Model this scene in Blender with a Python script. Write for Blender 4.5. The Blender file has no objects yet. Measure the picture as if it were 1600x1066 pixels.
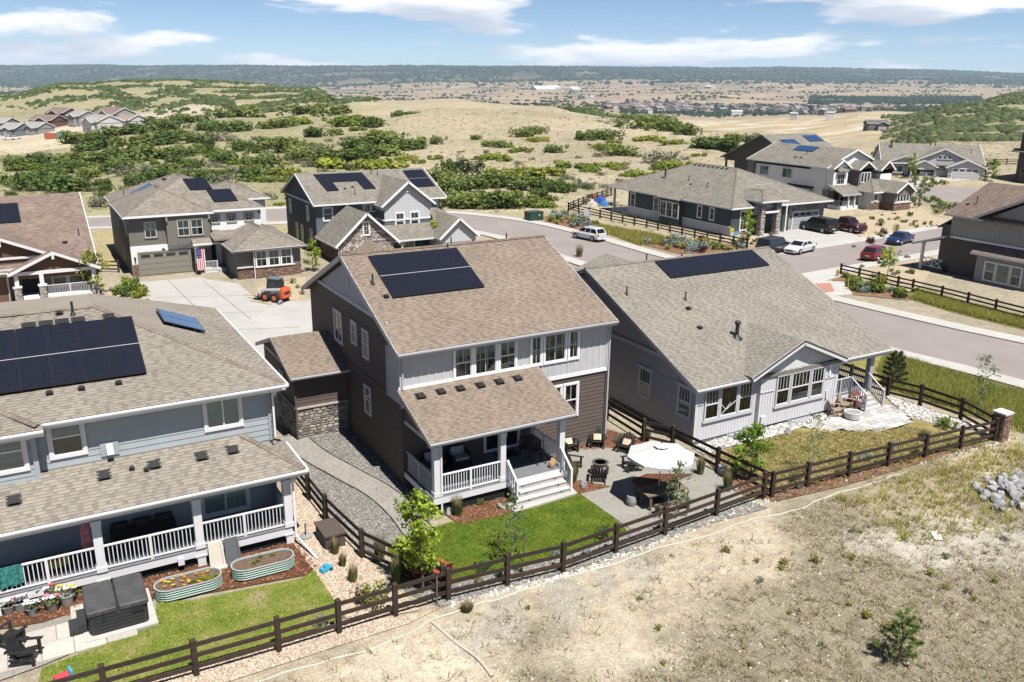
import bpy, math, random, bisect
import numpy as np
from mathutils import Vector, Matrix
random.seed(7)
RNG = np.random.default_rng(11)
SC = bpy.context.scene
COL = SC.collection
# ------------------------------------------------------------------ camera, sky, sun, exposure
CAM = np.array([0.0, 0.0, 18.0])
FPX, PITCH, ROLL, AZ = 1348.4, math.radians(16.967), math.radians(0.6155), math.radians(30.025)
FW2 = np.array([math.sin(AZ), math.cos(AZ)])          # horizontal view direction
RT2 = np.array([math.cos(AZ), -math.sin(AZ)])
def cam_axes():
    f = np.array([0, math.cos(PITCH), -math.sin(PITCH)]); rt = np.array([1.0, 0, 0]); dn = np.cross(f, rt)
    m = np.array([rt, dn, f]); c, s = math.cos(ROLL), math.sin(ROLL)
    m = np.array([[c, -s, 0], [s, c, 0], [0, 0, 1]]) @ m
    b = np.array([[math.cos(AZ), -math.sin(AZ), 0], [math.sin(AZ), math.cos(AZ), 0], [0, 0, 1]])
    return m @ b
MC = cam_axes()
cam_d = bpy.data.cameras.new('camera'); cam = bpy.data.objects.new('camera', cam_d); COL.objects.link(cam)
cam_d.sensor_width = 36.0; cam_d.lens = FPX / 1600 * 36.0; cam_d.clip_start = 0.5; cam_d.clip_end = 30000
r_, d_, f_ = MC
cam.matrix_world = Matrix(((r_[0], -d_[0], -f_[0], CAM[0]), (r_[1], -d_[1], -f_[1], CAM[1]), (r_[2], -d_[2], -f_[2], CAM[2]), (0, 0, 0, 1)))
SC.camera = cam
SUN_EL, SUN_SX = math.radians(64), 0.06
sun_h = Vector((SUN_SX, -1.0, 0)).normalized() * math.cos(SUN_EL)
SUN_DIR = Vector((sun_h.x, sun_h.y, math.sin(SUN_EL)))
sl = bpy.data.lights.new('sun', 'SUN'); sl.energy = 5.0; sl.angle = math.radians(0.53); sl.color = (1.0, 0.955, 0.88)
so = bpy.data.objects.new('sun', sl); COL.objects.link(so); so.location = (0, -40, 90)
so.rotation_euler = SUN_DIR.to_track_quat('Z', 'Y').to_euler()
world = bpy.data.worlds.new('World'); SC.world = world; world.use_nodes = True
SC.view_settings.view_transform = 'Standard'; SC.view_settings.look = 'None'
SC.view_settings.gamma = 1.0; SC.view_settings.use_curve_mapping = False
SC.view_settings.exposure = 1.0
SC.cycles.use_denoising = True
SC.cycles.max_bounces = 6; SC.cycles.diffuse_bounces = 1; SC.cycles.transparent_max_bounces = 12
SC.cycles.volume_bounces = 0
def build_world():
    nt = world.node_tree; nt.nodes.clear(); N = nt.nodes.new; L = nt.links.new
    out = N('ShaderNodeOutputWorld'); bg = N('ShaderNodeBackground'); L(bg.outputs[0], out.inputs[0])
    sky = N('ShaderNodeTexSky'); sky.sky_type = 'NISHITA'; sky.sun_disc = False
    sky.sun_elevation = SUN_EL; sky.sun_rotation = math.radians(180); sky.altitude = 1900; sky.air_density = 0.7; sky.dust_density = 0.15; sky.ozone_density = 3.0
    tc = N('ShaderNodeTexCoord')
    sep = N('ShaderNodeSeparateXYZ'); L(tc.outputs['Generated'], sep.inputs[0])
    def mth(op, a, b=None, c=None):
        n = N('ShaderNodeMath'); n.operation = op
        for i, v in enumerate((a, b, c)):
            if v is None: continue
            if isinstance(v, (int, float)): n.inputs[i].default_value = v
            else: L(v, n.inputs[i])
        return n.outputs[0]
    def cloud(dz, detail):
        mp = N('ShaderNodeMapping'); mp.inputs['Location'].default_value = (CLOUD_OFF[0], CLOUD_OFF[1], CLOUD_OFF[2] + dz); mp.inputs['Scale'].default_value = (1, 1, 5.2); L(tc.outputs['Generated'], mp.inputs[0])
        n1 = N('ShaderNodeTexNoise'); n1.inputs['Scale'].default_value = 4.2; n1.inputs['Detail'].default_value = detail; n1.inputs['Roughness'].default_value = .56; n1.inputs['Distortion'].default_value = .15; L(mp.outputs[0], n1.inputs['Vector']); return n1.outputs[0]
    def mrange(v, a, b, lo=0.0, hi=1.0):
        n = N('ShaderNodeMapRange'); n.interpolation_type = 'SMOOTHSTEP'; L(v, n.inputs[0]); n.inputs[1].default_value = a; n.inputs[2].default_value = b; n.inputs[3].default_value = lo; n.inputs[4].default_value = hi; return n.outputs[0]
    thin = mth('MULTIPLY', sep.outputs[2], -.10)                      # fewer clouds towards the zenith
    cov = mrange(mth('ADD', cloud(0, 10), thin), .51, .595)
    under = mrange(cloud(.10, 5), .46, .66)                           # cloud above = shaded base
    ccol = N('ShaderNodeMixRGB'); L(under, ccol.inputs[0]); ccol.inputs[1].default_value = tuple(CLOUD_B * k for k in (1, 1, 1.02)) + (1,); ccol.inputs[2].default_value = tuple(CLOUD_B * k for k in (.58, .64, .75)) + (1,)
    r3 = ccol
    mix = N('ShaderNodeMixRGB'); L(cov, mix.inputs[0]); L(sky.outputs[0], mix.inputs[1]); L(r3.outputs[0], mix.inputs[2])
    L(mix.outputs[0], bg.inputs[0]); bg.inputs[1].default_value = SKY_STR
CLOUD_OFF = (7.7, 3.3, 0.0); CLOUD_B = 10.0; SKY_STR = 0.055; HAZE = 5.5e-5
build_world()
# ------------------------------------------------------------------ helpers
def ray(x, y):
    d = MC.T @ np.array([x - 800, y - 533, FPX]); return d / np.linalg.norm(d)
def at(x, y, z=0.0):
    d = ray(x, y); t = (z - CAM[2]) / d[2]; return CAM + t * d
def onplane(x, y, p0, n):
    d = ray(x, y); n = np.array(n, float); t = np.dot(np.array(p0) - CAM, n) / np.dot(d, n); return CAM + t * d
def sstep(a, b, x):
    t = np.clip((np.asarray(x, float) - a) / (b - a), 0, 1); return t * t * (3 - 2 * t)
FAR=[
 (-0.7846,[(110,-1.5),(150,-3.0),(300,-9.0),(420,-8.0),(560,4.0),(700,8.0),(1300,-50.0),(1900,-23.8),(2500,-37.0),(3500,-54.2),(4500,-68.7),(5500,-70.0),(6500,-39.9),(7500,38.6),(8500,51.2),(9500,55.1),(11000,-4.9),(14000,-154.9)]),
 (-0.5710,[(112,-1.5),(150,-2.5),(300,-8.5),(400,-9.4),(500,-5.7),(600,2.0),(680,2.2),(1300,-50.0),(1900,-26.1),(2500,-40.1),(3500,-57.3),(4500,-71.1),(5500,-59.9),(6500,-25.1),(7500,57.3),(8500,72.6),(9500,79.0),(11000,19.0),(14000,-131.0)]),
 (-0.4999,[(112,-1.5),(150,-2.2),(270,-6.6),(395,-7.4),(480,-3.8),(650,9.2),(720,9.7),(1300,-50.0),(1900,-26.4),(2500,-40.4),(3500,-56.2),(4500,-67.8),(5500,-54.8),(6500,-15.6),(7500,63.0),(8500,76.6),(9500,83.5),(11000,23.5),(14000,-126.5)]),
 (-0.4288,[(112,-1.5),(170,-2.0),(240,-2.2),(330,-2.5),(420,-1.9),(480,-0.1),(760,11.9),(830,12.2),(1400,-50.0),(1900,-26.6),(2500,-40.7),(3500,-55.2),(4500,-64.5),(5500,-49.7),(6500,-6.1),(7500,68.8),(8500,80.6),(9500,88.0),(11000,28.0),(14000,-122.0)]),
 (-0.3506,[(112,-1.5),(160,-0.4),(220,-0.9),(300,-0.4),(380,0.0),(470,3.0),(780,11.8),(850,11.8),(1400,-50.0),(1900,-26.9),(2500,-41.0),(3500,-54.0),(4500,-60.8),(5500,-44.1),(6500,4.4),(7500,75.1),(8500,85.0),(9500,92.9),(11000,32.9),(14000,-117.1)]),
 (-0.2867,[(112,-1.5),(150,0.1),(200,-0.1),(270,0.1),(350,0.7),(430,1.9),(750,9.5),(840,10.7),(1400,-50.0),(1900,-27.1),(2500,-41.3),(3500,-53.0),(4500,-57.8),(5500,-39.6),(6500,13.0),(7500,80.3),(8500,88.6),(9500,96.9),(11000,36.9),(14000,-113.1)]),
 (-0.2227,[(112,-1.5),(150,0.4),(200,-0.4),(280,1.0),(360,3.5),(420,4.5),(700,6.7),(760,7.3),(1300,-50.0),(1900,-30.5),(2500,-45.8),(3500,-53.9),(4500,-52.8),(5500,-33.3),(6500,29.6),(7500,82.8),(8500,91.6),(9500,100.3),(11000,40.3),(14000,-109.7)]),
 (-0.1730,[(112,-1.5),(190,-0.4),(290,1.8),(380,6.6),(420,7.1),(600,-8.0),(1100,-45.0),(1900,-33.2),(2500,-49.4),(3500,-54.6),(4500,-48.9),(5500,-28.5),(6500,42.5),(7500,84.7),(8500,93.9),(9500,102.8),(11000,42.8),(14000,-107.2)]),
 (-0.0737,[(112,-1.5),(180,-0.3),(236,2.4),(300,5.7),(370,8.5),(410,8.3),(600,-8.0),(1000,-40.0),(1900,-36.6),(2500,-50.8),(3500,-52.3),(4500,-39.7),(5500,-9.7),(6500,65.5),(7500,93.9),(8500,104.3),(9500,114.4),(11000,54.4),(14000,-95.6)]),
 (0.0328,[(112,-1.5),(195,0.3),(270,3.5),(320,6.2),(350,7.0),(380,6.6),(600,-20.0),(1000,-42.0),(1900,-38.4),(2500,-48.4),(3500,-47.6),(4500,-30.9),(5500,6.4),(6500,74.4),(7500,100.8),(8500,112.1),(9500,123.1),(11000,63.1),(14000,-86.9)]),
 (0.1391,[(112,-1.5),(150,-1.6),(200,0.4),(250,2.2),(300,4.3),(330,4.1),(480,-18.0),(900,-24.3),(1900,-44.2),(2500,-44.4),(3500,-35.5),(4500,-20.3),(5500,10.1),(6500,57.5),(7500,95.5),(8500,115.2),(9500,127.0),(11000,67.0),(14000,-83.0)]),
 (0.2241,[(112,-1.5),(150,-1.5),(200,1.4),(240,2.4),(270,2.5),(310,0.9),(460,-22.0),(850,-24.1),(1900,-49.3),(2500,-42.3),(3500,-25.6),(4500,-11.6),(5500,14.0),(6500,47.4),(7500,91.3),(8500,120.1),(9500,133.1),(11000,73.1),(14000,-76.9)]),
 (0.3162,[(112,-1.5),(160,-1.6),(230,-3.0),(300,-8.0),(420,-18.0),(650,-18.1),(850,-20.3),(1900,-44.9),(2500,-43.2),(3500,-26.9),(4500,-11.3),(5500,16.7),(6500,48.9),(7500,90.9),(8500,123.4),(9500,137.8),(11000,77.8),(14000,-72.2)]),
 (0.4082,[(112,-1.5),(190,-1.6),(260,-4.0),(360,-12.0),(450,-9.1),(560,-12.2),(700,-11.0),(850,-11.3),(1900,-39.3),(2500,-39.4),(3500,-29.2),(4500,-11.9),(5500,19.0),(6500,47.9),(7500,85.6),(8500,119.7),(9500,134.9),(11000,74.9),(14000,-75.1)]),
 (0.4931,[(112,-1.5),(180,-1.6),(205,0.7),(265,0.4),(320,-1.7),(420,-2.5),(600,2.0),(660,2.3),(900,-20.0),(1900,-35.2),(2500,-34.8),(3500,-28.7),(4500,-12.3),(5500,17.1),(6500,42.2),(7500,75.0),(8500,110.1),(9500,125.7),(11000,65.7),(14000,-84.3)]),
 (0.5639,[(112,-1.5),(180,-1.6),(215,1.0),(265,0.0),(320,-1.4),(420,-0.4),(600,9.9),(680,10.7),(1000,0.0),(1900,-33.8),(2500,-32.9),(3500,-24.5),(4500,-12.1),(5500,11.2),(6500,33.5),(7500,62.9),(8500,99.5),(9500,115.5),(11000,55.5),(14000,-94.5)]),
 (0.7759,[(112,-1.5),(180,-1.6),(265,-2.0),(420,2.0),(600,25.0),(700,28.0),(1100,5.0),(1900,-29.6),(2500,-27.4),(3500,-16.8),(4500,-5.3),(5500,15.7),(6500,35.9),(7500,62.3),(8500,95.1),(9500,110.5),(11000,50.5),(14000,-99.5)]),
]

FT = np.array([c[0] for c in FAR])
_hs = np.random.default_rng(5)
_hw = [(_hs.uniform(0, 6.28), _hs.uniform(0, 6.28), _hs.uniform(0, 6.28)) for _ in range(24)]
def bumps(x, y, lam, k0):
    s = 0
    for i in range(5):
        a, p, q = _hw[(k0 + i) % 24]
        s = s + np.sin((x * np.cos(a) + y * np.sin(a)) * 6.283 / (lam * (0.7 + .2 * i)) + p)
    return s / 5
def gz(x, y):
    x = np.asarray(x, float); y = np.asarray(y, float)
    d = x * FW2[0] + y * FW2[1]; l = x * RT2[0] + y * RT2[1]
    near = -1.5 * np.maximum(sstep(36, 60, y), sstep(44, 56.5, x))
    near = near + 0.35 * np.exp(-((x - 12) ** 2 / 14 + (y - 41) ** 2 / 40))
    fld = sstep(23.2, 21.0, y)
    near = near + fld * (0.10 * bumps(x, y, 7, 3) + 0.06 * bumps(x, y, 3, 9) - 0.15 * sstep(22, 10, y))
    dd = np.clip(d, 105, 13999); t = l / np.maximum(d, 100)
    tc_ = np.clip(t, FT[0], FT[-1])
    zs = np.stack([np.interp(dd, [p[0] for p in c[1]], [p[1] for p in c[1]]) for c in FAR])
    i = np.clip(np.searchsorted(FT, tc_) - 1, 0, len(FT) - 2)
    w = (tc_ - FT[i]) / (FT[i + 1] - FT[i]); w = w * w * (3 - 2 * w)
    i2 = i[None] if i.ndim else np.array([i])[None]
    if zs.ndim == 1: far = zs[i] * (1 - w) + zs[i + 1] * w
    else: far = np.take_along_axis(zs, i[None], 0)[0] * (1 - w) + np.take_along_axis(zs, i[None] + 1, 0)[0] * w
    amp = sstep(125, 220, d)
    far = far + amp * (0.5 * bumps(x, y, 45, 1) * sstep(5000, 300, d) + sstep(300, 900, d) * 1.8 * bumps(x, y, 130, 7) * sstep(9000, 2000, d) + sstep(3500, 6000, d) * 13 * bumps(x, y, 900, 13))
    return near * (1 - sstep(104, 120, d)) + far * sstep(104, 120, d)
def _ss(a, b, x):
    t = (x - a) / (b - a); t = 0.0 if t < 0 else (1.0 if t > 1 else t); return t * t * (3 - 2 * t)
_FD = [([p[0] for p in c[1]], [p[1] for p in c[1]]) for c in FAR]; _FTL = [c[0] for c in FAR]
def g1(x, y):
    """gz for one point (quicker than the array form)"""
    d = x * FW2[0] + y * FW2[1]
    if d > 104: return float(gz(x, y)) if d < 121 else _g1far(x, y, d)
    z = -1.5 * max(_ss(36, 60, y), _ss(44, 56.5, x)) + 0.35 * math.exp(-((x - 12) ** 2 / 14 + (y - 41) ** 2 / 40))
    f = _ss(23.2, 21.0, y) if y < 23.2 else 0.0
    if f: z += f * (0.10 * float(bumps(x, y, 7, 3)) + 0.06 * float(bumps(x, y, 3, 9)) - 0.15 * _ss(22, 10, y))
    return z
def _interp(d, xs, ys):
    k = min(max(bisect.bisect(xs, d), 1), len(xs) - 1); w = (d - xs[k - 1]) / (xs[k] - xs[k - 1]); w = min(max(w, 0), 1); return ys[k - 1] * (1 - w) + ys[k] * w
def _g1far(x, y, d):
    l = x * RT2[0] + y * RT2[1]; t = min(max(l / d, _FTL[0]), _FTL[-1]); i = min(max(bisect.bisect(_FTL, t) - 1, 0), len(_FTL) - 2)
    w = (t - _FTL[i]) / (_FTL[i + 1] - _FTL[i]); w = w * w * (3 - 2 * w)
    z = _interp(d, *_FD[i]) * (1 - w) + _interp(d, *_FD[i + 1]) * w
    return z + _ss(125, 220, d) * (0.5 * float(bumps(x, y, 45, 1)) * _ss(5000, 300, d) + _ss(300, 900, d) * 1.8 * float(bumps(x, y, 130, 7)) * _ss(9000, 2000, d) + _ss(3500, 6000, d) * 13 * float(bumps(x, y, 900, 13)))
def gat(px, py, dmax=9000):
    """ground point seen at a pixel of the photograph"""
    d = ray(px, py); t = max(5.0, 15.0 / max(-d[2], 1e-3)) if -d[2] > .02 else 60.0; prev = t
    if -d[2] > .12: t = max(5.0, 17.0 / -d[2]); prev = t * .9
    while t < dmax:
        p = CAM + d * t
        if p[2] < g1(p[0], p[1]):
            a, b = prev, t
            for _ in range(24):
                m = (a + b) / 2; p = CAM + d * m
                if p[2] < g1(p[0], p[1]): b = m
                else: a = m
            return CAM + d * b
        prev = t; t *= 1.012
    return CAM + d * dmax
# ---- materials
MATS = {}
ALB = 0.78   # every base colour is stated for a bright day and scaled once here
def mat(name, col=(.5, .5, .5), rough=.7, spec=.3, metal=0, tint=0, noise=None, bump=None, uv=None, coat=0):
    """principled material; tint = strength of the per-piece 'tint' attribute; noise=(scale, amount); bump=(scale, strength)"""
    if name in MATS: return MATS[name]
    m = bpy.data.materials.new(name); m.use_nodes = True; nt = m.node_tree; N = nt.nodes.new; L = nt.links.new
    b = nt.nodes['Principled BSDF']; b.inputs['Roughness'].default_value = rough; b.inputs['Metallic'].default_value = metal
    b.inputs['Specular IOR Level'].default_value = spec; b.inputs['Coat Weight'].default_value = coat
    rgb = N('ShaderNodeRGB'); rgb.outputs[0].default_value = (*[k * ALB for k in col], 1); cur = rgb.outputs[0]
    def mul(cur, fac):
        mx = N('ShaderNodeVectorMath'); mx.operation = 'SCALE'; L(cur, mx.inputs[0]); L(fac, mx.inputs['Scale']); return mx.outputs[0]
    if tint:
        at_ = N('ShaderNodeAttribute'); at_.attribute_name = 'tint'
        mr = N('ShaderNodeMapRange'); L(at_.outputs['Fac'], mr.inputs[0]); mr.inputs[3].default_value = 1 - tint; mr.inputs[4].default_value = 1 + tint
        cur = mul(cur, mr.outputs[0])
    tc = N('ShaderNodeTexCoord')
    if noise:
        n = N('ShaderNodeTexNoise'); n.inputs['Scale'].default_value = noise[0]; n.inputs['Detail'].default_value = 5; L(tc.outputs['Object'], n.inputs['Vector'])
        mr = N('ShaderNodeMapRange'); L(n.outputs[0], mr.inputs[0]); mr.inputs[1].default_value = .3; mr.inputs[2].default_value = .7; mr.inputs[3].default_value = 1 - noise[1]; mr.inputs[4].default_value = 1 + noise[1]
        cur = mul(cur, mr.outputs[0])
    if bump:
        n = N('ShaderNodeTexNoise'); n.inputs['Scale'].default_value = bump[0]; n.inputs['Detail'].default_value = 4; L(tc.outputs['Object'], n.inputs['Vector'])
        bp = N('ShaderNodeBump'); bp.inputs['Strength'].default_value = bump[1]; bp.inputs['Distance'].default_value = .03; L(n.outputs[0], bp.inputs['Height']); L(bp.outputs[0], b.inputs['Normal'])
    L(cur, b.inputs['Base Color'])
    MATS[name] = m; return m
def nodes_of(m):
    nt = m.node_tree; return nt, nt.nodes.new, nt.links.new, nt.nodes['Principled BSDF']
def ramp(N, L, src, stops):
    r = N('ShaderNodeValToRGB'); e = r.color_ramp.elements
    while len(e) < len(stops): e.new(0.5)
    for k, (p, c) in enumerate(stops): e[k].position = p; e[k].color = (*c, 1)
    L(src, r.inputs[0]); return r.outputs[0]
def noise(N, L, vec, scale, detail=5, rough=.55, dist=0):
    n = N('ShaderNodeTexNoise'); n.inputs['Scale'].default_value = scale; n.inputs['Detail'].default_value = detail
    n.inputs['Roughness'].default_value = rough; n.inputs['Distortion'].default_value = dist; L(vec, n.inputs['Vector']); return n.outputs[0]
def mixc(N, L, f, a, b):
    m = N('ShaderNodeMixRGB')
    for i, v in enumerate((f, a, b)):
        if isinstance(v, (int, float)): m.inputs[i].default_value = v
        elif isinstance(v, tuple): m.inputs[i].default_value = (*v, 1)
        else: L(v, m.inputs[i])
    return m.outputs[0]
# ---- things, parts
BASE = {}
def put(o, label=None, cat=None, group=None, kind=None):
    if label: o['label'] = label
    if cat: o['category'] = cat
    if group: o['group'] = group
    if kind: o['kind'] = kind
    return o
def thing(name, label, cat, base=(0, 0, 0), group=None, rot=0.0, local=False):
    """Empty at a thing's base. local=False: its parts are given in world metres; local=True: in the thing's own frame"""
    o = bpy.data.objects.new(name, None); COL.objects.link(o); o.location = base; o.rotation_euler = (0, 0, rot); o.empty_display_size = .2
    put(o, label, cat, group)
    BASE[o.name] = np.zeros(3) if local else np.array(base, float); return o
class MB:
    def __init__(s): s.v = []; s.f = []; s.t = []; s.m = []
    def add(s, pts, faces, tint=.5, mi=0):
        n = len(s.v); s.v += [tuple(map(float, p)) for p in pts]
        for f in faces: s.f.append(tuple(n + i for i in f)); s.t.append(tint); s.m.append(mi)
    def poly(s, pts, tint=.5, mi=0): s.add(pts, [tuple(range(len(pts)))], tint, mi); return s
    def hexa(s, a, b, tint=.5, mi=0):
        """8 corners: a = 4 points of one end, b = the other"""
        s.add(list(a) + list(b), [(3, 2, 1, 0), (4, 5, 6, 7), (0, 1, 5, 4), (1, 2, 6, 5), (2, 3, 7, 6), (3, 0, 4, 7)], tint, mi); return s
    def box(s, x0, y0, z0, x1, y1, z1, tint=.5, mi=0):
        x0, x1 = min(x0, x1), max(x0, x1); y0, y1 = min(y0, y1), max(y0, y1); z0, z1 = min(z0, z1), max(z0, z1)
        return s.hexa([(x0, y0, z0), (x1, y0, z0), (x1, y1, z0), (x0, y1, z0)], [(x0, y0, z1), (x1, y0, z1), (x1, y1, z1), (x0, y1, z1)], tint, mi)
    def cbox(s, c, sz, rz=0, tint=.5, mi=0, top=1.0):
        """box with its base centre at c, turned by rz, top scaled"""
        ca, sa = math.cos(rz), math.sin(rz); hx, hy = sz[0] / 2, sz[1] / 2
        q = lambda u, v, z: (c[0] + u * ca - v * sa, c[1] + u * sa + v * ca, c[2] + z)
        return s.hexa([q(-hx, -hy, 0), q(hx, -hy, 0), q(hx, hy, 0), q(-hx, hy, 0)], [q(-hx * top, -hy * top, sz[2]), q(hx * top, -hy * top, sz[2]), q(hx * top, hy * top, sz[2]), q(-hx * top, hy * top, sz[2])], tint, mi)
    def beam(s, p, q, w, h, up=(0, 0, 1), tint=.5, mi=0):
        p, q = np.array(p, float), np.array(q, float); d = q - p; L = np.linalg.norm(d); d = d / max(L, 1e-9)
        u = np.array(up, float); sd = np.cross(d, u); n = np.linalg.norm(sd)
        if n < 1e-6: sd = np.array([1., 0, 0])
        else: sd = sd / n
        u = np.cross(sd, d); a = [p + sd * x * w / 2 + u * z * h / 2 for x, z in ((-1, -1), (1, -1), (1, 1), (-1, 1))]
        return s.hexa([tuple(k) for k in a], [tuple(k + d * L) for k in a], tint, mi)
    def tube(s, p, q, r0, r1=None, n=8, cap=True, tint=.5, mi=0):
        r1 = r0 if r1 is None else r1; p, q = np.array(p, float), np.array(q, float); d = q - p; d = d / max(np.linalg.norm(d), 1e-9)
        a = np.array([1., 0, 0]) if abs(d[0]) < .9 else np.array([0, 1., 0]); u = np.cross(d, a); u /= np.linalg.norm(u); w = np.cross(d, u)
        ring = [u * math.cos(6.2832 * k / n) + w * math.sin(6.2832 * k / n) for k in range(n)]
        pts = [p + r * r0 for r in ring] + [q + r * r1 for r in ring]
        fs = [(k, (k + 1) % n, n + (k + 1) % n, n + k) for k in range(n)]
        if cap: fs += [tuple(range(n - 1, -1, -1)), tuple(range(n, 2 * n))]
        s.add(pts, fs, tint, mi); return s
    def prism(s, prof, axis, a, b, tint=.5, mi=0):
        """extrude a closed 2-D profile along an axis (0: profile is y,z; 1: x,z; 2: x,y)"""
        def P(p, t): return (t, p[0], p[1]) if axis == 0 else ((p[0], t, p[1]) if axis == 1 else (p[0], p[1], t))
        n = len(prof); s.add([P(p, a) for p in prof] + [P(p, b) for p in prof], [tuple(range(n))[::-1], tuple(range(n, 2 * n))] + [(k, (k + 1) % n, n + (k + 1) % n, n + k) for k in range(n)], tint, mi); return s
    def lathe(s, c, prof, n=16, tint=.5, mi=0):
        """profile of (radius, z) about a vertical axis at c"""
        pts = [(c[0] + r * math.cos(6.2832 * k / n), c[1] + r * math.sin(6.2832 * k / n), c[2] + z) for r, z in prof for k in range(n)]
        fs = [(j * n + k, j * n + (k + 1) % n, (j + 1) * n + (k + 1) % n, (j + 1) * n + k) for j in range(len(prof) - 1) for k in range(n)]
        fs += [tuple(range(n))[::-1], tuple(range((len(prof) - 1) * n, len(prof) * n))]
        s.add(pts, fs, tint, mi); return s
    def mesh(s, name, mats, base=None, smooth=False):
        me = bpy.data.meshes.new(name); v = np.array(s.v, float).reshape(-1, 3)
        if base is not None: v = v - base
        me.from_pydata(v.tolist(), [], s.f)
        if isinstance(mats, (list, tuple)):
            for m in mats: me.materials.append(m)
            me.polygons.foreach_set('material_index', s.m)
        else: me.materials.append(mats)
        a = me.attributes.new('tint', 'FLOAT', 'FACE'); a.data.foreach_set('value', s.t)
        uv_auto(me)
        if smooth: me.polygons.foreach_set('use_smooth', [True] * len(me.polygons))
        me.update(); return me
    def build(s, name, mats, parent=None, smooth=False, kind=None, label=None):
        r = parent
        while r is not None and r.parent is not None: r = r.parent
        base = BASE.get(r.name) if r is not None else None
        me = s.mesh(name, mats, base, smooth); o = bpy.data.objects.new(name, me); COL.objects.link(o)
        if parent is not None: o.parent = parent
        if kind: o['kind'] = kind
        if label: o['label'] = label
        return o
def uv_auto(me):
    """UVs in metres: u along the horizontal in each face, v up its slope"""
    npol = len(me.polygons)
    if not npol: return
    nr = np.empty(npol * 3, np.float32); me.polygons.foreach_get('normal', nr); nr = nr.reshape(-1, 3)
    co = np.empty(len(me.vertices) * 3, np.float32); me.vertices.foreach_get('co', co); co = co.reshape(-1, 3)
    tot = np.empty(npol, np.int32); me.polygons.foreach_get('loop_total', tot)
    li = np.empty(len(me.loops), np.int32); me.loops.foreach_get('vertex_index', li)
    u = np.stack([-nr[:, 1], nr[:, 0], np.zeros(npol)], 1); ln = np.linalg.norm(u, axis=1); flat = ln < 1e-3
    u[flat] = (1, 0, 0); ln[flat] = 1; u = u / ln[:, None]; v = np.cross(nr, u)
    fi = np.repeat(np.arange(npol), tot); p = co[li]
    uv = np.stack([(p * u[fi]).sum(1), (p * v[fi]).sum(1)], 1).astype(np.float32)
    l = me.uv_layers.new(name='UVMap'); l.data.foreach_set('uv', uv.ravel())
def dup(o, parent=None):
    c = o.copy(); COL.objects.link(c)
    if parent is not None: c.parent = parent
    for ch in list(o.children): dup(ch, c)
    return c
def place(o, loc, rz=0.0, label=None, group=None, sc=1.0):
    o.location = tuple(map(float, loc)); o.rotation_euler = (0, 0, rz)
    if sc != 1.0: o.scale = (sc,) * 3 if isinstance(sc, (int, float)) else sc
    if label: o['label'] = label
    if group: o['group'] = group
    return o
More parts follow.
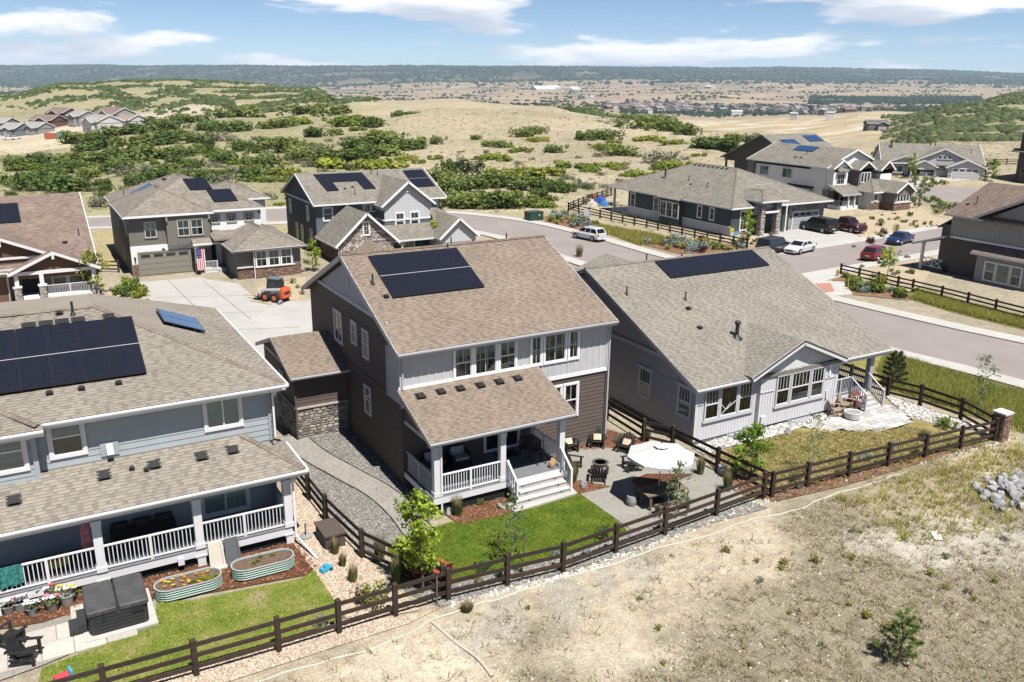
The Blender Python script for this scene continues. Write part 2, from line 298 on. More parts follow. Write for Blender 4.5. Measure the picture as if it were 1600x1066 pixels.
# ------------------------------------------------------------------ ground and setting
def P(px, py): return gat(px, py)
def inpoly(x, y, poly):
    x = np.asarray(x); y = np.asarray(y); c = np.zeros(x.shape, bool); n = len(poly); j = n - 1
    for i in range(n):
        xi, yi = poly[i][0], poly[i][1]; xj, yj = poly[j][0], poly[j][1]
        m = ((yi > y) != (yj > y)) & (x < (xj - xi) * (y - yi) / (yj - yi + 1e-12) + xi); c ^= m; j = i
    return c
def build_ground():
    ns = 420
    ds = list(np.arange(-45, 112, 1.0)); d = 112.0; st = 1.0
    while d < 11000: ds.append(d); st = max(1.2, d * 0.0155); d += st
    ds.append(11000); ds = np.array(ds)
    s = np.linspace(-1, 1, ns); s = np.sign(s) * (0.55 * np.abs(s) + 0.45 * np.abs(s) ** 2)
    W = np.maximum(118, 0.80 * ds)
    D = np.repeat(ds[:, None], ns, 1); Lx = W[:, None] * s[None]
    X = D * FW2[0] + Lx * RT2[0]; Y = D * FW2[1] + Lx * RT2[1]
    Z = gz(X.ravel(), Y.ravel()).reshape(X.shape)
    nd = len(ds)
    t = Lx / np.maximum(D, 100)
    # colour of the land itself: dirt, dry grass, scrub, pasture, pine country
    C = np.zeros((nd, ns, 3)) + np.array([.32, .28, .21])
    def blend(mask, col):
        nonlocal C
        m = np.clip(mask, 0, 1)[..., None]; C = C * (1 - m) + np.array(col) * m
    n7 = bumps(X, Y, 9, 2) ; n3 = bumps(X, Y, 3.3, 8); n40 = bumps(X, Y, 60, 4); n400 = bumps(X, Y, 420, 5); n1k = bumps(X, Y, 1300, 9); n15 = bumps(X, Y, 17, 6)
    fld = sstep(24.6, 23.9, Y)
    blend(fld, (.43, .368, .278))
    g = fld * sstep(-.25, .35, n7 * .7 + n3 * .5 + n15 * .5 + sstep(22, 15, Y) * .75 - .28 + .35 * sstep(14, 30, X) - .5 * sstep(12, 4, X))
    blend(g * .85, (.225, .20, .145))
    east = sstep(44.5, 46.5, X) * sstep(20, 24, Y) * sstep(60, 56, Y) * sstep(57, 55, X)
    blend(east, (.20, .185, .062)); blend(east * sstep(-.1, .4, n3 + n7 * .6), (.30, .255, .10))
    hill = sstep(104, 125, D) * sstep(1100, 600, D)
    blend(hill, (.335, .288, .203))
    blend(hill * sstep(.05, .5, n15 + .5 * n40) * .55, (.255, .235, .135))
    blend(hill * sstep(.2, .6, n7 + .6 * n40) * .35, (.40, .345, .265))
    blend(hill * sstep(-.12, -.22, t) * sstep(430, 360, D) * .75, (.265, .25, .14))
    # strip of field between the far houses and the road
    blend(sstep(96, 100, Y) * sstep(34, 28, X) * sstep(126, 118, Y) * sstep(8, 9.5, X * 0 + 9), (.36, .30, .15))
    scrubL = sstep(430, 480, D) * sstep(-.16, -.22, t) * sstep(1000, 900, D)
    blend(scrubL * .5, (.22, .21, .10))
    scrubR = sstep(290, 330, D) * sstep(.40, .44, t) * sstep(1000, 900, D)
    blend(scrubR * .6, (.17, .17, .08))
    # bare graded earth
    def patch(cx, cy, rx, ry, rot, col, k=1.0):
        ca, sa = math.cos(rot), math.sin(rot); u = (X - cx) * ca + (Y - cy) * sa; v = -(X - cx) * sa + (Y - cy) * ca
        r = np.sqrt((u / rx) ** 2 + (v / ry) ** 2) + .12 * n15; blend(sstep(1.08, .92, r) * k, col)
    def ppatch(px, py, rx, ry, col, k=1.0): p = P(px, py); patch(p[0], p[1], rx, ry, -AZ, col, k)
    ppatch(285, 180, 36, 75, (.40, .35, .27)); ppatch(20, 228, 48, 52, (.43, .37, .27)); ppatch(60, 205, 45, 30, (.45, .39, .30))
    for a_, b_, r1, r2 in ((790, 968, .8, 1.5), (880, 928, .8, 1.7), (1000, 884, .7, 1.5), (945, 905, .5, 1.0), (730, 1000, .7, 1.2)): ppatch(a_, b_, r1, r2, (.345, .325, .285), .7)
    ppatch(1530, 850, 6, 1.8, (.42, .39, .34), .8); ppatch(640, 1040, 2.2, 1.2, (.50, .44, .34), .8); ppatch(960, 1030, 2.5, .8, (.50, .44, .35), .7)
    m = sstep(430, 520, D) * sstep(1150, 1000, D) * sstep(.11, .15, t) * sstep(.44, .40, t)
    blend(m, (.36, .295, .19)); blend(m * sstep(.0, .3, n40), (.47, .42, .34)); blend(m * sstep(.2, .5, n15 + n40 * .4) * .8, (.33, .27, .14))
    far = sstep(1050, 1300, D)
    blend(far, (.285, .225, .165)); blend(far * sstep(-.05, .35, n400) * .75, (.36, .29, .19)); blend(far * sstep(.1, .4, n1k - .3 * n400) * .6, (.215, .185, .135))
    blend(far * sstep(.3, .55, bumps(X, Y, 300, 15)) * .7, (.12, .125, .075))
    mesa = sstep(5000, 6000, D) * far; blend(mesa * .9, (.075, .08, .06)); blend(mesa * sstep(.2, .5, n400) * .7, (.20, .175, .135))
    v = np.stack([X, Y, Z], -1).reshape(-1, 3)
    idx = np.arange(nd * ns).reshape(nd, ns); f = np.stack([idx[:-1, :-1], idx[:-1, 1:], idx[1:, 1:], idx[1:, :-1]], -1).reshape(-1, 4)
    me = bpy.data.meshes.new('ground'); me.vertices.add(len(v)); me.vertices.foreach_set('co', v.ravel())
    me.loops.add(f.size); me.loops.foreach_set('vertex_index', f.ravel().astype(np.int32)); me.polygons.add(len(f))
    me.polygons.foreach_set('loop_start', np.arange(0, f.size, 4, dtype=np.int32)); me.polygons.foreach_set('loop_total', np.full(len(f), 4, np.int32))
    me.update(calc_edges=True); me.polygons.foreach_set('use_smooth', [True] * len(f))
    a = me.attributes.new('land', 'FLOAT_COLOR', 'POINT'); a.data.foreach_set('color', np.concatenate([C.reshape(-1, 3) * ALB, np.ones((nd * ns, 1))], 1).ravel().astype(np.float32))
    m = bpy.data.materials.new('land'); m.use_nodes = True; nt, N, L, b = nodes_of(m)
    at_ = N('ShaderNodeAttribute'); at_.attribute_name = 'land'; tc = N('ShaderNodeTexCoord'); ob = tc.outputs['Object']
    cur = at_.outputs['Color']
    def scaled(cur, fac, lo, hi, a=.3, b_=.7):
        mr = N('ShaderNodeMapRange'); L(fac, mr.inputs[0]); mr.inputs[1].default_value = a; mr.inputs[2].default_value = b_; mr.inputs[3].default_value = lo; mr.inputs[4].default_value = hi
        mx = N('ShaderNodeVectorMath'); mx.operation = 'SCALE'; L(cur, mx.inputs[0]); L(mr.outputs[0], mx.inputs['Scale']); return mx.outputs[0]
    cur = scaled(cur, noise(N, L, ob, 2.2, 7, .7), .72, 1.25)
    cur = scaled(cur, noise(N, L, ob, .35, 6, .6), .84, 1.14)
    cur = scaled(cur, noise(N, L, ob, .02, 6, .6), .82, 1.15)
    cur = scaled(cur, noise(N, L, ob, 14, 3, .7), .66, 1.32)
    L(cur, b.inputs['Base Color']); b.inputs['Roughness'].default_value = .95; b.inputs['Specular IOR Level'].default_value = .1
    bp = N('ShaderNodeBump'); bp.inputs['Strength'].default_value = .7; bp.inputs['Distance'].default_value = .12; L(noise(N, L, ob, 5, 6, .7), bp.inputs['Height']); L(bp.outputs[0], b.inputs['Normal'])
    me.materials.append(m); o = bpy.data.objects.new('ground', me); COL.objects.link(o); o['kind'] = 'structure'; return o
build_ground()
import bmesh
def overlay(name, poly, off, m, kind='structure', step=2.0, thick=0.0, zf=None):
    """a sheet laid on the ground: polygon in x, y, following the terrain"""
    bm = bmesh.new(); vs = [bm.verts.new((p[0], p[1], 0)) for p in poly]; bm.faces.new(vs)
    bmesh.ops.triangulate(bm, faces=bm.faces[:])
    xs = [p[0] for p in poly]; ys = [p[1] for p in poly]
    for ax, lo, hi in ((0, min(xs), max(xs)), (1, min(ys), max(ys))):
        k = lo + step * .5
        while k < hi:
            co = (k, 0, 0) if ax == 0 else (0, k, 0); no = (1, 0, 0) if ax == 0 else (0, 1, 0)
            bmesh.ops.bisect_plane(bm, geom=bm.verts[:] + bm.edges[:] + bm.faces[:], dist=1e-5, plane_co=co, plane_no=no); k += step
    co = np.array([v.co[:] for v in bm.verts]); z = gz(co[:, 0], co[:, 1]) if zf is None else np.array([zf(a, b) for a, b in co[:, :2]])
    for v, zz in zip(bm.verts, z): v.co.z = zz + off
    bmesh.ops.recalc_face_normals(bm, faces=bm.faces[:])
    if sum(f.normal.z for f in bm.faces) < 0: bmesh.ops.reverse_faces(bm, faces=bm.faces[:])
    if thick:
        be = [e for e in bm.edges if e.is_boundary]; r = bmesh.ops.extrude_edge_only(bm, edges=be)
        for v in [g for g in r['geom'] if isinstance(g, bmesh.types.BMVert)]: v.co.z -= thick
        bmesh.ops.recalc_face_normals(bm, faces=bm.faces[:])
    me = bpy.data.meshes.new(name); bm.to_mesh(me); bm.free(); me.materials.append(m); uv_auto(me)
    o = bpy.data.objects.new(name, me); COL.objects.link(o)
    if kind: o['kind'] = kind
    return o
def smooth_line(pts, per=4):
    out = []; n = len(pts); pts = [np.array(p[:2], float) for p in pts]
    for i in range(n - 1):
        p0, p1, p2, p3 = pts[max(i - 1, 0)], pts[i], pts[i + 1], pts[min(i + 2, n - 1)]
        for k in range(per):
            t = k / per; out.append(.5 * ((2 * p1) + (-p0 + p2) * t + (2 * p0 - 5 * p1 + 4 * p2 - p3) * t * t + (-p0 + 3 * p1 - 3 * p2 + p3) * t ** 3))
    out.append(pts[-1]); return out
def strip(name, line, a, b, off, m, thick=0.0, kind='structure', nseg=4, jag=0.0):
    """band between two offsets of a centre line, following the terrain"""
    line = [np.array(p[:2], float) for p in line]; mb = MB(); rows = []
    for i, p in enumerate(line):
        t = line[min(i + 1, len(line) - 1)] - line[max(i - 1, 0)]; t /= np.linalg.norm(t) + 1e-9; nrm = np.array([t[1], -t[0]])
        row = []
        for k in range(nseg + 1):
            q = p + nrm * (a + (b - a) * k / nseg + (random.uniform(-jag, jag) if k in (0, nseg) else 0)); row.append((q[0], q[1], g1(q[0], q[1]) + off))
        rows.append(row)
    n = nseg + 1; pts = [q for r in rows for q in r]; mb.add(pts, [(i * n + k, i * n + k + 1, (i + 1) * n + k + 1, (i + 1) * n + k) for i in range(len(rows) - 1) for k in range(nseg)])
    if thick:
        for k in (0, nseg):
            e = [r[k] for r in rows]; mb.add(e + [(x, y, z - thick) for x, y, z in e], [(i, i + 1, len(e) + i + 1, len(e) + i) for i in range(len(e) - 1)])
    o = mb.build(name, m); 
    if kind: o['kind'] = kind
    return o
# ---- ground materials
def sc3(c, k): return tuple(a * k for a in c)
def gmat(name, stops, scales, rough=.9, bump=(20, .5, .03), vor=None, amp=.27):
    m = bpy.data.materials.new(name); m.use_nodes = True; nt, N, L, b = nodes_of(m); tc = N('ShaderNodeTexCoord'); ob = tc.outputs['Object']
    c1 = ramp(N, L, noise(N, L, ob, scales[0], 6, .6), [(p, sc3(c, ALB)) for p, c in stops])
    n2 = noise(N, L, ob, scales[1], 5, .7); mr = N('ShaderNodeMapRange'); L(n2, mr.inputs[0]); mr.inputs[1].default_value = .3; mr.inputs[2].default_value = .7; mr.inputs[3].default_value = 1 - amp; mr.inputs[4].default_value = 1 + amp
    mx = N('ShaderNodeVectorMath'); mx.operation = 'SCALE'; L(c1, mx.inputs[0]); L(mr.outputs[0], mx.inputs['Scale']); cur = mx.outputs[0]
    h = noise(N, L, ob, bump[0], 5, .7)
    if vor:
        vo = N('ShaderNodeTexVoronoi'); vo.inputs['Scale'].default_value = vor; L(ob, vo.inputs['Vector'])
        mr2 = N('ShaderNodeMapRange'); sp = N('ShaderNodeSeparateColor'); L(vo.outputs['Color'], sp.inputs[0]); L(sp.outputs[0], mr2.inputs[0]); mr2.inputs[3].default_value = .6; mr2.inputs[4].default_value = 1.4
        mx2 = N('ShaderNodeVectorMath'); mx2.operation = 'SCALE'; L(cur, mx2.inputs[0]); L(mr2.outputs[0], mx2.inputs['Scale']); cur = mx2.outputs[0]; h = vo.outputs['Distance']
    L(cur, b.inputs['Base Color']); b.inputs['Roughness'].default_value = rough; b.inputs['Specular IOR Level'].default_value = .15
    bp = N('ShaderNodeBump'); bp.inputs['Strength'].default_value = bump[1]; bp.inputs['Distance'].default_value = bump[2]; L(h, bp.inputs['Height']); L(bp.outputs[0], b.inputs['Normal']); return m
G_ASPH = gmat('asphalt', [(.3, (.225, .197, .19)), (.7, (.265, .235, .228))], (.25, 9), .9, (60, .25, .01), amp=.07)
G_CONC = gmat('concrete', [(.3, (.37, .36, .34)), (.7, (.43, .42, .40))], (.6, 6), .85, (40, .15, .01), amp=.07)
G_CONC2 = gmat('driveway_concrete', [(.3, (.34, .33, .315)), (.7, (.40, .39, .375))], (.4, 4), .85, (40, .15, .01), amp=.07)
G_LAWN = gmat('lawn', [(.3, (.055, .105, .012)), (.48, (.105, .165, .018)), (.68, (.20, .23, .035))], (1.1, 16), .9, (45, 1.0, .08))
G_LAWN2 = gmat('worn_lawn', [(.25, (.11, .175, .022)), (.47, (.20, .26, .045)), (.57, (.29, .29, .085)), (.64, (.40, .34, .20))], (.62, 16), .9, (45, 1.0, .08))
G_DRYL = gmat('dry_lawn', [(.3, (.11, .125, .03)), (.40, (.28, .235, .085)), (.7, (.38, .31, .155))], (.8, 14), .9, (40, 1.0, .07))
G_GRAV = gmat('gravel', [(.3, (.165, .158, .145)), (.7, (.215, .205, .185))], (.6, 10), .95, (30, .9, .05), 17)
G_FINES = gmat('crusher_fines', [(.3, (.235, .222, .198)), (.7, (.275, .262, .238))], (.8, 12), .95, (60, .4, .02))
G_PEA = gmat('pea_gravel', [(.3, (.38, .29, .22)), (.7, (.47, .375, .29))], (.8, 10), .95, (30, .9, .05), 15)
G_MULCH = gmat('bark_mulch', [(.3, (.10, .042, .022)), (.7, (.18, .085, .048))], (2.5, 18), .95, (35, 1.0, .06), 22)
G_SAND = gmat('tan_dirt', [(.3, (.33, .265, .18)), (.7, (.43, .36, .26))], (1.2, 8), .95, (18, .8, .06))
G_GRASS = gmat('tall_grass_ground', [(.3, (.10, .10, .025)), (.7, (.21, .185, .06))], (1.2, 10), .95, (18, .8, .06))
G_STONE = gmat('white_cobble', [(.3, (.33, .32, .30)), (.7, (.46, .45, .43))], (3, 10), .9, (20, 1.0, .08), 6)
# ---- streets
MAIN = smooth_line([(63.5, 12), (62.6, 31), (61, 41), (59.8, 52), (58.9, 65), (58.4, 78), (58.6, 90), (57.2, 101), (52, 111), (43, 118), (31, 122.8), (8, 130.5), (-25, 136), (-70, 142)], 6)
SIDE = smooth_line([(63, 65.2), (75, 66.2), (92, 67.4), (108, 69.2), (125, 71.5), (150, 75), (175, 79)], 6)
strip('road', MAIN, -4.6, 4.6, .06, G_ASPH, .1)
strip('side_road', SIDE, -4.1, 4.1, .064, G_ASPH, .1)
cul = P(1508, 305); CUL = (cul[0], cul[1])
overlay('turning_circle_road', [(CUL[0] + 13 * math.cos(a), CUL[1] + 13 * math.sin(a)) for a in np.linspace(0, 6.2832, 28)[:-1]], .07, G_ASPH, step=4)
def cutline(line, y0, y1): return [p for p in line if y0 <= p[1] <= y1]
strip('kerb_walk', [p for p in MAIN], -6.3, -4.6, .16, G_CONC, .2)
strip('kerb_walk', [p for p in MAIN if p[1] < 56.5 and p[0] > 55], 4.6, 6.4, .16, G_CONC, .2)
strip('kerb_walk', [p for p in MAIN if p[1] > 71.5], 4.6, 6.4, .16, G_CONC, .2)
strip('kerb_walk', [p for p in SIDE if p[0] > 68], 4.1, 5.9, .16, G_CONC, .2)
strip('kerb_walk', [p for p in SIDE if p[0] > 68], -5.9, -4.1, .16, G_CONC, .2)
def ov(name, pix, off, m, **k): return overlay(name, [P(*q) for q in pix], off, m, **k)
ov('corner_pavement', [(1253, 431), (1300, 421), (1320, 432), (1290, 441), (1318, 443), (1332, 462), (1296, 466), (1262, 448)], .17, G_CONC, thick=.2)
ov('tactile_paving', [(1273, 446), (1297, 445), (1304, 458), (1288, 460)], .185, mat('tactile_red', (.40, .20, .15), .8, tint=.1, noise=(9, .2)), step=1)
# ---- lots
M_JOINT = mat('joint_grey', (.16, .155, .15), .9)
def joint(*pix): strip('pavement_joint', smooth_line([P(*q) for q in pix], 6), -.035, .035, .056, M_JOINT, nseg=1)
ov('driveway', [(217, 442), (305, 434), (372, 444), (404, 470), (420, 500), (478, 505), (478, 640), (300, 560), (235, 470)], .05, G_CONC2)
for q in (((262, 438), (345, 520)), ((318, 440), (392, 500)), ((240, 466), (398, 462)), ((262, 492), (412, 488)), ((285, 520), (470, 512))): joint(*q)
ov('driveway', [(478, 470), (380, 476), (405, 535), (478, 560), (620, 470), (560, 440)], .045, G_CONC2)
ov('driveway', [(0, 488), (75, 479), (78, 470), (42, 474), (0, 478)], .05, G_CONC2)
ov('driveway', [(1183, 384), (1218, 358), (1300, 349), (1345, 372), (1276, 397)], .05, G_CONC2)
ov('driveway', [(1450, 288), (1540, 277), (1535, 271), (1462, 281), (1385, 285), (1400, 298)], .05, G_CONC2)
ov('lawn', [(605, 857), (640, 840), (700, 818), (815, 800), (860, 787), (905, 773), (945, 800), (980, 830), (900, 862), (800, 890), (700, 915), (625, 905)], .05, G_LAWN, kind='structure')
ov('side_gravel', [(440, 668), (545, 650), (632, 745), (690, 800), (640, 840), (604, 855), (600, 880), (545, 850), (460, 745)], .04, G_GRAV)
PATHL = smooth_line([P(455, 683), P(490, 712), P(545, 743), P(590, 768), P(628, 800), P(655, 835)], 6)
strip('fines_path', PATHL, -.62, .62, .06, G_FINES)
strip('path_edging', PATHL, -.66, -.62, .085, mat('edging_steel', (.03, .03, .03), .6), .08)
strip('path_edging', PATHL, .62, .66, .085, mat('edging_steel', (.03, .03, .03), .6), .08)
ov('patio_fines', [(872, 690), (945, 672), (1060, 700), (1130, 745), (1165, 780), (1060, 815), (985, 828), (905, 772), (880, 745)], .045, G_FINES)
ov('mulch_bed', [(688, 800), (745, 785), (790, 775), (812, 795), (790, 806), (720, 822)], .06, G_MULCH, step=1)
ov('mulch_bed', [(893, 706), (905, 680), (948, 672), (1010, 690), (1000, 706), (960, 702), (930, 697)], .06, G_MULCH, step=1)
ov('mulch_bed', [(886, 760), (905, 752), (955, 762), (902, 774)], .06, G_MULCH, step=1)
ov('mulch_bed', [(985, 752), (1010, 742), (1085, 742), (1050, 757), (1000, 765)], .06, G_MULCH, step=1)
ov('fence_bed', [(612, 905), (700, 916), (800, 891), (900, 863), (985, 828), (1060, 815), (1165, 780), (1200, 795), (1100, 822), (1000, 857), (880, 897), (760, 925), (690, 950), (640, 930)], .03, G_GRAV)
ov('front_concrete', [(790, 790), (803, 803), (902, 773), (890, 760)], .09, G_CONC, thick=.1)
ov('lawn', [(66, 1046), (245, 978), (240, 942), (300, 940), (470, 905), (492, 893), (540, 965), (440, 1005), (200, 1072), (40, 1120), (60, 1066)], .05, G_LAWN2, kind='structure')
ov('pea_gravel_strip', [(455, 745), (520, 812), (580, 880), (655, 955), (600, 965), (540, 968), (480, 880), (458, 850), (440, 780)], .045, G_PEA)
ov('mulch_bed', [(-80, 960), (100, 915), (215, 880), (460, 838), (500, 888), (480, 900), (235, 945), (0, 985), (-80, 1000)], .04, G_MULCH)
ov('fence_gravel', [(200, 1074), (440, 1008), (540, 970), (650, 960), (690, 950), (640, 975), (300, 1085)], .035, G_PEA)
ov('yard_grass', [(1105, 712), (1175, 690), (1230, 672), (1300, 660), (1425, 650), (1560, 690), (1400, 728), (1210, 770), (1150, 740)], .035, G_DRYL)
ov('yard_mulch', [(1105, 722), (1150, 742), (1210, 768), (1320, 742), (1480, 700), (1560, 692), (1500, 706), (1320, 760), (1210, 785), (1150, 772)], .05, gmat('rough_mulch', [(.3, (.13, .085, .055)), (.7, (.22, .16, .105))], (2, 14), .95, (30, 1, .06), 14))
ov('cobble_bed', [(1080, 700), (1180, 668), (1292, 640), (1300, 650), (1222, 680), (1130, 702), (1100, 712)], .055, G_STONE)
ov('cobble_bed', [(1380, 618), (1410, 626), (1490, 655), (1545, 672), (1500, 672), (1425, 655)], .055, G_STONE)
ov('verge_grass', [(1385, 548), (1460, 572), (1600, 612), (1700, 640), (1700, 720), (1575, 668), (1480, 640), (1386, 612), (1370, 580)], .03, G_GRASS)
ov('verge_grass', [(1420, 468), (1440, 455), (1520, 478), (1600, 497), (1700, 520), (1700, 545), (1600, 516), (1500, 492)], .03, G_GRASS)
ov('corner_bed', [(1280, 433), (1312, 430), (1410, 455), (1440, 458), (1418, 470), (1330, 461), (1318, 443)], .05, gmat('corner_mulch', [(.3, (.17, .095, .055)), (.7, (.27, .175, .11))], (2, 14), .95, (30, 1, .06), 14))
ov('side_yard_sand', [(1310, 428), (1345, 412), (1440, 392), (1470, 395), (1440, 448)], .04, G_SAND)
ov('roadside_bed', [(822, 345), (880, 333), (945, 352), (925, 362), (880, 358)], .05, gmat('roadside_mulch', [(.3, (.17, .085, .045)), (.7, (.26, .15, .09))], (2, 14), .95, (30, 1, .06), 14))
ov('roadside_bed', [(1000, 382), (1040, 376), (1165, 384), (1165, 394), (1120, 397), (1060, 397)], .05, bpy.data.materials['roadside_mulch'])
ov('verge_grass', [(905, 345), (1000, 362), (1080, 380), (1000, 384), (950, 366)], .04, G_GRASS)
ov('front_yard_sand', [(1297, 398), (1345, 370), (1300, 346), (1400, 330), (1430, 318), (1460, 340), (1480, 352), (1380, 378)], .04, G_SAND)
ov('front_yard_sand', [(1095, 372), (1190, 358), (1215, 362), (1180, 386), (1145, 382)], .045, G_SAND)
ov('front_walk', [(1178, 366), (1190, 362), (1222, 379), (1212, 386)], .07, G_CONC)
ov('front_yard_sand', [(400, 450), (478, 433), (478, 478), (415, 478)], .04, G_SAND)
ov('front_yard_sand', [(155, 460), (205, 440), (236, 468), (180, 472)], .045, G_SAND)
ov('front_yard_sand', [(1405, 285), (1470, 275), (1490, 285), (1430, 300)], .045, G_SAND)
# ---- paver patio next door
def oval(c, rx, ry, rot=0, n=30, a0=0, a1=6.2832):
    return [(c[0] + rx * math.cos(a) * math.cos(rot) - ry * math.sin(a) * math.sin(rot), c[1] + rx * math.cos(a) * math.sin(rot) + ry * math.sin(a) * math.cos(rot)) for a in np.linspace(a0, a1, n)]
def pavers(name, poly, m, w=.62, h=.42, off=.055, tint=.5):
    """loose rectangular pavers filling an outline, each a part of the paving"""
    root = bpy.data.objects.new(name, None); COL.objects.link(root); root['kind'] = 'structure'; c = np.mean(np.array(poly), 0); root.location = (c[0], c[1], g1(*c)); BASE[root.name] = np.array([c[0], c[1], g1(*c)])
    xs = [p[0] for p in poly]; ys = [p[1] for p in poly]; k = 0; y = min(ys); r = random.Random(3); n = 0
    meshes = []
    for v in range(5):
        mb = MB(); ww = w - .018; hh = h - .018; mb.hexa([(-ww / 2, -hh / 2, -.05), (ww / 2, -hh / 2, -.05), (ww / 2, hh / 2, -.05), (-ww / 2, hh / 2, -.05)], [(-ww / 2 + .008, -hh / 2 + .008, 0), (ww / 2 - .008, -hh / 2 + .008, 0), (ww / 2 - .008, hh / 2 - .008, 0), (-ww / 2 + .008, hh / 2 - .008, 0)], .1 + .2 * v); meshes.append(mb.mesh('paver', m))
    while y < max(ys):
        x = min(xs) + (w / 2 if k % 2 else 0)
        while x < max(xs):
            if inpoly(np.array([x]), np.array([y]), poly)[0]:
                o = bpy.data.objects.new('paver', r.choice(meshes)); COL.objects.link(o); o.parent = root; n += 1
                o.location = (x - c[0], y - c[1], g1(x, y) + off + r.uniform(-.003, .003) - g1(*c))
            x += w
        y += h; k += 1
    return root
M_PAVER = mat('grey_paver', (.42, .41, .40), .85, tint=.22, noise=(5, .12))
PATIO = [P(*q)[:2] for q in [(1215, 662), (1300, 642), (1375, 632), (1415, 645), (1428, 660), (1400, 672), (1340, 676), (1290, 672), (1240, 668)]]
overlay('patio_base', PATIO, .035, G_FINES)
pavers('paver_patio', PATIO, M_PAVER)
PAT2 = [P(*q)[:2] for q in [(-40, 1010), (60, 978), (130, 955), (245, 938), (243, 968), (66, 1042), (-40, 1080)]]
overlay('patio_base', PAT2, .055, G_FINES)
pavers('paver_patio', PAT2, mat('cream_slab', (.43, .40, .36), .85, tint=.12, noise=(5, .1)), .95, .95, .075)
# ------------------------------------------------------------------ building parts
def roofmat(name, col, v=.16):
    """mineral shingle: grain and staining; far roofs also get course lines, near ones are built shingle by shingle"""
    m = mat(name, col, .95, .15, tint=.28, noise=(.5, .09), bump=(60, .25)); return m
def roofmat_far(name, col):
    col = sc3(col, ALB)
    m = bpy.data.materials.new(name); m.use_nodes = True; nt, N, L, b = nodes_of(m); tc = N('ShaderNodeTexCoord')
    br = N('ShaderNodeTexBrick'); br.inputs['Scale'].default_value = 1; br.inputs['Brick Width'].default_value = .34; br.inputs['Row Height'].default_value = .145; br.inputs['Mortar Size'].default_value = .012
    br.inputs['Color1'].default_value = (*sc3(col, 1.22), 1); br.inputs['Color2'].default_value = (*sc3(col, .74), 1); br.inputs['Mortar'].default_value = (*sc3(col, .55), 1); L(tc.outputs['UV'], br.inputs['Vector'])
    n = noise(N, L, tc.outputs['Object'], .7, 6, .65); mr = N('ShaderNodeMapRange'); L(n, mr.inputs[0]); mr.inputs[1].default_value = .3; mr.inputs[2].default_value = .7; mr.inputs[3].default_value = .84; mr.inputs[4].default_value = 1.14
    mx = N('ShaderNodeVectorMath'); mx.operation = 'SCALE'; L(br.outputs[0], mx.inputs[0]); L(mr.outputs[0], mx.inputs['Scale']); L(mx.outputs[0], b.inputs['Base Color']); b.inputs['Roughness'].default_value = .95; b.inputs['Specular IOR Level'].default_value = .15
    return m
R_BROWN = roofmat('brown_shingle', (.212, .170, .138)); R_GREY = roofmat('weathered_shingle', (.225, .203, .172)); R_GREY2 = roofmat('driftwood_shingle', (.222, .206, .178))
R_BROWNF = roofmat_far('far_brown_shingle', (.20, .152, .128)); R_GREYF = roofmat_far('far_grey_shingle', (.20, .185, .16)); R_GREYG = roofmat_far('far_tan_shingle', (.215, .192, .163))
M_CAP = mat('ridge_cap', (.16, .118, .095), .95, .15, tint=.3); M_CAPG = mat('ridge_cap_grey', (.19, .16, .135), .95, .15, tint=.3)
M_BROWN = mat('brown_lap_board', (.108, .083, .073), .75, tint=.08, noise=(3, .06)); M_GBLUE = mat('grey_panel', (.46, .46, .475), .7, tint=.05, noise=(2, .05))
M_BATT = mat('grey_batten', (.55, .55, .58), .7, tint=.05); M_WHITE = mat('white_trim', (.74, .74, .76), .6, tint=.05); M_GUT = mat('gutter_grey', (.42, .42, .45), .45, .4)
M_HLB = mat('blue_grey_board', (.33, .365, .39), .7, tint=.06, noise=(3, .05)); M_HLT = mat('pale_grey_trim', (.66, .66, .68), .65, tint=.05)
M_LIL = mat('lilac_grey_board', (.35, .34, .365), .7, tint=.07, noise=(3, .05)); M_LILP = mat('pale_lilac_panel', (.60, .595, .625), .7, tint=.05, noise=(2, .04)); M_LILT = mat('lilac_trim', (.46, .46, .50), .7, tint=.05)
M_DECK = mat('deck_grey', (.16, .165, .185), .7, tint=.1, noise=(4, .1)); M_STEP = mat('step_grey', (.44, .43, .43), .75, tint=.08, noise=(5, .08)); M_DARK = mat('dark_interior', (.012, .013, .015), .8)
M_FOUND = mat('foundation', (.15, .145, .14), .9, noise=(4, .15)); M_VENT = mat('black_vent', (.022, .022, .024), .5, .4); M_PIPE = mat('pipe_black', (.03, .028, .028), .6)
M_FENCE = mat('stained_wood', (.040, .026, .019), .85, tint=.3, noise=(6, .25)); M_STONE = mat('ledge_stone', (.30, .27, .235), .9, tint=.55, noise=(9, .2), bump=(25, .5))
M_STONE2 = mat('light_stone', (.42, .37, .34), .9, tint=.5, noise=(9, .2), bump=(25, .5)); M_BRICK = mat('brown_stone', (.235, .135, .095), .9, tint=.45, noise=(9, .2), bump=(25, .5)); M_MORT = mat('mortar', (.13, .12, .11), .95)
M_MORTL = mat('pale_mortar', (.42, .38, .34), .95)
M_BLIND = mat('window_blind', (.33, .45, .43), .9, noise=(6, .1)); M_ROOM = mat('room_behind', (.022, .024, .026), .9, noise=(1.3, .5)); M_SASH = mat('white_sash', (.70, .70, .71), .5)
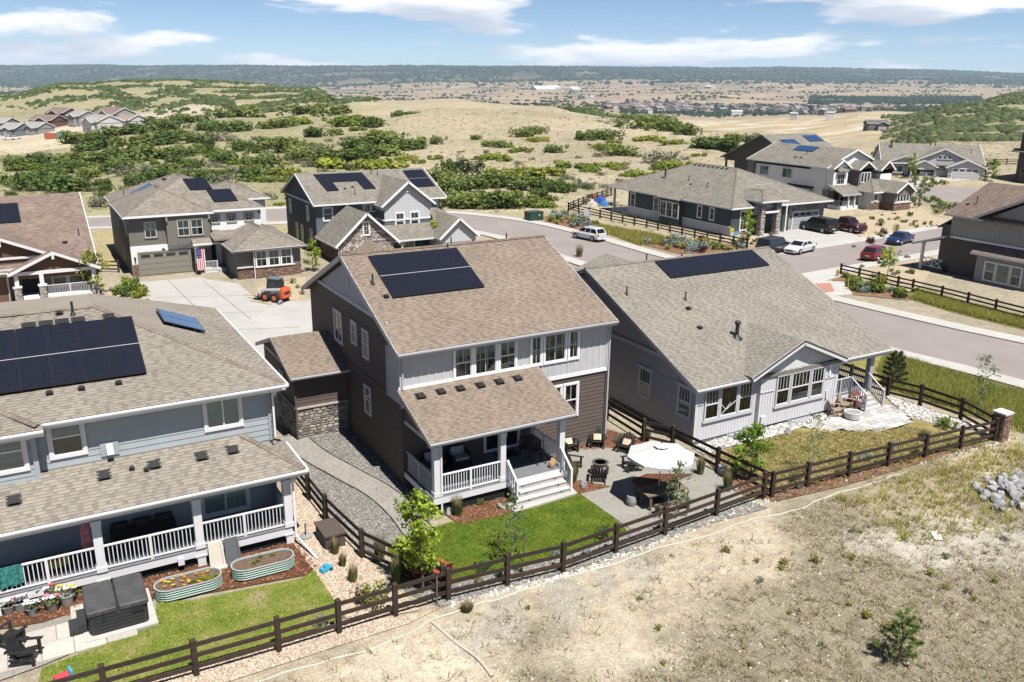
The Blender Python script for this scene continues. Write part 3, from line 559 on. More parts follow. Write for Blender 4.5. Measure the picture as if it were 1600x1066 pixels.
def glassmat():
    m = bpy.data.materials.new('window_glass'); m.use_nodes = True; nt = m.node_tree; nt.nodes.clear(); N = nt.nodes.new; L = nt.links.new
    o = N('ShaderNodeOutputMaterial'); t = N('ShaderNodeBsdfTransparent'); t.inputs[0].default_value = (.82, .90, .88, 1); g = N('ShaderNodeBsdfGlossy'); g.inputs['Roughness'].default_value = .02; g.inputs[0].default_value = (.9, .95, 1, 1)
    fr = N('ShaderNodeFresnel'); fr.inputs[0].default_value = 1.75; mx = N('ShaderNodeMixShader'); L(fr.outputs[0], mx.inputs[0]); L(t.outputs[0], mx.inputs[1]); L(g.outputs[0], mx.inputs[2]); L(mx.outputs[0], o.inputs[0]); return m
M_GLASS = glassmat()
def solarmat(name, col, rough):
    m = bpy.data.materials.new(name); m.use_nodes = True; nt, N, L, b = nodes_of(m); tc = N('ShaderNodeTexCoord')
    br = N('ShaderNodeTexBrick'); br.offset = 0; br.inputs['Scale'].default_value = 1; br.inputs['Brick Width'].default_value = .165; br.inputs['Row Height'].default_value = .165; br.inputs['Mortar Size'].default_value = .004
    br.inputs['Color1'].default_value = (*col, 1); br.inputs['Color2'].default_value = (*sc3(col, .8), 1); br.inputs['Mortar'].default_value = (*sc3(col, 1.7), 1); L(tc.outputs['UV'], br.inputs['Vector'])
    L(br.outputs[0], b.inputs['Base Color']); b.inputs['Roughness'].default_value = rough; b.inputs['Specular IOR Level'].default_value = .5; return m
M_SOLAR = solarmat('solar_cells', (.0095, .0105, .017), .22); M_SOLARF = mat('solar_frame', (.012, .012, .014), .4, .5)
def piece(mesh, name, parent, loc, rot=None, kind=None):
    o = bpy.data.objects.new(name, mesh); COL.objects.link(o); o.parent = parent; o.location = tuple(map(float, loc))
    if rot is not None: o.rotation_euler = rot
    if kind: o['kind'] = kind
    return o
def rootof(o):
    while o.parent is not None: o = o.parent
    return o
def baseof(o): return BASE.get(rootof(o).name, np.zeros(3))
def roof_plane(parent, pts, m, thick=.16, tabs=False, name='roof', seed=1):
    """one slope of a roof: a slab, and for near roofs its overlapping shingles course by course"""
    p = np.array(pts, float); nrm = np.cross(p[1] - p[0], p[2] - p[0]); nrm /= np.linalg.norm(nrm)
    if nrm[2] < 0: p = p[::-1]; nrm = -nrm
    n = len(p); lo = p - np.array([0, 0, thick]); mb = MB()
    mb.add(np.concatenate([p, lo]), [tuple(range(n)), tuple(range(2 * n - 1, n - 1, -1))] + [((k + 1) % n, k, n + k, n + (k + 1) % n) for k in range(n)], .5)
    o = mb.build(name, m, parent)
    if tabs:
        u = np.array([-nrm[1], nrm[0], 0]); u /= np.linalg.norm(u); v = np.cross(nrm, u); c = p[0]
        q = np.stack([(p - c) @ u, (p - c) @ v], 1); r = random.Random(seed); sb = MB(); ex = .145; y = q[:, 1].min() - .02; y1 = q[:, 1].max()
        def span(h):
            xs = []
            for i in range(n):
                a, b = q[i], q[(i + 1) % n]
                if (a[1] - h) * (b[1] - h) < 0: xs.append(a[0] + (b[0] - a[0]) * (h - a[1]) / (b[1] - a[1]))
            return (min(xs), max(xs)) if len(xs) >= 2 else None
        while y < y1 - .03:
            sp = span(min(max(y + ex * .5, q[:, 1].min() + 1e-3), y1 - 1e-3))
            if sp:
                x = sp[0] - r.random() * .2; k = r.random() < .5
                while x < sp[1]:
                    w = r.uniform(.13, .24) if k else r.uniform(.18, .42); a, b = max(x, sp[0] - .01), min(x + w, sp[1] + .01)
                    if b - a > .03:
                        t = (r.uniform(.06, .38) if k else r.uniform(.52, .82)); h = .012 if k else .021; yt = min(y + ex, y1)
                        A = [c + u * X_ + v * Y_ + nrm * Z_ for X_, Y_, Z_ in ((a, y, h), (b, y, h), (b, yt, .004), (a, yt, .004), (a, y, 0), (b, y, 0))]
                        sb.add(A, [(0, 1, 2, 3), (4, 5, 1, 0)], t)
                    x += w; k = (not k) if r.random() < .86 else k
            y += ex
        sb.build('shingles', m, parent, kind='stuff')
    return o
def caps(parent, a, b, m, w=.26):
    """overlapping cap shingles along a ridge or hip"""
    a, b = np.array(a, float), np.array(b, float); L = np.linalg.norm(b - a); d = (b - a) / L; mb = MB(); r = random.Random(4); k = 0
    sd = np.cross(d, [0, 0, 1]); sd /= np.linalg.norm(sd)
    while k < L:
        e = min(k + .17, L); p, q = a + d * k, a + d * e; h = .075; z = np.array([0, 0, 1.])
        mb.add([p - sd * w / 2 + z * .0, p + z * h, p + sd * w / 2, q - sd * w / 2 - z * .02, q + z * (h - .02), q + sd * w / 2 - z * .02], [(0, 3, 4, 1), (1, 4, 5, 2), (0, 1, 2)], r.uniform(.2, .8)); k += .17
    return mb.build('ridge_cap', m, parent)
def pframe(org, u):
    u = np.array([u[0], u[1], 0.], float); u /= np.linalg.norm(u); n = np.array([u[1], -u[0], 0]); o = np.array(org, float)
    return lambda a, h, out: tuple(o + u * a + np.array([0, 0, h]) + n * out)
def fbox(mb, F, a0, h0, a1, h1, o0, o1, tint=.5, mi=0):
    return mb.hexa([F(a0, h0, o1), F(a1, h0, o1), F(a1, h0, o0), F(a0, h0, o0)], [F(a0, h1, o1), F(a1, h1, o1), F(a1, h1, o0), F(a0, h1, o0)], tint, mi)
def window(parent, org, u, w, h, style='hung', trim=.1, blind=0.0, tm=None, grid=None, off=.03, head=0, sill=0, simple=False, name='window'):
    """org = lower left corner seen from outside, u = direction to the right; trim lies outside w x h"""
    F = pframe(org, u); tm = tm or M_WHITE; mb = MB(); t = trim
    fbox(mb, F, -t, -t - sill, w + t, 0, off - .03, off + .045); fbox(mb, F, -t - head, h, w + t + head, h + t + head * .6, off - .03, off + .05)
    fbox(mb, F, -t, 0, 0, h, off - .03, off + .04); fbox(mb, F, w, 0, w + t, h, off - .03, off + .04)
    wo = mb.build(name, tm, parent)
    mb = MB(); mb.add([F(0, 0, off - .026), F(w, 0, off - .026), F(w, h, off - .026), F(0, h, off - .026)], [(0, 1, 2, 3)]); mb.build('window_back', M_ROOM, wo)
    s = .045; mb = MB()
    fbox(mb, F, 0, 0, s, h, off - .02, off + .018); fbox(mb, F, w - s, 0, w, h, off - .02, off + .018); fbox(mb, F, s, 0, w - s, s, off - .02, off + .018); fbox(mb, F, s, h - s, w - s, h, off - .02, off + .018)
    if style == 'hung': fbox(mb, F, s, h * .5 - .03, w - s, h * .5 + .03, off - .02, off + .016)
    if style == 'slide': fbox(mb, F, w * .5 - .03, s, w * .5 + .03, h - s, off - .02, off + .016)
    if grid:
        nx, ny, h0 = grid
        for k in range(1, nx): fbox(mb, F, w * k / nx - .012, h * h0 + .03, w * k / nx + .012, h - s, off - .018, off + .004)
        for k in range(1, ny): fbox(mb, F, s, h * h0 + (h - h * h0) * k / ny - .012, w - s, h * h0 + (h - h * h0) * k / ny + .012, off - .017, off + .005)
    mb.build('sash', M_SASH, wo)
    if blind:
        mb = MB(); mb.add([F(.04, h * (1 - blind), off - .016), F(w - .04, h * (1 - blind), off - .016), F(w - .04, h - .04, off - .016), F(.04, h - .04, off - .016)], [(0, 1, 2, 3)]); mb.build('blind', M_BLIND, wo)
    mb = MB(); mb.add([F(s, s, off - .006), F(w - s, s, off - .006), F(w - s, h - s, off - .006), F(s, h - s, off - .006)], [(0, 1, 2, 3)]); mb.build('pane', M_GLASS, wo)
    return wo
def boards(parent, org, u, L, h, m, pitch=.19, joined=False, name='siding_board', gaps=()):
    """lap siding, each board lapped over the one below; gaps = (a0, a1, h0, h1) openings"""
    F = pframe(org, u); z = 0; mb = MB(); r = random.Random(int(L * 100 + h * 10))
    while z < h - .02:
        top = min(z + pitch, h); segs = [(0, L)]
        for a0, a1, h0, h1 in gaps:
            if h0 < z + pitch * .5 < h1: segs = [s for sg in segs for s in ((sg[0], min(sg[1], a0)), (max(sg[0], a1), sg[1])) if s[1] - s[0] > .02]
        for a0, a1 in segs:
            q = mb if joined else MB(); tn = r.uniform(.2, .8)
            q.add([F(a0, z, .0), F(a1, z, .0), F(a1, z, .026), F(a0, z, .026), F(a0, top, .006), F(a1, top, .006)], [(0, 1, 2, 3)[::-1], (3, 2, 5, 4), (0, 3, 4), (1, 5, 2)], tn)
            if not joined: q.build(name, m, parent)
        z += pitch
    if joined: mb.build(name + 's', m, parent, kind='stuff')
def battens(parent, org, u, L, h, m, pitch=.4, top=None, joined=False, w=.05):
    """vertical strips on a panelled wall; top(a) gives a sloping upper end"""
    F = pframe(org, u); a = pitch * .5; mb = MB()
    while a < L:
        q = mb if joined else MB(); hh = top(a) if top else h
        if hh > .1:
            fbox(q, F, a - w / 2, 0, a + w / 2, hh, .0, .022)
            if not joined: q.build('batten', m, parent)
        a += pitch
    if joined: mb.build('battens', m, parent, kind='stuff')
def stones(parent, org, u, L, h, m, sw=(.22, .5), sh=(.10, .2), joined=False, top=None, out=.05, seed=2, back=None, name='stone'):
    """ledge-stone veneer: courses of uneven stones, each with its own length and depth"""
    F = pframe(org, u); r = random.Random(seed); z = 0; mb = MB(); bk = MB()
    if top is None: fbox(bk, F, 0, 0, L, h, -.01, .012)
    while z < h - .03:
        hh = min(r.uniform(*sh), h - z); a = -r.random() * .2
        while a < L:
            w = r.uniform(*sw); a0, a1 = max(a, 0), min(a + w, L); g = .012
            lim = top((a0 + a1) / 2) if top else h
            if a1 - a0 > .06 and z + hh <= lim + .02:
                o = out * r.uniform(.5, 1.25); q = mb if joined else MB(); j = lambda: r.uniform(0, .016); tn = r.random()
                A = [F(a0 + g + j(), z + g + j(), 0), F(a1 - g - j(), z + g + j(), 0), F(a1 - g - j(), z + hh - g - j(), 0), F(a0 + g + j(), z + hh - g - j(), 0)]
                c = .02; B = [F(a0 + g + c + j(), z + g + c, o), F(a1 - g - c - j(), z + g + c, o * r.uniform(.8, 1.1)), F(a1 - g - c - j(), z + hh - g - c, o), F(a0 + g + c + j(), z + hh - g - c, o * r.uniform(.8, 1.1))]
                q.add(A + B, [(4, 5, 6, 7), (0, 1, 5, 4), (1, 2, 6, 5), (2, 3, 7, 6), (3, 0, 4, 7)], tn)
                if not joined: q.build(name, m, parent)
            a += w
        z += hh
    if top is None: bk.build('mortar', back or M_MORT, parent)
    if joined: mb.build('stones', m, parent, kind='stuff')
def railing(parent, p, q, h=.95, m=None, pitch=.125, posts=1, drop0=.08, bw=.032, ends=False, bm=None):
    """porch railing: rails and posts, each baluster a piece of its own; p, q = feet of its ends (may slope)"""
    m = m or M_WHITE; p, q = np.array(p, float), np.array(q, float); d = q - p; L = np.linalg.norm(d[:2]); mb = MB(); z = np.array([0, 0, 1.])
    mb.beam(p + z * h, q + z * h, .085, .05); mb.beam(p + z * drop0, q + z * drop0, .05, .06)
    for k in range(1, posts + 1): c = p + d * k / (posts + 1); mb.box(c[0] - .05, c[1] - .05, c[2], c[0] + .05, c[1] + .05, c[2] + h + .02)
    if ends:
        for c in (p, q): mb.box(c[0] - .05, c[1] - .05, c[2] - .1, c[0] + .05, c[1] + .05, c[2] + h + .04)
    o = mb.build('railing', m, parent); b = MB(); slope = d[2] / max(L, .01); b.box(-bw / 2, -bw / 2, drop0, bw / 2, bw / 2, h - .02); me = b.mesh('baluster', bm or m); n = int(L / pitch)
    for k in range(1, n):
        c = p + d * k / n
        if posts and min(abs(k / n - j / (posts + 1)) for j in range(1, posts + 1)) * L < .08: continue
        piece(me, 'baluster', o, c - baseof(parent))
    return o
def boxvent(parent, c, slope, m=None, s=.30, up=(0, 1)):
    """low hooded roof vent sitting on a slope that rises along up"""
    mb = MB(); u = np.array([up[0], up[1], 0.]); sd = np.array([-u[1], u[0], 0.]); c = np.array(c, float); sv = np.array([u[0], u[1], slope]); n = np.array([-u[0] * slope, -u[1] * slope, 1.])
    q = lambda a, b, h: tuple(c + sd * a + sv * b + n * h)
    mb.hexa([q(-s * .75, -s * .6, .0), q(s * .75, -s * .6, .0), q(s * .75, s * .75, .0), q(-s * .75, s * .75, .0)], [q(-s * .75, -s * .6, .02), q(s * .75, -s * .6, .02), q(s * .75, s * .75, .02), q(-s * .75, s * .75, .02)])
    mb.hexa([q(-s / 2, -s / 2, .02), q(s / 2, -s / 2, .02), q(s / 2, s / 2, .02), q(-s / 2, s / 2, .02)], [q(-s * .55, -s * .62, .14), q(s * .55, -s * .62, .14), q(s * .5, s * .42, .11), q(-s * .5, s * .42, .11)]); return mb.build('roof_vent', m or M_VENT, parent)
def pipe(parent, c, h=.45, r=.045, cap=False, m=None):
    mb = MB(); c = np.array(c, float); mb.lathe(c - [0, 0, .1], [(r * 3.2, 0), (r * 2.6, .09), (r * 1.3, .2), (r, .24), (r, h + .1)], 10)
    if cap: mb.lathe(c + [0, 0, h - .02], [(r * 1.0, 0), (r * 1.5, .02), (r * 1.5, .16), (r * 1.1, .2)], 10)
    return mb.build('vent_pipe', m or M_PIPE, parent)
def solar(parent, tl, tr, br, bl, rows, cols, skip=(), lift=.1, cells=None, gap=.016):
    tl, tr, br, bl = [np.array(k, float) for k in (tl, tr, br, bl)]; n = np.cross(tr - tl, bl - tl); n = -n if n[2] < 0 else n; n /= np.linalg.norm(n)
    B = lambda s, t: (tl * (1 - s) + tr * s) * (1 - t) + (bl * (1 - s) + br * s) * t
    W, H = np.linalg.norm(tr - tl), np.linalg.norm(bl - tl)
    rails = MB()
    for i in range(rows):
        for k in (.25, .75): rails.beam(B(.01, (i + k) / rows) + n * lift * .4, B(.99, (i + k) / rows) + n * lift * .4, .05, lift * .7, up=tuple(n))
    if not skip: rails.poly([B(s, t) + n * .03 for s, t in ((.002, .998), (.998, .998), (.998, .002), (.002, .002))]); rails.build('rail_and_shade_sheet', M_SOLARF, parent)  # rails plus a dark sheet added below the panels as shade in the gaps
    if rows == 2 and not skip: MB().beam(B(.0, .5) + n * (lift - .005), B(1, .5) + n * (lift - .005), .03, .01, up=tuple(n)).build('mid_rail', M_GUT, parent)
    for i in range(rows):
        for j in range(cols):
            if (i, j) in skip: continue
            s0, s1, t0, t1 = j / cols + gap / 2 / W, (j + 1) / cols - gap / 2 / W, i / rows + gap / H, (i + 1) / rows - gap / H
            A = [B(s0, t1), B(s1, t1), B(s1, t0), B(s0, t0)]; mb = MB(); mb.hexa([a + n * (lift - .04) for a in A], [a + n * lift for a in A]); o = mb.build('solar_panel', M_SOLARF, parent)
            e = .022; A2 = [B(s0 + e / W, t1 - e / H), B(s1 - e / W, t1 - e / H), B(s1 - e / W, t0 + e / H), B(s0 + e / W, t0 + e / H)]; mb = MB(); mb.poly([a + n * (lift + .004) for a in A2]); mb.build('solar_cells', cells or M_SOLAR, o)
def gutter(parent, p, q, m=None, r=.07):
    mb = MB(); p, q = np.array(p, float), np.array(q, float); d = (q - p) / np.linalg.norm(q - p); n = np.array([d[1], -d[0], 0]); z = np.array([0, 0, 1.])
    prof = [(0, .0), (0, -.13), (.09, -.13), (.12, -.06), (.12, 0), (.10, 0), (.10, -.02), (.02, -.02)]
    a = [p + n * x + z * y for x, y in prof]; b = [q + n * x + z * y for x, y in prof]; k = len(prof)
    mb.add(a + b, [(i, (i + 1) % k, k + (i + 1) % k, k + i) for i in range(k)] + [tuple(range(k))[::-1], tuple(range(k, 2 * k))]); return mb.build('gutter', m or M_GUT, parent)
def downspout(parent, pts, m=None):
    mb = MB()
    for a, b in zip(pts[:-1], pts[1:]): mb.beam(a, b, .08, .06, up=(0, 1, 0) if abs(a[2] - b[2]) > .3 else (0, 0, 1))
    return mb.build('downspout', m or M_GUT, parent)
def plank(parent, p, q, w, h, m, name='trim_board', up=(0, 0, 1)):
    return MB().beam(p, q, w, h, up).build(name, m, parent)
def post(parent, x, y, z0, z1, s, m, name='porch_post', base=True):
    mb = MB(); mb.box(x - s / 2, y - s / 2, z0, x + s / 2, y + s / 2, z1)
    if base: mb.box(x - s / 2 - .03, y - s / 2 - .03, z0 + .002, x + s / 2 + .03, y + s / 2 + .03, z0 + .2); mb.box(x - s / 2 - .025, y - s / 2 - .025, z1 - .18, x + s / 2 + .025, y + s / 2 + .025, z1 - .004)
    return mb.build(name, m, parent)
def garage_door(parent, org, u, w, h, m, panes=4, rows=4, fm=None):
    F = pframe(org, u); mb = MB(); fbox(mb, F, -.14, 0, 0, h + .16, .0, .07); fbox(mb, F, w, 0, w + .14, h + .16, .0, .07); fbox(mb, F, 0, h, w, h + .16, 0, .07)
    o = mb.build('garage_door', fm or M_WHITE, parent); ph = h / rows
    for r in range(rows):
        mb = MB(); fbox(mb, F, .01, r * ph + .012, w - .01, (r + 1) * ph - .012, .0, .03)
        for k in range(panes):
            a0, a1 = w * k / panes + .12, w * (k + 1) / panes - .12
            if r < rows - 1: fbox(mb, F, a0, r * ph + .1, a1, (r + 1) * ph - .1, .03, .042)
        mb.build('door_panel', m, o)
    for k in range(panes):
        mb = MB(); fbox(mb, F, w * k / panes + .16, (rows - 1) * ph + .13, w * (k + 1) / panes - .16, h - .13, .03, .046); mb.build('pane', M_DARKGL, o)
    return o
M_DARKGL = mat('dark_glass', (.015, .017, .02), .08, .6)
# ------------------------------------------------------------------ the brown house in the middle
def brown_house():
    H = thing('house', 'two storey brown house in the middle with brown shingle roof and stepped back porch', 'house', (13.68, 33.35, 0))
    xL, xR, yB, yF = 13.68, 24.75, 33.35, 46.2; xe, xr, ye, ze, yr, zr, yf = 13.3, 24.95, 32.8, 6.66, 39.75, 9.72, 46.7
    sl = (zr - ze) / (yr - ye); rz = lambda y: ze + sl * (y - ye) if y < yr else zr - sl * (y - yr)
    prof = [(yB, -2), (yF, -2), (yF, rz(yF) - .2), (yr, zr - .24), (yB, rz(yB) - .2)]
    MB().prism(prof, 0, xL, xR).build('wall', M_BROWN, H)
    roof_plane(H, [(xe, ye, ze), (xr, ye, ze), (xr, yr, zr), (xe, yr, zr)], R_BROWN, tabs=True, seed=3)
    roof_plane(H, [(xr, yf, rz(yf)), (xe, yf, rz(yf)), (xe, yr, zr), (xr, yr, zr)], R_BROWN)
    caps(H, (xe, yr, zr), (xr, yr, zr), M_CAP)
    # small front gable showing beyond the ridge
    roof_plane(H, [(15.2, 40.6, 7.75), (15.2, 46.5, 7.75), (17.3, 46.5, 9.03), (17.3, 40.6, 9.03)], R_BROWN, tabs=True, seed=31)
    roof_plane(H, [(19.4, 46.5, 7.75), (19.4, 40.6, 7.75), (17.3, 40.6, 9.03), (17.3, 46.5, 9.03)], R_BROWN, tabs=True, seed=32)
    MB().prism([(15.5, 6.6), (19.1, 6.6), (19.1, 7.75), (17.3, 8.8), (15.5, 7.75)], 1, 42, 46.3).build('front_gable', M_BROWN, H)
    # barge boards and fascia
    for x in (xe + .01, xr - .01):
        plank(H, (x, ye, ze - .12), (x, yr, zr - .12), .05, .24, M_GUT, 'barge_board'); plank(H, (x, yf, rz(yf) - .12), (x, yr, zr - .12), .05, .24, M_GUT, 'barge_board')
    gutter(H, (xe, ye, ze - .02), (xr, ye, ze - .02)); plank(H, (xe, ye + .03, ze - .16), (xr, ye + .03, ze - .16), .04, .2, M_GUT, 'fascia')
    MB().box(xL - .3, ye + .05, ze - .24, xR + .15, yB, ze - .2).build('soffit', M_GUT, H)
    # upper grey box, front (seen) side and its return on the left wall
    MB().box(xL - .05, yB - .05, 3.98, xR + .03, yB, 6.44).build('wall_panel', M_GBLUE, H); MB().box(xL - .05, yB, 4.05, xL, 34.82, 6.5).build('wall_panel', M_GBLUE, H)
    battens(H, (xL - .05, yB - .05, 4.1), (1, 0), 11.1, 2.32, M_BATT, .375); battens(H, (xL - .05, 34.82, 4.08), (0, -1), 1.45, 2.4, M_BATT, .375)
    plank(H, (xL - .07, yB - .07, 4.03), (xR + .05, yB - .07, 4.03), .05, .17, M_WHITE); plank(H, (xL - .075, 34.82, 4.06), (xL - .075, 34.82, 6.5), .06, .1, M_GBLUE, up=(0, 1, 0)); plank(H, (xL - .075, yB - .07, 4.1), (xL - .075, yB - .07, 6.4), .1, .1, M_GBLUE, 'corner_board', up=(0, 1, 0))
    plank(H, (xR + .02, yB - .07, 4.1), (xR + .02, yB - .07, 6.4), .1, .08, M_BATT, 'corner_board', up=(0, 1, 0))
    # gable end panels
    tri = [(36.55, 7.5), (44.95, 7.5), (44.95, rz(44.95) - .25), (yr, zr - .26), (36.55, rz(36.55) - .25)]
    tri = [(36.3, 7.5), (43.2, 7.5), (yr, zr - .28)]
    MB().prism([(35.35, 7.5), (44.15, 7.5), (yr, zr - .32)], 0, xL - .06, xL).build('gable_panel', M_GBLUE, H)
    top = lambda a: max(0, min(rz(45.1 - a), 99) - 7.5 - .32)
    battens(H, (xL - .06, 45.1, 7.5), (0, -1), 10.7, 1, M_BATT, .4, top=top); plank(H, (xL - .07, 45.1, 7.46), (xL - .07, 34.6, 7.46), .06, .2, M_BATT, 'belt_board')
    MB().box(xL - .085, yr - .22, 8.0, xL - .06, yr + .22, 8.65).build('gable_vent', M_GBLUE, H)
    plank(H, (xL - .02, yB + 1.5, 4.05), (xL - .02, yF, 4.05), .05, .22, M_BROWN, 'belt_board'); boards(H, (xL, yF, 0.3), (0, -1), yF - yB, 3.62, M_BROWN, .2, joined=True); boards(H, (xL, yF, 4.2), (0, -1), yF - 34.82, 2.5, M_BROWN, .2, joined=True)
    # rear lower wall: boards one by one
    boards(H, (20.35, yB, .35), (1, 0), xR - 20.35, 3.6, M_BROWN, .2, gaps=[(.85, 2.75, 1.42, 3.28)]); boards(H, (xL, yB, .95), (1, 0), 6.67, 2.6, M_BROWN, .2, gaps=[(4.1, 6.05, 0, 2.15)])
    MB().box(xL + .05, yB - .012, -.5, xR - .05, yB, .33).build('foundation', M_FOUND, H); plank(H, (xR, yB - .03, .05), (xR, yB - .03, 3.95), .07, .1, M_BROWN, 'corner_board', up=(0, 1, 0))
    downspout(H, [(24.86, 32.9, 6.45), (24.82, 33.2, 6.25), (24.82, 33.24, .3)], M_GUT); downspout(H, [(13.6, 32.9, 6.45), (13.7, 33.18, 6.3), (13.66, 33.2, 4.85)], M_GUT)
    # windows
    z0 = 4.93
    for x, w, st, g in ((16.27, .82, 'hung', (2, 1, .5)), (17.3, 1.08, 'fixed', (2, 2, 0)), (18.59, .82, 'hung', (2, 1, .5))): window(H, (x, yB - .05, z0), (1, 0), w, 1.36, st, .1, blind=.28, grid=g)
    for x, w, g in ((20.32, .5, (2, 2, 0)), (21.05, 1.16, (2, 2, 0)), (22.45, .5, (2, 2, 0))): window(H, (x, yB - .05, z0), (1, 0), w, 1.36, 'fixed', .1, grid=g)
    MB().box(16.16, yB - .1, 4.78, 19.52, yB - .052, 4.84).build('window_sill', M_WHITE, H); MB().box(20.21, yB - .1, 4.78, 23.07, yB - .052, 4.84).build('window_sill', M_WHITE, H)
    window(H, (21.33, yB, 1.9), (1, 0), .72, 1.62, 'hung', .11, grid=(2, 1, .5)); window(H, (22.3, yB, 1.9), (1, 0), .72, 1.62, 'hung', .11, grid=(2, 1, .5))
    for y, z, w, h in ((42.1, 4.85, 1.05, 1.55), (39.5, 5.4, .62, 1.02), (37.9, 5.1, .62, 1.28), (37.95, 2.25, .68, 1.3)): window(H, (xL, y, z), (0, -1), w, h, 'slide' if w > 1 else 'hung', .09, blind=.45, tm=M_HLT)
    # back porch
    y0, dz = 30.2, .9
    D = MB(); D.box(xL + .02, y0, dz - .32, 20.35, yB - .02, dz - .03); D.build('porch_frame', M_HLT, H)
    k = y0
    while k < yB - .1: MB().box(xL, k, dz - .03, 20.37, k + .135, dz).build('deck_board', M_DECK, H); k += .142
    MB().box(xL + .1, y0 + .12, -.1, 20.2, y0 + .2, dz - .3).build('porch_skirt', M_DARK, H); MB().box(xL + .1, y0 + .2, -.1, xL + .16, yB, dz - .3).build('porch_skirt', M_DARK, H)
    for x in (13.92, 17.12, 20.2): post(H, x, y0 + .2, dz, 3.2, .27, M_HLT)
    MB().box(xL + .05, y0 + .08, 3.2, 20.4, y0 + .34, 3.47).build('porch_beam', M_HLT, H); MB().box(xL + .06, y0 + .34, 3.2, xL + .28, yB - .05, 3.45).build('porch_beam', M_GBLUE, H)
    pe, pz, pt = 29.95, 3.58, 4.82; roof_plane(H, [(13.45, pe, pz), (20.68, pe, pz), (20.68, yB - .06, pt), (13.45, yB - .06, pt)], R_BROWN, tabs=True, seed=5)
    plank(H, (13.5, yB - .085, pt + .05), (20.66, yB - .085, pt + .05), .05, .16, M_WHITE, 'flashing')
    gutter(H, (13.45, pe, pz - .02), (20.68, pe, pz - .02), M_GUT); plank(H, (13.45, pe + .03, pz - .13), (20.68, pe + .03, pz - .13), .04, .2, M_GUT, 'fascia')
    for x in (13.47, 20.66): plank(H, (x, pe, pz - .1), (x, yB - .06, pt - .1), .05, .2, M_GUT, 'barge_board')
    MB().prism([(pe + .3, 3.4), (yB - .06, 3.4), (yB - .06, 4.62), (pe + .3, 3.55)], 0, xL + .06, xL + .12).build('porch_gable', M_BROWN, H)
    MB().box(xL + .15, pe + .3, 3.43, 20.4, yB - .07, 3.46).build('porch_ceiling', M_HLT, H)
    downspout(H, [(14.12, 29.92, 3.42), (14.1, 30.24, 3.3), (14.1, 30.24, .12)], M_HLT)
    railing(H, (14.06, y0 + .12, dz), (16.98, y0 + .12, dz), m=M_WHITE); railing(H, (xL + .14, y0 + .34, dz), (xL + .14, yB - .1, dz), m=M_GBLUE); railing(H, (20.28, y0 + .34, dz), (20.28, yB - .1, dz), m=M_WHITE)
    # steps
    for i in range(3):
        zt = dz - .205 * (i + 1); yy = y0 - .3 * (i + 1); S = MB(); S.box(17.35, yy, zt - .2 if i < 2 else -.02, 20.05, yy + .3, zt - .03); S.box(17.33, yy - .03, zt - .03, 20.07, yy + .3, zt); S.build('step', M_STEP, H)
        for x in (17.9, 19.6): MB().box(x - .05, yy - .016, zt - .1, x + .05, yy, zt - .05).build('step_light', M_VENT, H)
    for x in (17.3, 20.12): railing(H, (x, y0 - .86, .22), (x, y0 - .02, dz), m=M_WHITE, posts=0, pitch=.14, ends=True)
    F = pframe((17.8, yB, dz + .02), (1, 0))
    wd = window(H, (17.86, yB, dz + .06), (1, 0), 1.78, 2.02, 'slide', .11, name='patio_door'); window(H, (14.95, yB, 1.9), (1, 0), .75, .9, 'fixed', .09)
    MB().box(18.1, 32.3, dz + .002, 19.2, 33.0, dz + .02).build('door_mat', M_DARK, H)
    for px, py in ((657, 617), (689, 610), (719, 605), (750.5, 600), (780, 594.5), (808.5, 589)): boxvent(H, onplane(px, py + 3, (13.45, pe, pz), (0, -(pt - pz) / (yB - .06 - pe), 1)), .37)
    pipe(H, (14.05, 37.4, rz(37.4)), .5); boxvent(H, (14.3, 36.4, rz(36.4)), sl, s=.18); pipe(H, (19.4, 40.0, 9.62), .45, .035); pipe(H, (22.7, 40.0, 9.62), .4, .04); pipe(H, (19.0, 39.6, 9.65), .2, .03)
    solar(H, (14.58, 39.38, rz(39.38)), (19.38, 39.38, rz(39.38)), (19.36, 36.22, rz(36.22)), (14.56, 36.22, rz(36.22)), 2, 5)
    # attached garage
    gl, gr, gb, gf = 10.95, xL, 40.6, 46.5; gs = .35; ge, gze, gry = 40.1, 3.75, 43.5; gzr = gze + gs * (gry - ge)
    MB().prism([(gb, -2), (gf, -2), (gf, gze + .0), (gry, gzr - .22), (gb, gze - .05)], 0, gl, gr - .01).build('garage_wall', M_BROWN, H)
    roof_plane(H, [(10.6, ge, gze), (gr - .01, ge, gze), (gr - .01, gry, gzr), (10.6, gry, gzr)], R_BROWN, tabs=True, seed=8); roof_plane(H, [(gr - .01, 46.9, gze), (10.6, 46.9, gze), (10.6, gry, gzr), (gr - .01, gry, gzr)], R_BROWN)
    gutter(H, (10.6, ge, gze - .02), (gr - .02, ge, gze - .02)); plank(H, (10.61, ge, gze - .1), (10.61, gry, gzr - .1), .05, .2, M_GUT, 'barge_board'); plank(H, (10.61, 46.9, gze - .1), (10.61, gry, gzr - .1), .05, .2, M_GUT, 'barge_board')
    plank(H, (gl - .03, 46.2, gze), (gl - .03, 40.8, gze), .05, .16, M_BATT, 'belt_board'); battens(H, (gl - .02, 46.0, gze + .05), (0, -1), 5, 1, M_BATT, .4, top=lambda a: max(0, 1.2 - abs(a - 2.5) * .42), joined=True)
    boards(H, (gl, gb, 1.95), (1, 0), gr - gl - .02, 1.75, M_BROWN, .2); plank(H, (gl - .06, gb - .05, 1.9), (gr - .02, gb - .05, 1.9), .12, .09, M_STONE2, 'stone_sill'); plank(H, (gl - .05, 46.4, 1.9), (gl - .05, gb, 1.9), .12, .09, M_STONE2, 'stone_sill')
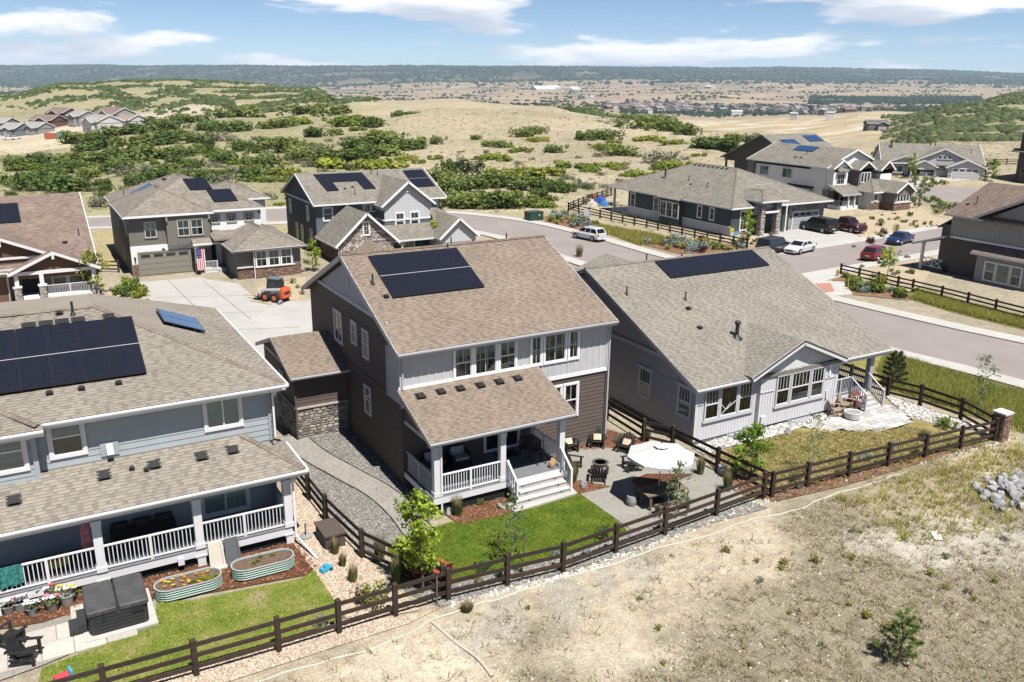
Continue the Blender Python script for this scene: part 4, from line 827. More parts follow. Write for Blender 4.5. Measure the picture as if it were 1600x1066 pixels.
    stones(H, (gl, gb - .01, .0), (1, 0), gr - gl - .02, 1.85, M_STONE, seed=5); stones(H, (gl - .01, 46.4, -.2), (0, -1), 46.4 - gb, 2.05, M_STONE, joined=True, seed=6)
    downspout(H, [(10.98, 40.2, 3.6), (10.9, 40.5, 3.4), (10.9, 40.52, .3)], M_BROWN); window(H, (gl, 43.2, 2.4), (0, -1), .5, .8, 'fixed', .07, tm=M_HLT)
    return H
brown_house()
# ------------------------------------------------------------------ blue grey house at the left edge
def blue_grey_house():
    H = thing('house', 'blue grey house cut by the left edge, with hot tub and raised beds behind it', 'house', (7.75, 32.5, 0))
    xR, yw, y0, dz = 7.75, 32.66, 30.97, .8; xl = -8.0
    MB().box(xl, yw, 3.3, xR, 44.6, 6.2).build('wall', M_HLB, H); MB().box(xl, yw + .56, -2, xR, 44.6, 3.3).build('wall', M_HLB, H)
    MB().box(xl, yw - .3, 3.9, -.56, yw - .002, 6.15).build('wall', M_HLB, H)
    boards(H, (-.5, yw, 3.95), (1, 0), xR + .5, 2.35, M_HLB, .235, gaps=[(.4, 1.55, .85, 2.35), (5.72, 7.12, .85, 2.35)]); boards(H, (-6, yw - .3, 3.95), (1, 0), 5.44, 2.2, M_HLB, .235)
    boards(H, (xR, 44.5, 0), (0, -1), 12, 6.2, M_HLB, .2, joined=True); boards(H, (xl, yw + .55, dz), (1, 0), xR - xl - .1, 2.4, M_HLB, .235, joined=True)
    for x, y in ((xR - .03, yw - .03), (-.57, yw - .33)): plank(H, (x, y, 3.95), (x, y, 6.2), .16, .1, M_HLB, 'corner_board', up=(0, 1, 0))
    # main hip roof
    e, ez, rx, ry, rz = 8.3, 6.4, 2.27, 38.35, 8.82; yE = 32.1
    roof_plane(H, [(-.25, yE, ez), (e, yE, ez), (rx, ry, rz), (-.25, ry, rz)], R_GREY, tabs=True, seed=11)
    roof_plane(H, [(-8.4, yE - .3, ez - .12), (-.2, yE - .3, ez - .12), (-.2, ry, rz - .02), (-6, ry, rz - .02)], R_GREY, tabs=True, seed=12)
    roof_plane(H, [(e, yE, ez), (e, 45.2, ez), (4.9, 42.9, 7.75), (rx, 40.9, rz), (rx, ry, rz)], R_GREY, tabs=True, seed=13)
    roof_plane(H, [(-6, ry, rz), (rx, ry, rz), (rx, 40.9, rz - .02), (-6, 40.9, rz - .02)], R_GREY); roof_plane(H, [(4.9, 45.2, 6.6), (-8.4, 45.2, 6.3), (-6, 40.9, rz - .02), (rx, 40.9, rz - .02)], R_GREY); roof_plane(H, [(-8.4, 45.2, 6.3), (-8.4, 31.8, 6.28), (-6, ry, rz - .02), (-6, 40.9, rz - .02)], R_GREY); roof_plane(H, [(4.9, 42.9, 7.75), (8.3, 45.2, 6.4), (4.9, 45.2, 6.6)], R_GREY)
    caps(H, (e - .1, yE + .1, ez + .03), (rx, ry, rz + .02), M_CAPG); caps(H, (-1.2, ry, rz + .01), (rx, ry, rz + .01), M_CAPG); caps(H, (-.35, yE - .2, ez + .0), (-1.6, yE + 1.1, ez + .42), M_CAPG)
    gutter(H, (-.25, yE, ez - .02), (e, yE, ez - .02), M_HLT); gutter(H, (e, yE, ez - .02), (e, 45.2, ez - .02), M_HLT); gutter(H, (-8.4, yE - .3, ez - .14), (-.2, yE - .3, ez - .14), M_HLT)
    plank(H, (-.25, yE + .03, ez - .16), (e, yE + .03, ez - .16), .04, .22, M_WHITE, 'fascia'); plank(H, (-8.4, yE - .27, ez - .28), (-.2, yE - .27, ez - .28), .04, .22, M_WHITE, 'fascia'); plank(H, (e - .02, yE, ez - .16), (e - .02, 45.2, ez - .16), .04, .22, M_WHITE, 'fascia')
    MB().box(-8, yE + .05, ez - .22, e - .05, yw, ez - .18).build('soffit', M_WHITE, H); MB().box(xR, yE + .05, ez - .22, e - .05, 44.8, ez - .18).build('soffit', M_WHITE, H)
    for x in (7.9, -.75): MB().prism([(yw - .45 if x > 0 else yw - .75, 6.2), (yw if x > 0 else yw - .3, 6.2), (yw if x > 0 else yw - .3, 5.75)], 0, x - .1, x + .1).build('eave_bracket', M_HLT, H)
    downspout(H, [(8.2, 32.0, 6.25), (7.82, 32.44, 6.0), (7.82, 32.44, 4.1)], M_HLT)
    for x, w, st, g in ((5.3, 1.25, 'slide', None), (-.02, 1.0, 'hung', None)): window(H, (x, yw, 4.88), (1, 0), w, 1.34, st, .12, blind=.5 if st == 'hung' else .97, grid=g, tm=M_HLT)
    window(H, (-1.9, yw - .3, 4.78), (1, 0), 1.0, 1.36, 'hung', .12, blind=.5, tm=M_HLT)
    V = MB(); F = pframe((1.5, yw - .03, 4.55), (1, 0)); fbox(V, F, 0, 0, .62, .5, 0, .05); o = V.build('wall_vent', M_HLB, H); V = MB(); V.hexa([F(.2, .12, .05), F(.42, .12, .05), F(.42, .12, .3), F(.2, .12, .3)], [F(.2, .46, .05), F(.42, .46, .05), F(.42, .36, .22), F(.2, .36, .22)]); V.build('vent_hood', M_HLT, o)
    # porch roof
    pz, py, px = 3.34, 30.55, 8.45; s = .5; tz = pz + s * (yw - py)
    roof_plane(H, [(-8.4, py, pz), (px, py, pz), (px - (yw - .02 - py), yw - .02, tz), (-8.4, yw - .02, tz)], R_GREY, tabs=True, seed=15)
    roof_plane(H, [(px, py, pz), (px, 33.6, pz), (xR + .02, 33.6, pz + s * .68), (xR + .02, yw - .0, pz + s * .68), (px - (yw - .02 - py), yw - .02, tz)], R_GREY, tabs=True, seed=16)
    caps(H, (px - .05, py + .05, pz + .02), (px - 1.93, yw - .02, tz + .02), M_CAPG); gutter(H, (-8.4, py, pz - .02), (px, py, pz - .02), M_HLT); gutter(H, (px, py, pz - .02), (px, 33.6, pz - .02), M_HLT)
    plank(H, (-8.4, py + .03, pz - .15), (px, py + .03, pz - .15), .04, .2, M_HLT, 'fascia'); plank(H, (px - .03, py, pz - .15), (px - .03, 33.6, pz - .15), .04, .2, M_HLT, 'fascia')
    MB().box(-8, py + .06, pz - .2, px - .08, 33.1, pz - .16).build('porch_ceiling', M_HLB, H); MB().box(xl, y0 + .02, pz - .5, xR + .1, y0 + .26, pz - .2).build('porch_beam', M_HLT, H)
    # the porch cuts the lower storey back: its floor
    MB().box(xl, y0, dz - .34, xR + .12, 33.05, dz - .03).build('porch_frame', M_HLT, H)
    k = y0 - .02
    while k < 33.0: MB().box(xl, k, dz - .03, xR + .14, k + .135, dz).build('deck_board', M_DECK, H); k += .142
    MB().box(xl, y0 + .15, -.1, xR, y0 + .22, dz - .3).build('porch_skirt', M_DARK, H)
    for x in (-2.45, .95, 4.36, 7.76): post(H, x, y0 + .13, dz, pz - .48, .3, M_HLT); MB().box(x - .22, y0 - .03, dz - .36, x + .22, y0 + .3, dz - .28).build('post_foot', M_HLT, H); MB().box(x - .15, y0 + .0, -.2, x + .15, y0 + .28, dz - .34).build('pier', M_HLT, H)
    for a, b in ((-2.3, .8), (1.1, 4.2), (4.51, 7.6)): railing(H, (a, y0 + .12, dz), (b, y0 + .12, dz), m=M_HLT, pitch=.135, bm=M_HLT)
    railing(H, (7.76, y0 + .3, dz), (7.76, 33.0, dz), m=M_HLB, pitch=.13)
    yl = yw + .52
    window(H, (4.95, yl, 1.0), (1, 0), 1.7, 1.6, 'slide', .13, tm=M_HLT, blind=.97)
    for x, w in ((-1.9, 1.1), (-.5, 1.35), (1.2, 1.0)): window(H, (x, yl, 1.95), (1, 0), w, .75, 'slide', .12, tm=M_HLT, grid=(3, 1, 0))
    downspout(H, [(8.2, 30.5, 3.2), (7.98, 30.9, 2.9), (7.98, 30.9, .45), (8.0, 30.85, .35), (8.3, 29.3, .1)], M_WHITE)
    MB().box(3.5, y0 - .09, .33, 3.72, y0 - .01, .62).build('electric_box', M_HLT, H)
    pP = (0, py, pz); pn = (0, -s, 1)
    for a, b in ((22, 783), (163, 744), (241, 727), (315, 714), (363, 704)): boxvent(H, onplane(a, b, pP, pn), s, s=.32)
    for a, b in ((206, 733), (229, 735)): boxvent(H, onplane(a, b, pP, pn), s, s=.14)
    R = (0, yE, ez); n = (0, -.387, 1)
    for a in (-.16, .44, 1.01, 1.59, 2.74): boxvent(H, (a, 37.5, ez + .387 * 5.4), .387, s=.34)
    for a in (.17, 1.21, 2.46): boxvent(H, (a, 33.5, ez + .387 * 1.4), .387, s=.17)
    pipe(H, (1.45, 37.95, 8.66), .55, .05); boxvent(H, (.97, 38.1, 8.72), .387, s=.2)
    z = lambda y: ez + .387 * (y - yE)
    solar(H, (-3.8, 37.28, z(37.28)), (3.55, 37.28, z(37.28)), (3.5, 33.75, z(33.75)), (-3.85, 33.75, z(33.75)), 2, 7, lift=.14)
    zr = lambda x: ez + .4 * (e - x)
    solar(H, (4.82, 40.45, zr(4.82)), (4.78, 37.95, zr(4.78)), (6.45, 37.95, zr(6.45)), (6.5, 40.5, zr(6.5)), 1, 2, lift=.16, cells=M_SOLAR_SKY)
    return H
M_SOLAR_SKY = solarmat('sky_tinted_solar_cells', (.02, .05, .12), .12)  # same dark cells, with the sky's reflection painted in as a blue base colour
blue_grey_house()
# ------------------------------------------------------------------ lilac grey house on the right
def lilac_house():
    H = thing('house', 'lilac grey house with low grey roof and rear gable, right of the brown house', 'house', (28.6, 30.78, 0))
    xL, xR, yB = 28.61, 38.62, 30.78; xe, xq, ye, ze, yr, zr = 28.24, 42.98, 30.4, 3.2, 40.5, 7.45; s = (zr - ze) / (yr - ye); yf = 50.6; z = lambda y: ze + s * (y - ye) if y < yr else zr - s * (y - yr)
    MB().prism([(yB, -1.5), (50.2, -2), (50.2, z(50.2) - .2), (yr, zr - .24), (yB, z(yB) - .2)], 0, xL, xR).build('wall', M_LIL, H)
    MB().prism([(33.4, -1.5), (50.2, -2), (50.2, z(50.2) - .2), (yr, zr - .24), (33.4, z(33.4) - .2)], 0, xR, 42.5).build('wall', M_LIL, H)
    MB().box(xL - .02, yB - .04, .2, 32.8, yB, 2.95).build('wall_panel', M_LILP, H); MB().box(32.8, yB - .28, .25, xR + .02, yB, 3.05).build('wall_panel', M_LILP, H)
    gy, gz_, gx = 30.1, 4.86, 35.3; gb = 3.35; hw = 3.55
    MB().prism([(32.8, 3.0), (xR + .02, 3.0), (xR + .02, 3.35), (gx, gz_ - .2), (32.8, 3.72)], 1, yB - .28, yB + 2.5).build('gable_panel', M_LILP, H)
    joint = MB()
    a = 28.8
    while a < 38.6:
        y = yB - .04 if a < 32.78 else yB - .28; M = MB(); M.box(a - .008, y - .012, .25, a + .008, y, 2.9 if a < 32.8 else 3.0); M.build('panel_groove', M_LILT, H); a += .2
    plank(H, (xL, yB - .06, 2.2), (29.05, yB - .06, 2.2), .04, .06, M_LILT, 'belt_board'); plank(H, (32.82, yB - .3, 2.2), (33.8, yB - .3, 2.2), .04, .06, M_LILT, 'belt_board'); plank(H, (37.75, yB - .3, 2.2), (38.6, yB - .3, 2.2), .04, .06, M_LILT, 'belt_board')
    plank(H, (xL - .03, yB - .02, .2), (xL - .03, yB - .02, 2.95), .14, .1, M_LILP, 'corner_board', up=(0, 1, 0)); plank(H, (xR, yB - .26, .3), (xR, yB - .26, 2.95), .14, .1, M_LILP, 'corner_board', up=(0, 1, 0))
    boards(H, (xL, 48, .3), (0, -1), 48 - 33.7, 3.6, M_LIL, .15, joined=True); boards(H, (xL, 33.7, .3), (0, -1), 33.7 - yB, 2.75, M_LIL, .15, joined=True); plank(H, (xL - .04, 47.5, 4.02), (xL - .04, 33.2, 4.02), .06, .22, M_LILT, 'belt_board')
    MB().box(xL - .012, yB, -1, xL, 50, .32).build('foundation', M_FOUND, H); MB().box(xL, yB - .012, -1, xR, yB, .22).build('foundation', M_FOUND, H)
    # roofs
    roof_plane(H, [(xe, ye, ze), (xq, ye, ze), (xq, yr, zr), (xe, yr, zr)], R_GREY2, tabs=True, seed=21)
    roof_plane(H, [(xq, yf, z(yf)), (xe, yf, z(yf)), (xe, yr, zr), (xq, yr, zr)], R_GREY2); caps(H, (xe, yr, zr), (xq, yr, zr), M_CAPG)
    yv = ye + (gz_ - ze) / s
    roof_plane(H, [(gx - hw, gy, gb), (gx, gy, gz_), (gx, yv, gz_), (gx - hw, ye + (gb - ze) / s + .05, gb)], R_GREY2, tabs=True, seed=22); roof_plane(H, [(gx, gy, gz_), (gx + hw, gy, gb), (gx + hw, ye + (gb - ze) / s + .05, gb), (gx, yv, gz_)], R_GREY2, tabs=True, seed=23)
    for sgn in (-1, 1): plank(H, (gx + sgn * hw, gy - .02, gb - .12), (gx, gy - .02, gz_ - .12), .06, .24, M_LILP, 'barge_board'); plank(H, (gx + sgn * hw, gy - .05, gb - .02), (gx, gy - .05, gz_ - .02), .04, .06, M_VENT, 'drip_edge')
    for x0, x1 in ((xe, gx - hw + .1), (gx + hw - .1, xq)): gutter(H, (x0, ye, ze - .02), (x1, ye, ze - .02), M_LILP); plank(H, (x0, ye + .03, ze - .15), (x1, ye + .03, ze - .15), .04, .2, M_LILP, 'fascia')
    for x in (xe + .01, xq - .01): plank(H, (x, ye, ze - .12), (x, yr, zr - .12), .05, .22, M_LILT, 'barge_board'); plank(H, (x, yf, z(yf) - .12), (x, yr, zr - .12), .05, .22, M_LILT, 'barge_board')
    MB().box(xe + .05, ye + .05, ze - .24, xq - .05, yB, ze - .2).build('soffit', M_LILP, H); MB().box(xR, ye + .1, 2.84, 42.8, 33.4, 2.9).build('porch_ceiling', M_LILP, H)
    # front cross gable peeping over the ridge
    roof_plane(H, [(32.7, 42, 4.6), (32.7, 50, 4.6), (36.6, 50, 5.9), (36.6, 42, 5.9)], R_GREY2, tabs=True, seed=24); roof_plane(H, [(40.5, 50, 4.6), (40.5, 42, 4.6), (36.6, 42, 5.9), (36.6, 50, 5.9)], R_GREY2, tabs=True, seed=25); MB().prism([(33.2, 2), (40, 2), (40, 4.55), (36.6, 5.7), (33.2, 4.55)], 1, 42, 49.6).build('front_gable', M_LIL, H)
    # windows
    zz = 1.3
    for x, w, st in ((29.2, .88, 'hung'), (30.24, 1.12, 'fixed'), (31.52, .88, 'hung')): window(H, (x, yB - .04, zz), (1, 0), w, 1.58, st, .08, grid=(4, 1, .5) if st == 'hung' else None, tm=M_LILT, name='window')
    for x, w, st in ((34.0, .92, 'hung'), (35.1, 1.36, 'hung6'), (36.64, .92, 'hung')): window(H, (x, yB - .28, zz), (1, 0), w, 1.62, 'hung', .08, grid=(4, 1, .5) if st == 'hung' else (5, 1, .5), blind=.0, tm=M_LILT)
    # taped X on the middle pane of the left group
    for a, b in (((30.3, 1.35), (30.95, 1.95)), ((30.3, 1.95), (30.62, 1.62)), ((30.62, 1.6), (31.3, 2.0))): plank(H, (a[0], yB - .075, a[1]), (b[0], yB - .075, b[1]), .012, .03, M_SASH, 'window_tape')
    MB().box(29.05, yB - .14, 1.12, 32.56, yB - .045, 1.22).build('window_sill', M_LILT, H); MB().box(33.86, yB - .38, 1.12, 37.72, yB - .285, 1.22).build('window_sill', M_LILT, H)
    for y in (35.36, 32.1): window(H, (xL, y, 1.35), (0, -1), .92, 1.52, 'hung', .1, grid=(4, 1, .5), head=.12, tm=M_LILT)
    MB().box(37.9, yB - .36, 1.0, 38.05, yB - .28, 1.45).build('electric_box', M_LILP, H); MB().box(32.95, yB - .4, .45, 33.3, yB - .28, .85).build('electric_box', M_LILP, H); MB().box(37.95, yB - .34, 2.3, 38.1, yB - .28, 3.0).build('wall_lamp', M_WHITE, H)
    # window wells
    for x in (31.7, 36.0):
        W = MB(); n = 12; pts = [(x + .85 * math.cos(a), yB - .05 - .62 * abs(math.sin(a)) ** .8) for a in np.linspace(math.pi, 0, n)]
        for p, q in zip(pts[:-1], pts[1:]): W.beam((p[0], p[1], .08), (q[0], q[1], .08), .05, .22)
        o = W.build('window_well', M_GUT, H); C = MB()
        C.poly([(p[0], p[1], .15) for p in pts]); C.build('well_cover', mat('well_cover', (.34, .37, .40), .25, .5), o); B = MB()
        for k in range(1, 8): B.beam((x - .85 + 1.7 * k / 8, yB - .06, .17), (x - .85 + 1.7 * k / 8, yB - .05 - .62 * math.sqrt(max(0, 1 - (2 * k / 8 - 1) ** 2)) ** .8, .17), .03, .03)
        B.build('cover_ribs', M_WHITE, o)
    # side porch and steps
    dz = .8; MB().box(xR, yB, dz - .35, 42.2, 33.4, dz - .03).build('porch_frame', M_LILP, H); k = yB
    while k < 33.3: MB().box(xR, k, dz - .03, 42.2, k + .135, dz).build('deck_board', M_DECK, H); k += .142
    MB().box(xR + .05, yB + .05, -.3, 42.1, yB + .12, dz - .32).build('porch_skirt', mat('tan_skirt', (.28, .24, .19), .8), H); post(H, 41.95, yB + .1, dz - .02, 2.86, .3, M_LIL); MB().box(xR, ye + .25, 2.9, 42.7, ye + .5, 3.05).build('porch_beam', M_LILP, H)
    railing(H, (xR + .1, yB + .06, dz), (40.3, yB + .06, dz), m=M_LILT, pitch=.12, posts=1, ends=True); railing(H, (42.1, yB + .3, dz), (42.1, 33.3, dz), m=M_LIL, pitch=.12)
    railing(H, (38.9, 33.35, dz), (42, 33.35, dz), m=M_LIL, pitch=.12)
    for i in range(4): zt = dz - .17 * (i + 1); yy = yB - .3 * (i + 1); MB().box(40.35, yy, zt - .16, 41.75, yy + .31, zt).build('step', M_STEP, H)
    for x in (40.32, 41.8): railing(H, (x, yB - 1.15, .1), (x, yB - .02, dz), m=M_LILT, posts=0, pitch=.14, ends=True)
    # roof fittings
    pl = ((xe, ye, ze), (0, -s, 1))
    c = onplane(1151, 527, *pl); pipe(H, c, .75, .11, cap=True, m=M_VENT)
    for q in ((1075, 483), (1093, 513)): boxvent(H, onplane(*q, *pl), s, s=.2)
    for q in ((979, 461), (1071, 469)): pipe(H, onplane(*q, *pl), .5, .04)
    pipe(H, (33.0, yr + .3, 7.3), .55, .04); pipe(H, (35.6, yr + .1, 7.4), .25, .05); pipe(H, (40.3, yr + .2, 7.35), .5, .06); pipe(H, (28.9, 43.5, 6.3), .9, .05)
    solar(H, (33.2, 40.3, z(40.3)), (41.24, 40.3, z(40.3)), (41.24, 38.65, z(38.65)), (33.15, 38.65, z(38.65)), 1, 8)
    downspout(H, [(38.75, 30.3, 3.1), (38.72, 30.5, 2.9), (38.72, 30.5, .3)], M_LILP); downspout(H, [(28.5, 30.5, 3.05), (28.55, 30.72, 2.9), (28.55, 30.72, .2)], M_LILP)
    return H
lilac_house()
# ------------------------------------------------------------------ houses across the street
def hip(parent, x0, x1, y0, y1, ze, s, m, cap=None, fm=None, fascia=True, sides='NSEW'):
    """hip roof over a rectangle; ridge along the longer side"""
    w, l = x1 - x0, y1 - y0; h = min(w, l) / 2; zr = ze + s * h
    if w <= l: a, b = (x0 + h, y0 + h, zr), (x0 + h, y1 - h, zr)
    else: a, b = (x0 + h, y0 + h, zr), (x1 - h, y0 + h, zr)
    P0, P1, P2, P3 = (x0, y0, ze), (x1, y0, ze), (x1, y1, ze), (x0, y1, ze)
    if w <= l: pl = [('S', [P0, P1, a]), ('E', [P1, P2, b, a]), ('N', [P2, P3, b]), ('W', [P3, P0, a, b])]; hp = [(P0, a), (P1, a), (P2, b), (P3, b), (a, b)]
    else: pl = [('S', [P0, P1, b, a]), ('E', [P1, P2, b]), ('N', [P2, P3, a, b]), ('W', [P3, P0, a])]; hp = [(P0, a), (P1, b), (P2, b), (P3, a), (a, b)]
    for k, p in pl: roof_plane(parent, p, m)
    if cap:
        for p, q in hp:
            if np.linalg.norm(np.array(p) - np.array(q)) > .3: caps(parent, p, q, cap)
    if fascia:
        f = fm or M_WHITE
        for p, q in ((P0, P1), (P1, P2), (P2, P3), (P3, P0)):
            mb = MB(); mb.beam((p[0], p[1], ze - .1), (q[0], q[1], ze - .1), .08, .2); mb.build('fascia', f, parent)
        MB().box(x0 + .08, y0 + .08, ze - .22, x1 - .08, y1 - .08, ze - .185).build('soffit', f, parent)
    return zr
def gable(parent, x0, x1, y0, y1, ze, s, m, axis='x', wall=None, ends='ab', over=.35, fm=None, inset=.3, pm=None):
    """gable roof over a rectangle, ridge along axis; optional gable walls"""
    f = fm or M_WHITE
    if axis == 'x':
        yr = (y0 + y1) / 2; zr = ze + s * (y1 - y0) / 2
        roof_plane(parent, [(x0, y0, ze), (x1, y0, ze), (x1, yr, zr), (x0, yr, zr)], m); roof_plane(parent, [(x1, y1, ze), (x0, y1, ze), (x0, yr, zr), (x1, yr, zr)], m)
        for x in ([x0] if 'a' in ends else []) + ([x1] if 'b' in ends else []):
            for y in (y0, y1): plank(parent, (x, y, ze - .1), (x, yr, zr - .1), .07, .22, f, 'barge_board')
        for y in (y0, y1): plank(parent, (x0, y, ze - .1), (x1, y, ze - .1), .07, .18, f, 'fascia')
        if wall: MB().prism([(y0 + inset, ze - .6), (y1 - inset, ze - .6), (y1 - inset, ze + s * inset - .2), (yr, zr - .2), (y0 + inset, ze + s * inset - .2)], 0, x0 + over, x1 - over).build('gable_wall', wall, parent)
    else:
        xr = (x0 + x1) / 2; zr = ze + s * (x1 - x0) / 2
        roof_plane(parent, [(x0, y1, ze), (x0, y0, ze), (xr, y0, zr), (xr, y1, zr)], m); roof_plane(parent, [(x1, y0, ze), (x1, y1, ze), (xr, y1, zr), (xr, y0, zr)], m)
        for y in ([y0] if 'a' in ends else []) + ([y1] if 'b' in ends else []):
            for x in (x0, x1): plank(parent, (x, y, ze - .1), (xr, y, zr - .1), .07, .24, f, 'barge_board')
        for x in (x0, x1): plank(parent, (x, y0, ze - .1), (x, y1, ze - .1), .07, .18, f, 'fascia')
        if wall: MB().prism([(x0 + inset, ze - .6), (x1 - inset, ze - .6), (x1 - inset, ze + s * inset - .2), (xr, zr - .2), (x0 + inset, ze + s * inset - .2)], 1, y0 + over, y1 - over).build('gable_wall', wall, parent)
    return zr
def body(parent, x0, y0, x1, y1, z0, z1, m, name='wall'): return MB().box(x0, y0, z0, x1, y1, z1).build(name, m, parent)
M_GRBR = mat('grey_brown_board', (.165, .155, .14), .75, tint=.06, noise=(3, .05)); M_OFFW = mat('off_white_stucco', (.72, .72, .73), .8, noise=(3, .04)); M_TAUPE = mat('taupe_garage', (.23, .22, .185), .6, tint=.04)
M_TEAL = mat('teal_board', (.10, .135, .155), .75, tint=.06, noise=(3, .05)); M_DTEAL = mat('dark_teal_board', (.055, .072, .075), .75, tint=.06, noise=(3, .05)); M_PGREY = mat('pale_grey_panel', (.47, .48, .50), .75, tint=.05)
M_RUST = mat('rust_brown_board', (.125, .065, .042), .75, tint=.08, noise=(3, .06)); M_BRGAR = mat('brown_garage', (.16, .09, .06), .6); M_STUC = mat('beige_stucco', (.58, .57, .57), .85, noise=(3, .04)); M_SHDK = mat('dark_brown_board', (.085, .072, .064), .8, tint=.06); M_G_GREY = mat('warm_grey_batten_wall', (.30, .29, .28), .75, tint=.05, noise=(3, .05)); M_GREYG = mat('grey_garage', (.36, .37, .39), .6)
def wins(parent, lst, tm=None, blind=.0):
    for org, u, w, h, st, g in lst: window(parent, org, u, w, h, st, .1, grid=g, tm=tm, blind=blind, name='window')
def house_hip_drive():
    H = thing('house', 'grey brown hip roofed house with taupe garage, flag and long concrete driveway', 'house', (15, 92, -1.5)); R = R_GREYG; C = None
    body(H, 9.4, 92.2, 17.1, 108.6, -2.5, 4.5, M_GRBR); body(H, 17.1, 93, 22.6, 108.5, -2.5, 4.5, M_OFFW); body(H, 19.3, 100.6, 25.1, 109, -2.5, 4.5, M_OFFW)
    hip(H, 9.0, 23.0, 92.5, 109.2, 4.6, .42, R, M_CAPG); hip(H, 8.9, 17.5, 91.5, 103, 4.62, .5, R, M_CAPG); hip(H, 18.9, 25.6, 100.2, 109.6, 4.6, .42, R, M_CAPG)
    body(H, 9.38, 92.08, 17.12, 92.2, .95, 1.55, M_OFFW); body(H, 9.38, 92.06, 9.95, 92.2, -1.5, 1.0, M_OFFW); battens(H, (9.4, 92.18, 1.6), (1, 0), 7.7, 2.9, M_GRBR, .42); body(H, 12.9, 91.7, 17.1, 92.2, 1.45, 4.5, M_GRBR); battens(H, (12.95, 91.7, 1.5), (1, 0), 4.1, 3.0, M_GRBR, .42)
    for x, y in ((9.45, 91.95), (12.95, 91.5), (17.05, 91.5), (22.5, 92.8)): MB().box(x - .1, y, 3.9, x + .1, y + .3, 4.4).build('eave_bracket', M_TAUPE, H)
    for x, y, w in ((10.9, 92.18, 1.05), (13.95, 91.7, 1.1), (15.25, 91.7, 1.1)): window(H, (x, y, 2.35), (1, 0), w, 1.55, 'hung', .1, grid=(2, 2, .0), blind=.5, tm=M_TAUPE)
    for x in (17.5, 19.2, 21): window(H, (x, 93, 3.25), (1, 0), .75, .7, 'fixed', .14, grid=(2, 2, 0), tm=M_TAUPE)
    garage_door(H, (10.1, 92.06, -1.45), (1, 0), 4.8, 2.25, M_TAUPE, 4, 4, fm=M_TAUPE); stones(H, (9.4, 92.04, -1.5), (1, 0), .6, 1.25, M_BRICK, joined=True); stones(H, (15.05, 92.04, -1.5), (1, 0), .5, 1.25, M_BRICK, joined=True); body(H, 12.3, 92.0, 12.6, 92.06, 1.0, 1.15, M_VENT, 'house_number_plate')
    for x in (9.7, 15.25): body(H, x - .08, 91.9, x + .08, 92.06, .1, .5, M_VENT, 'wall_lamp')
    # front wing and porch
    body(H, 18.3, 86.2, 24.7, 94, -2.5, 1.45, M_GRBR); hip(H, 17.8, 25.2, 85.5, 97, 1.55, .42, R, M_CAPG); roof_plane(H, [(15.1, 90.8, 1.6), (18.2, 90.8, 1.6), (18.2, 93.1, 2.55), (15.1, 93.1, 2.55)], R); plank(H, (15.1, 90.82, 1.48), (18.0, 90.82, 1.48), .06, .2, M_WHITE, 'fascia'); roof_plane(H, [(17, 92.9, 2.4), (22.7, 92.9, 2.4), (22.7, 90, 2.0), (17, 90, 2.0)], R)
    body(H, 19.9, 85.9, 23.9, 86.2, -2.2, 1.4, M_GRBR); stones(H, (18.3, 86.19, -1.7), (1, 0), 1.6, 1.35, M_BRICK, joined=True); stones(H, (19.9, 85.89, -1.7), (1, 0), 4.0, 1.3, M_BRICK, joined=True); stones(H, (23.9, 86.19, -1.7), (1, 0), .8, 1.3, M_BRICK, joined=True); plank(H, (18.25, 86.1, -.32), (19.9, 86.1, -.32), .16, .1, M_STUC, 'stone_sill'); plank(H, (19.85, 85.84, -.36), (24.0, 85.84, -.36), .16, .1, M_STUC, 'stone_sill')
    for x in (20.15, 21.4, 22.65): window(H, (x, 85.9, -.3), (1, 0), 1.0, 1.55, 'hung', .1, grid=(2, 2, .0), tm=M_WHITE)
    battens(H, (18.3, 86.19, -.25), (1, 0), 1.6, 1.7, M_GRBR, .4); body(H, 15.4, 92.95, 18.3, 93.0, -1.4, 1.5, M_OFFW, 'entry_wall'); body(H, 16.7, 92.85, 17.7, 92.95, -1.2, 1.0, M_DARK, 'front_door')
    body(H, 15.4, 90.6, 18.2, 92.9, -1.9, -1.15, M_CONC_(), 'porch_floor'); body(H, 15.5, 90.0, 17.2, 90.6, -1.9, -1.32, M_CONC_(), 'porch_step'); railing(H, (15.8, 90.75, -1.15), (17.3, 90.75, -1.15), .85, M_HLT, posts=0, ends=True); stones(H, (15.1, 90.6, -1.5), (1, 0), .5, 1.1, M_BRICK, joined=True); post(H, 15.35, 90.95, -1.5, 1.4, .3, M_TAUPE)
    gutter(H, (17.8, 85.5, 1.53), (25.2, 85.5, 1.53), M_TAUPE); downspout(H, [(19.9, 85.8, 1.4), (19.9, 85.82, -1.5)], M_OFFW)
    # left wall, lit at its foot
    for y, z in ((94.2, 2.6), (95.6, 3.4), (98, -.6), (101, 2.4)): window(H, (9.4, y, z), (0, -1), .8, 1.3 if z < 3 else .7, 'hung', .1)
    M = onplane
    ze, s = 4.6, .42; n1 = (0, -s, 1); p1 = (9, 92.5, 4.6)
    z = lambda y: 4.6 + .42 * (y - 92.5)
    solar(H, (16.0, 98.7, z(98.7)), (18.3, 98.7, z(98.7)), (18.6, 96.4, z(96.4)), (16.3, 96.4, z(96.4)), 1, 2); solar(H, (17.9, 96.3, z(96.3)), (20.4, 96.3, z(96.3)), (20.6, 93.9, z(93.9)), (18.15, 93.9, z(93.9)), 1, 2)
    zl = lambda x: 4.6 + .42 * (x - 9.0)
    solar(H, (13.3, 103.5, zl(13.3)), (13.3, 100.2, zl(13.3)), (11.0, 99.4, zl(11.0)), (11.0, 102.6, zl(11.0)), 1, 2, cells=M_SOLAR_SKY)
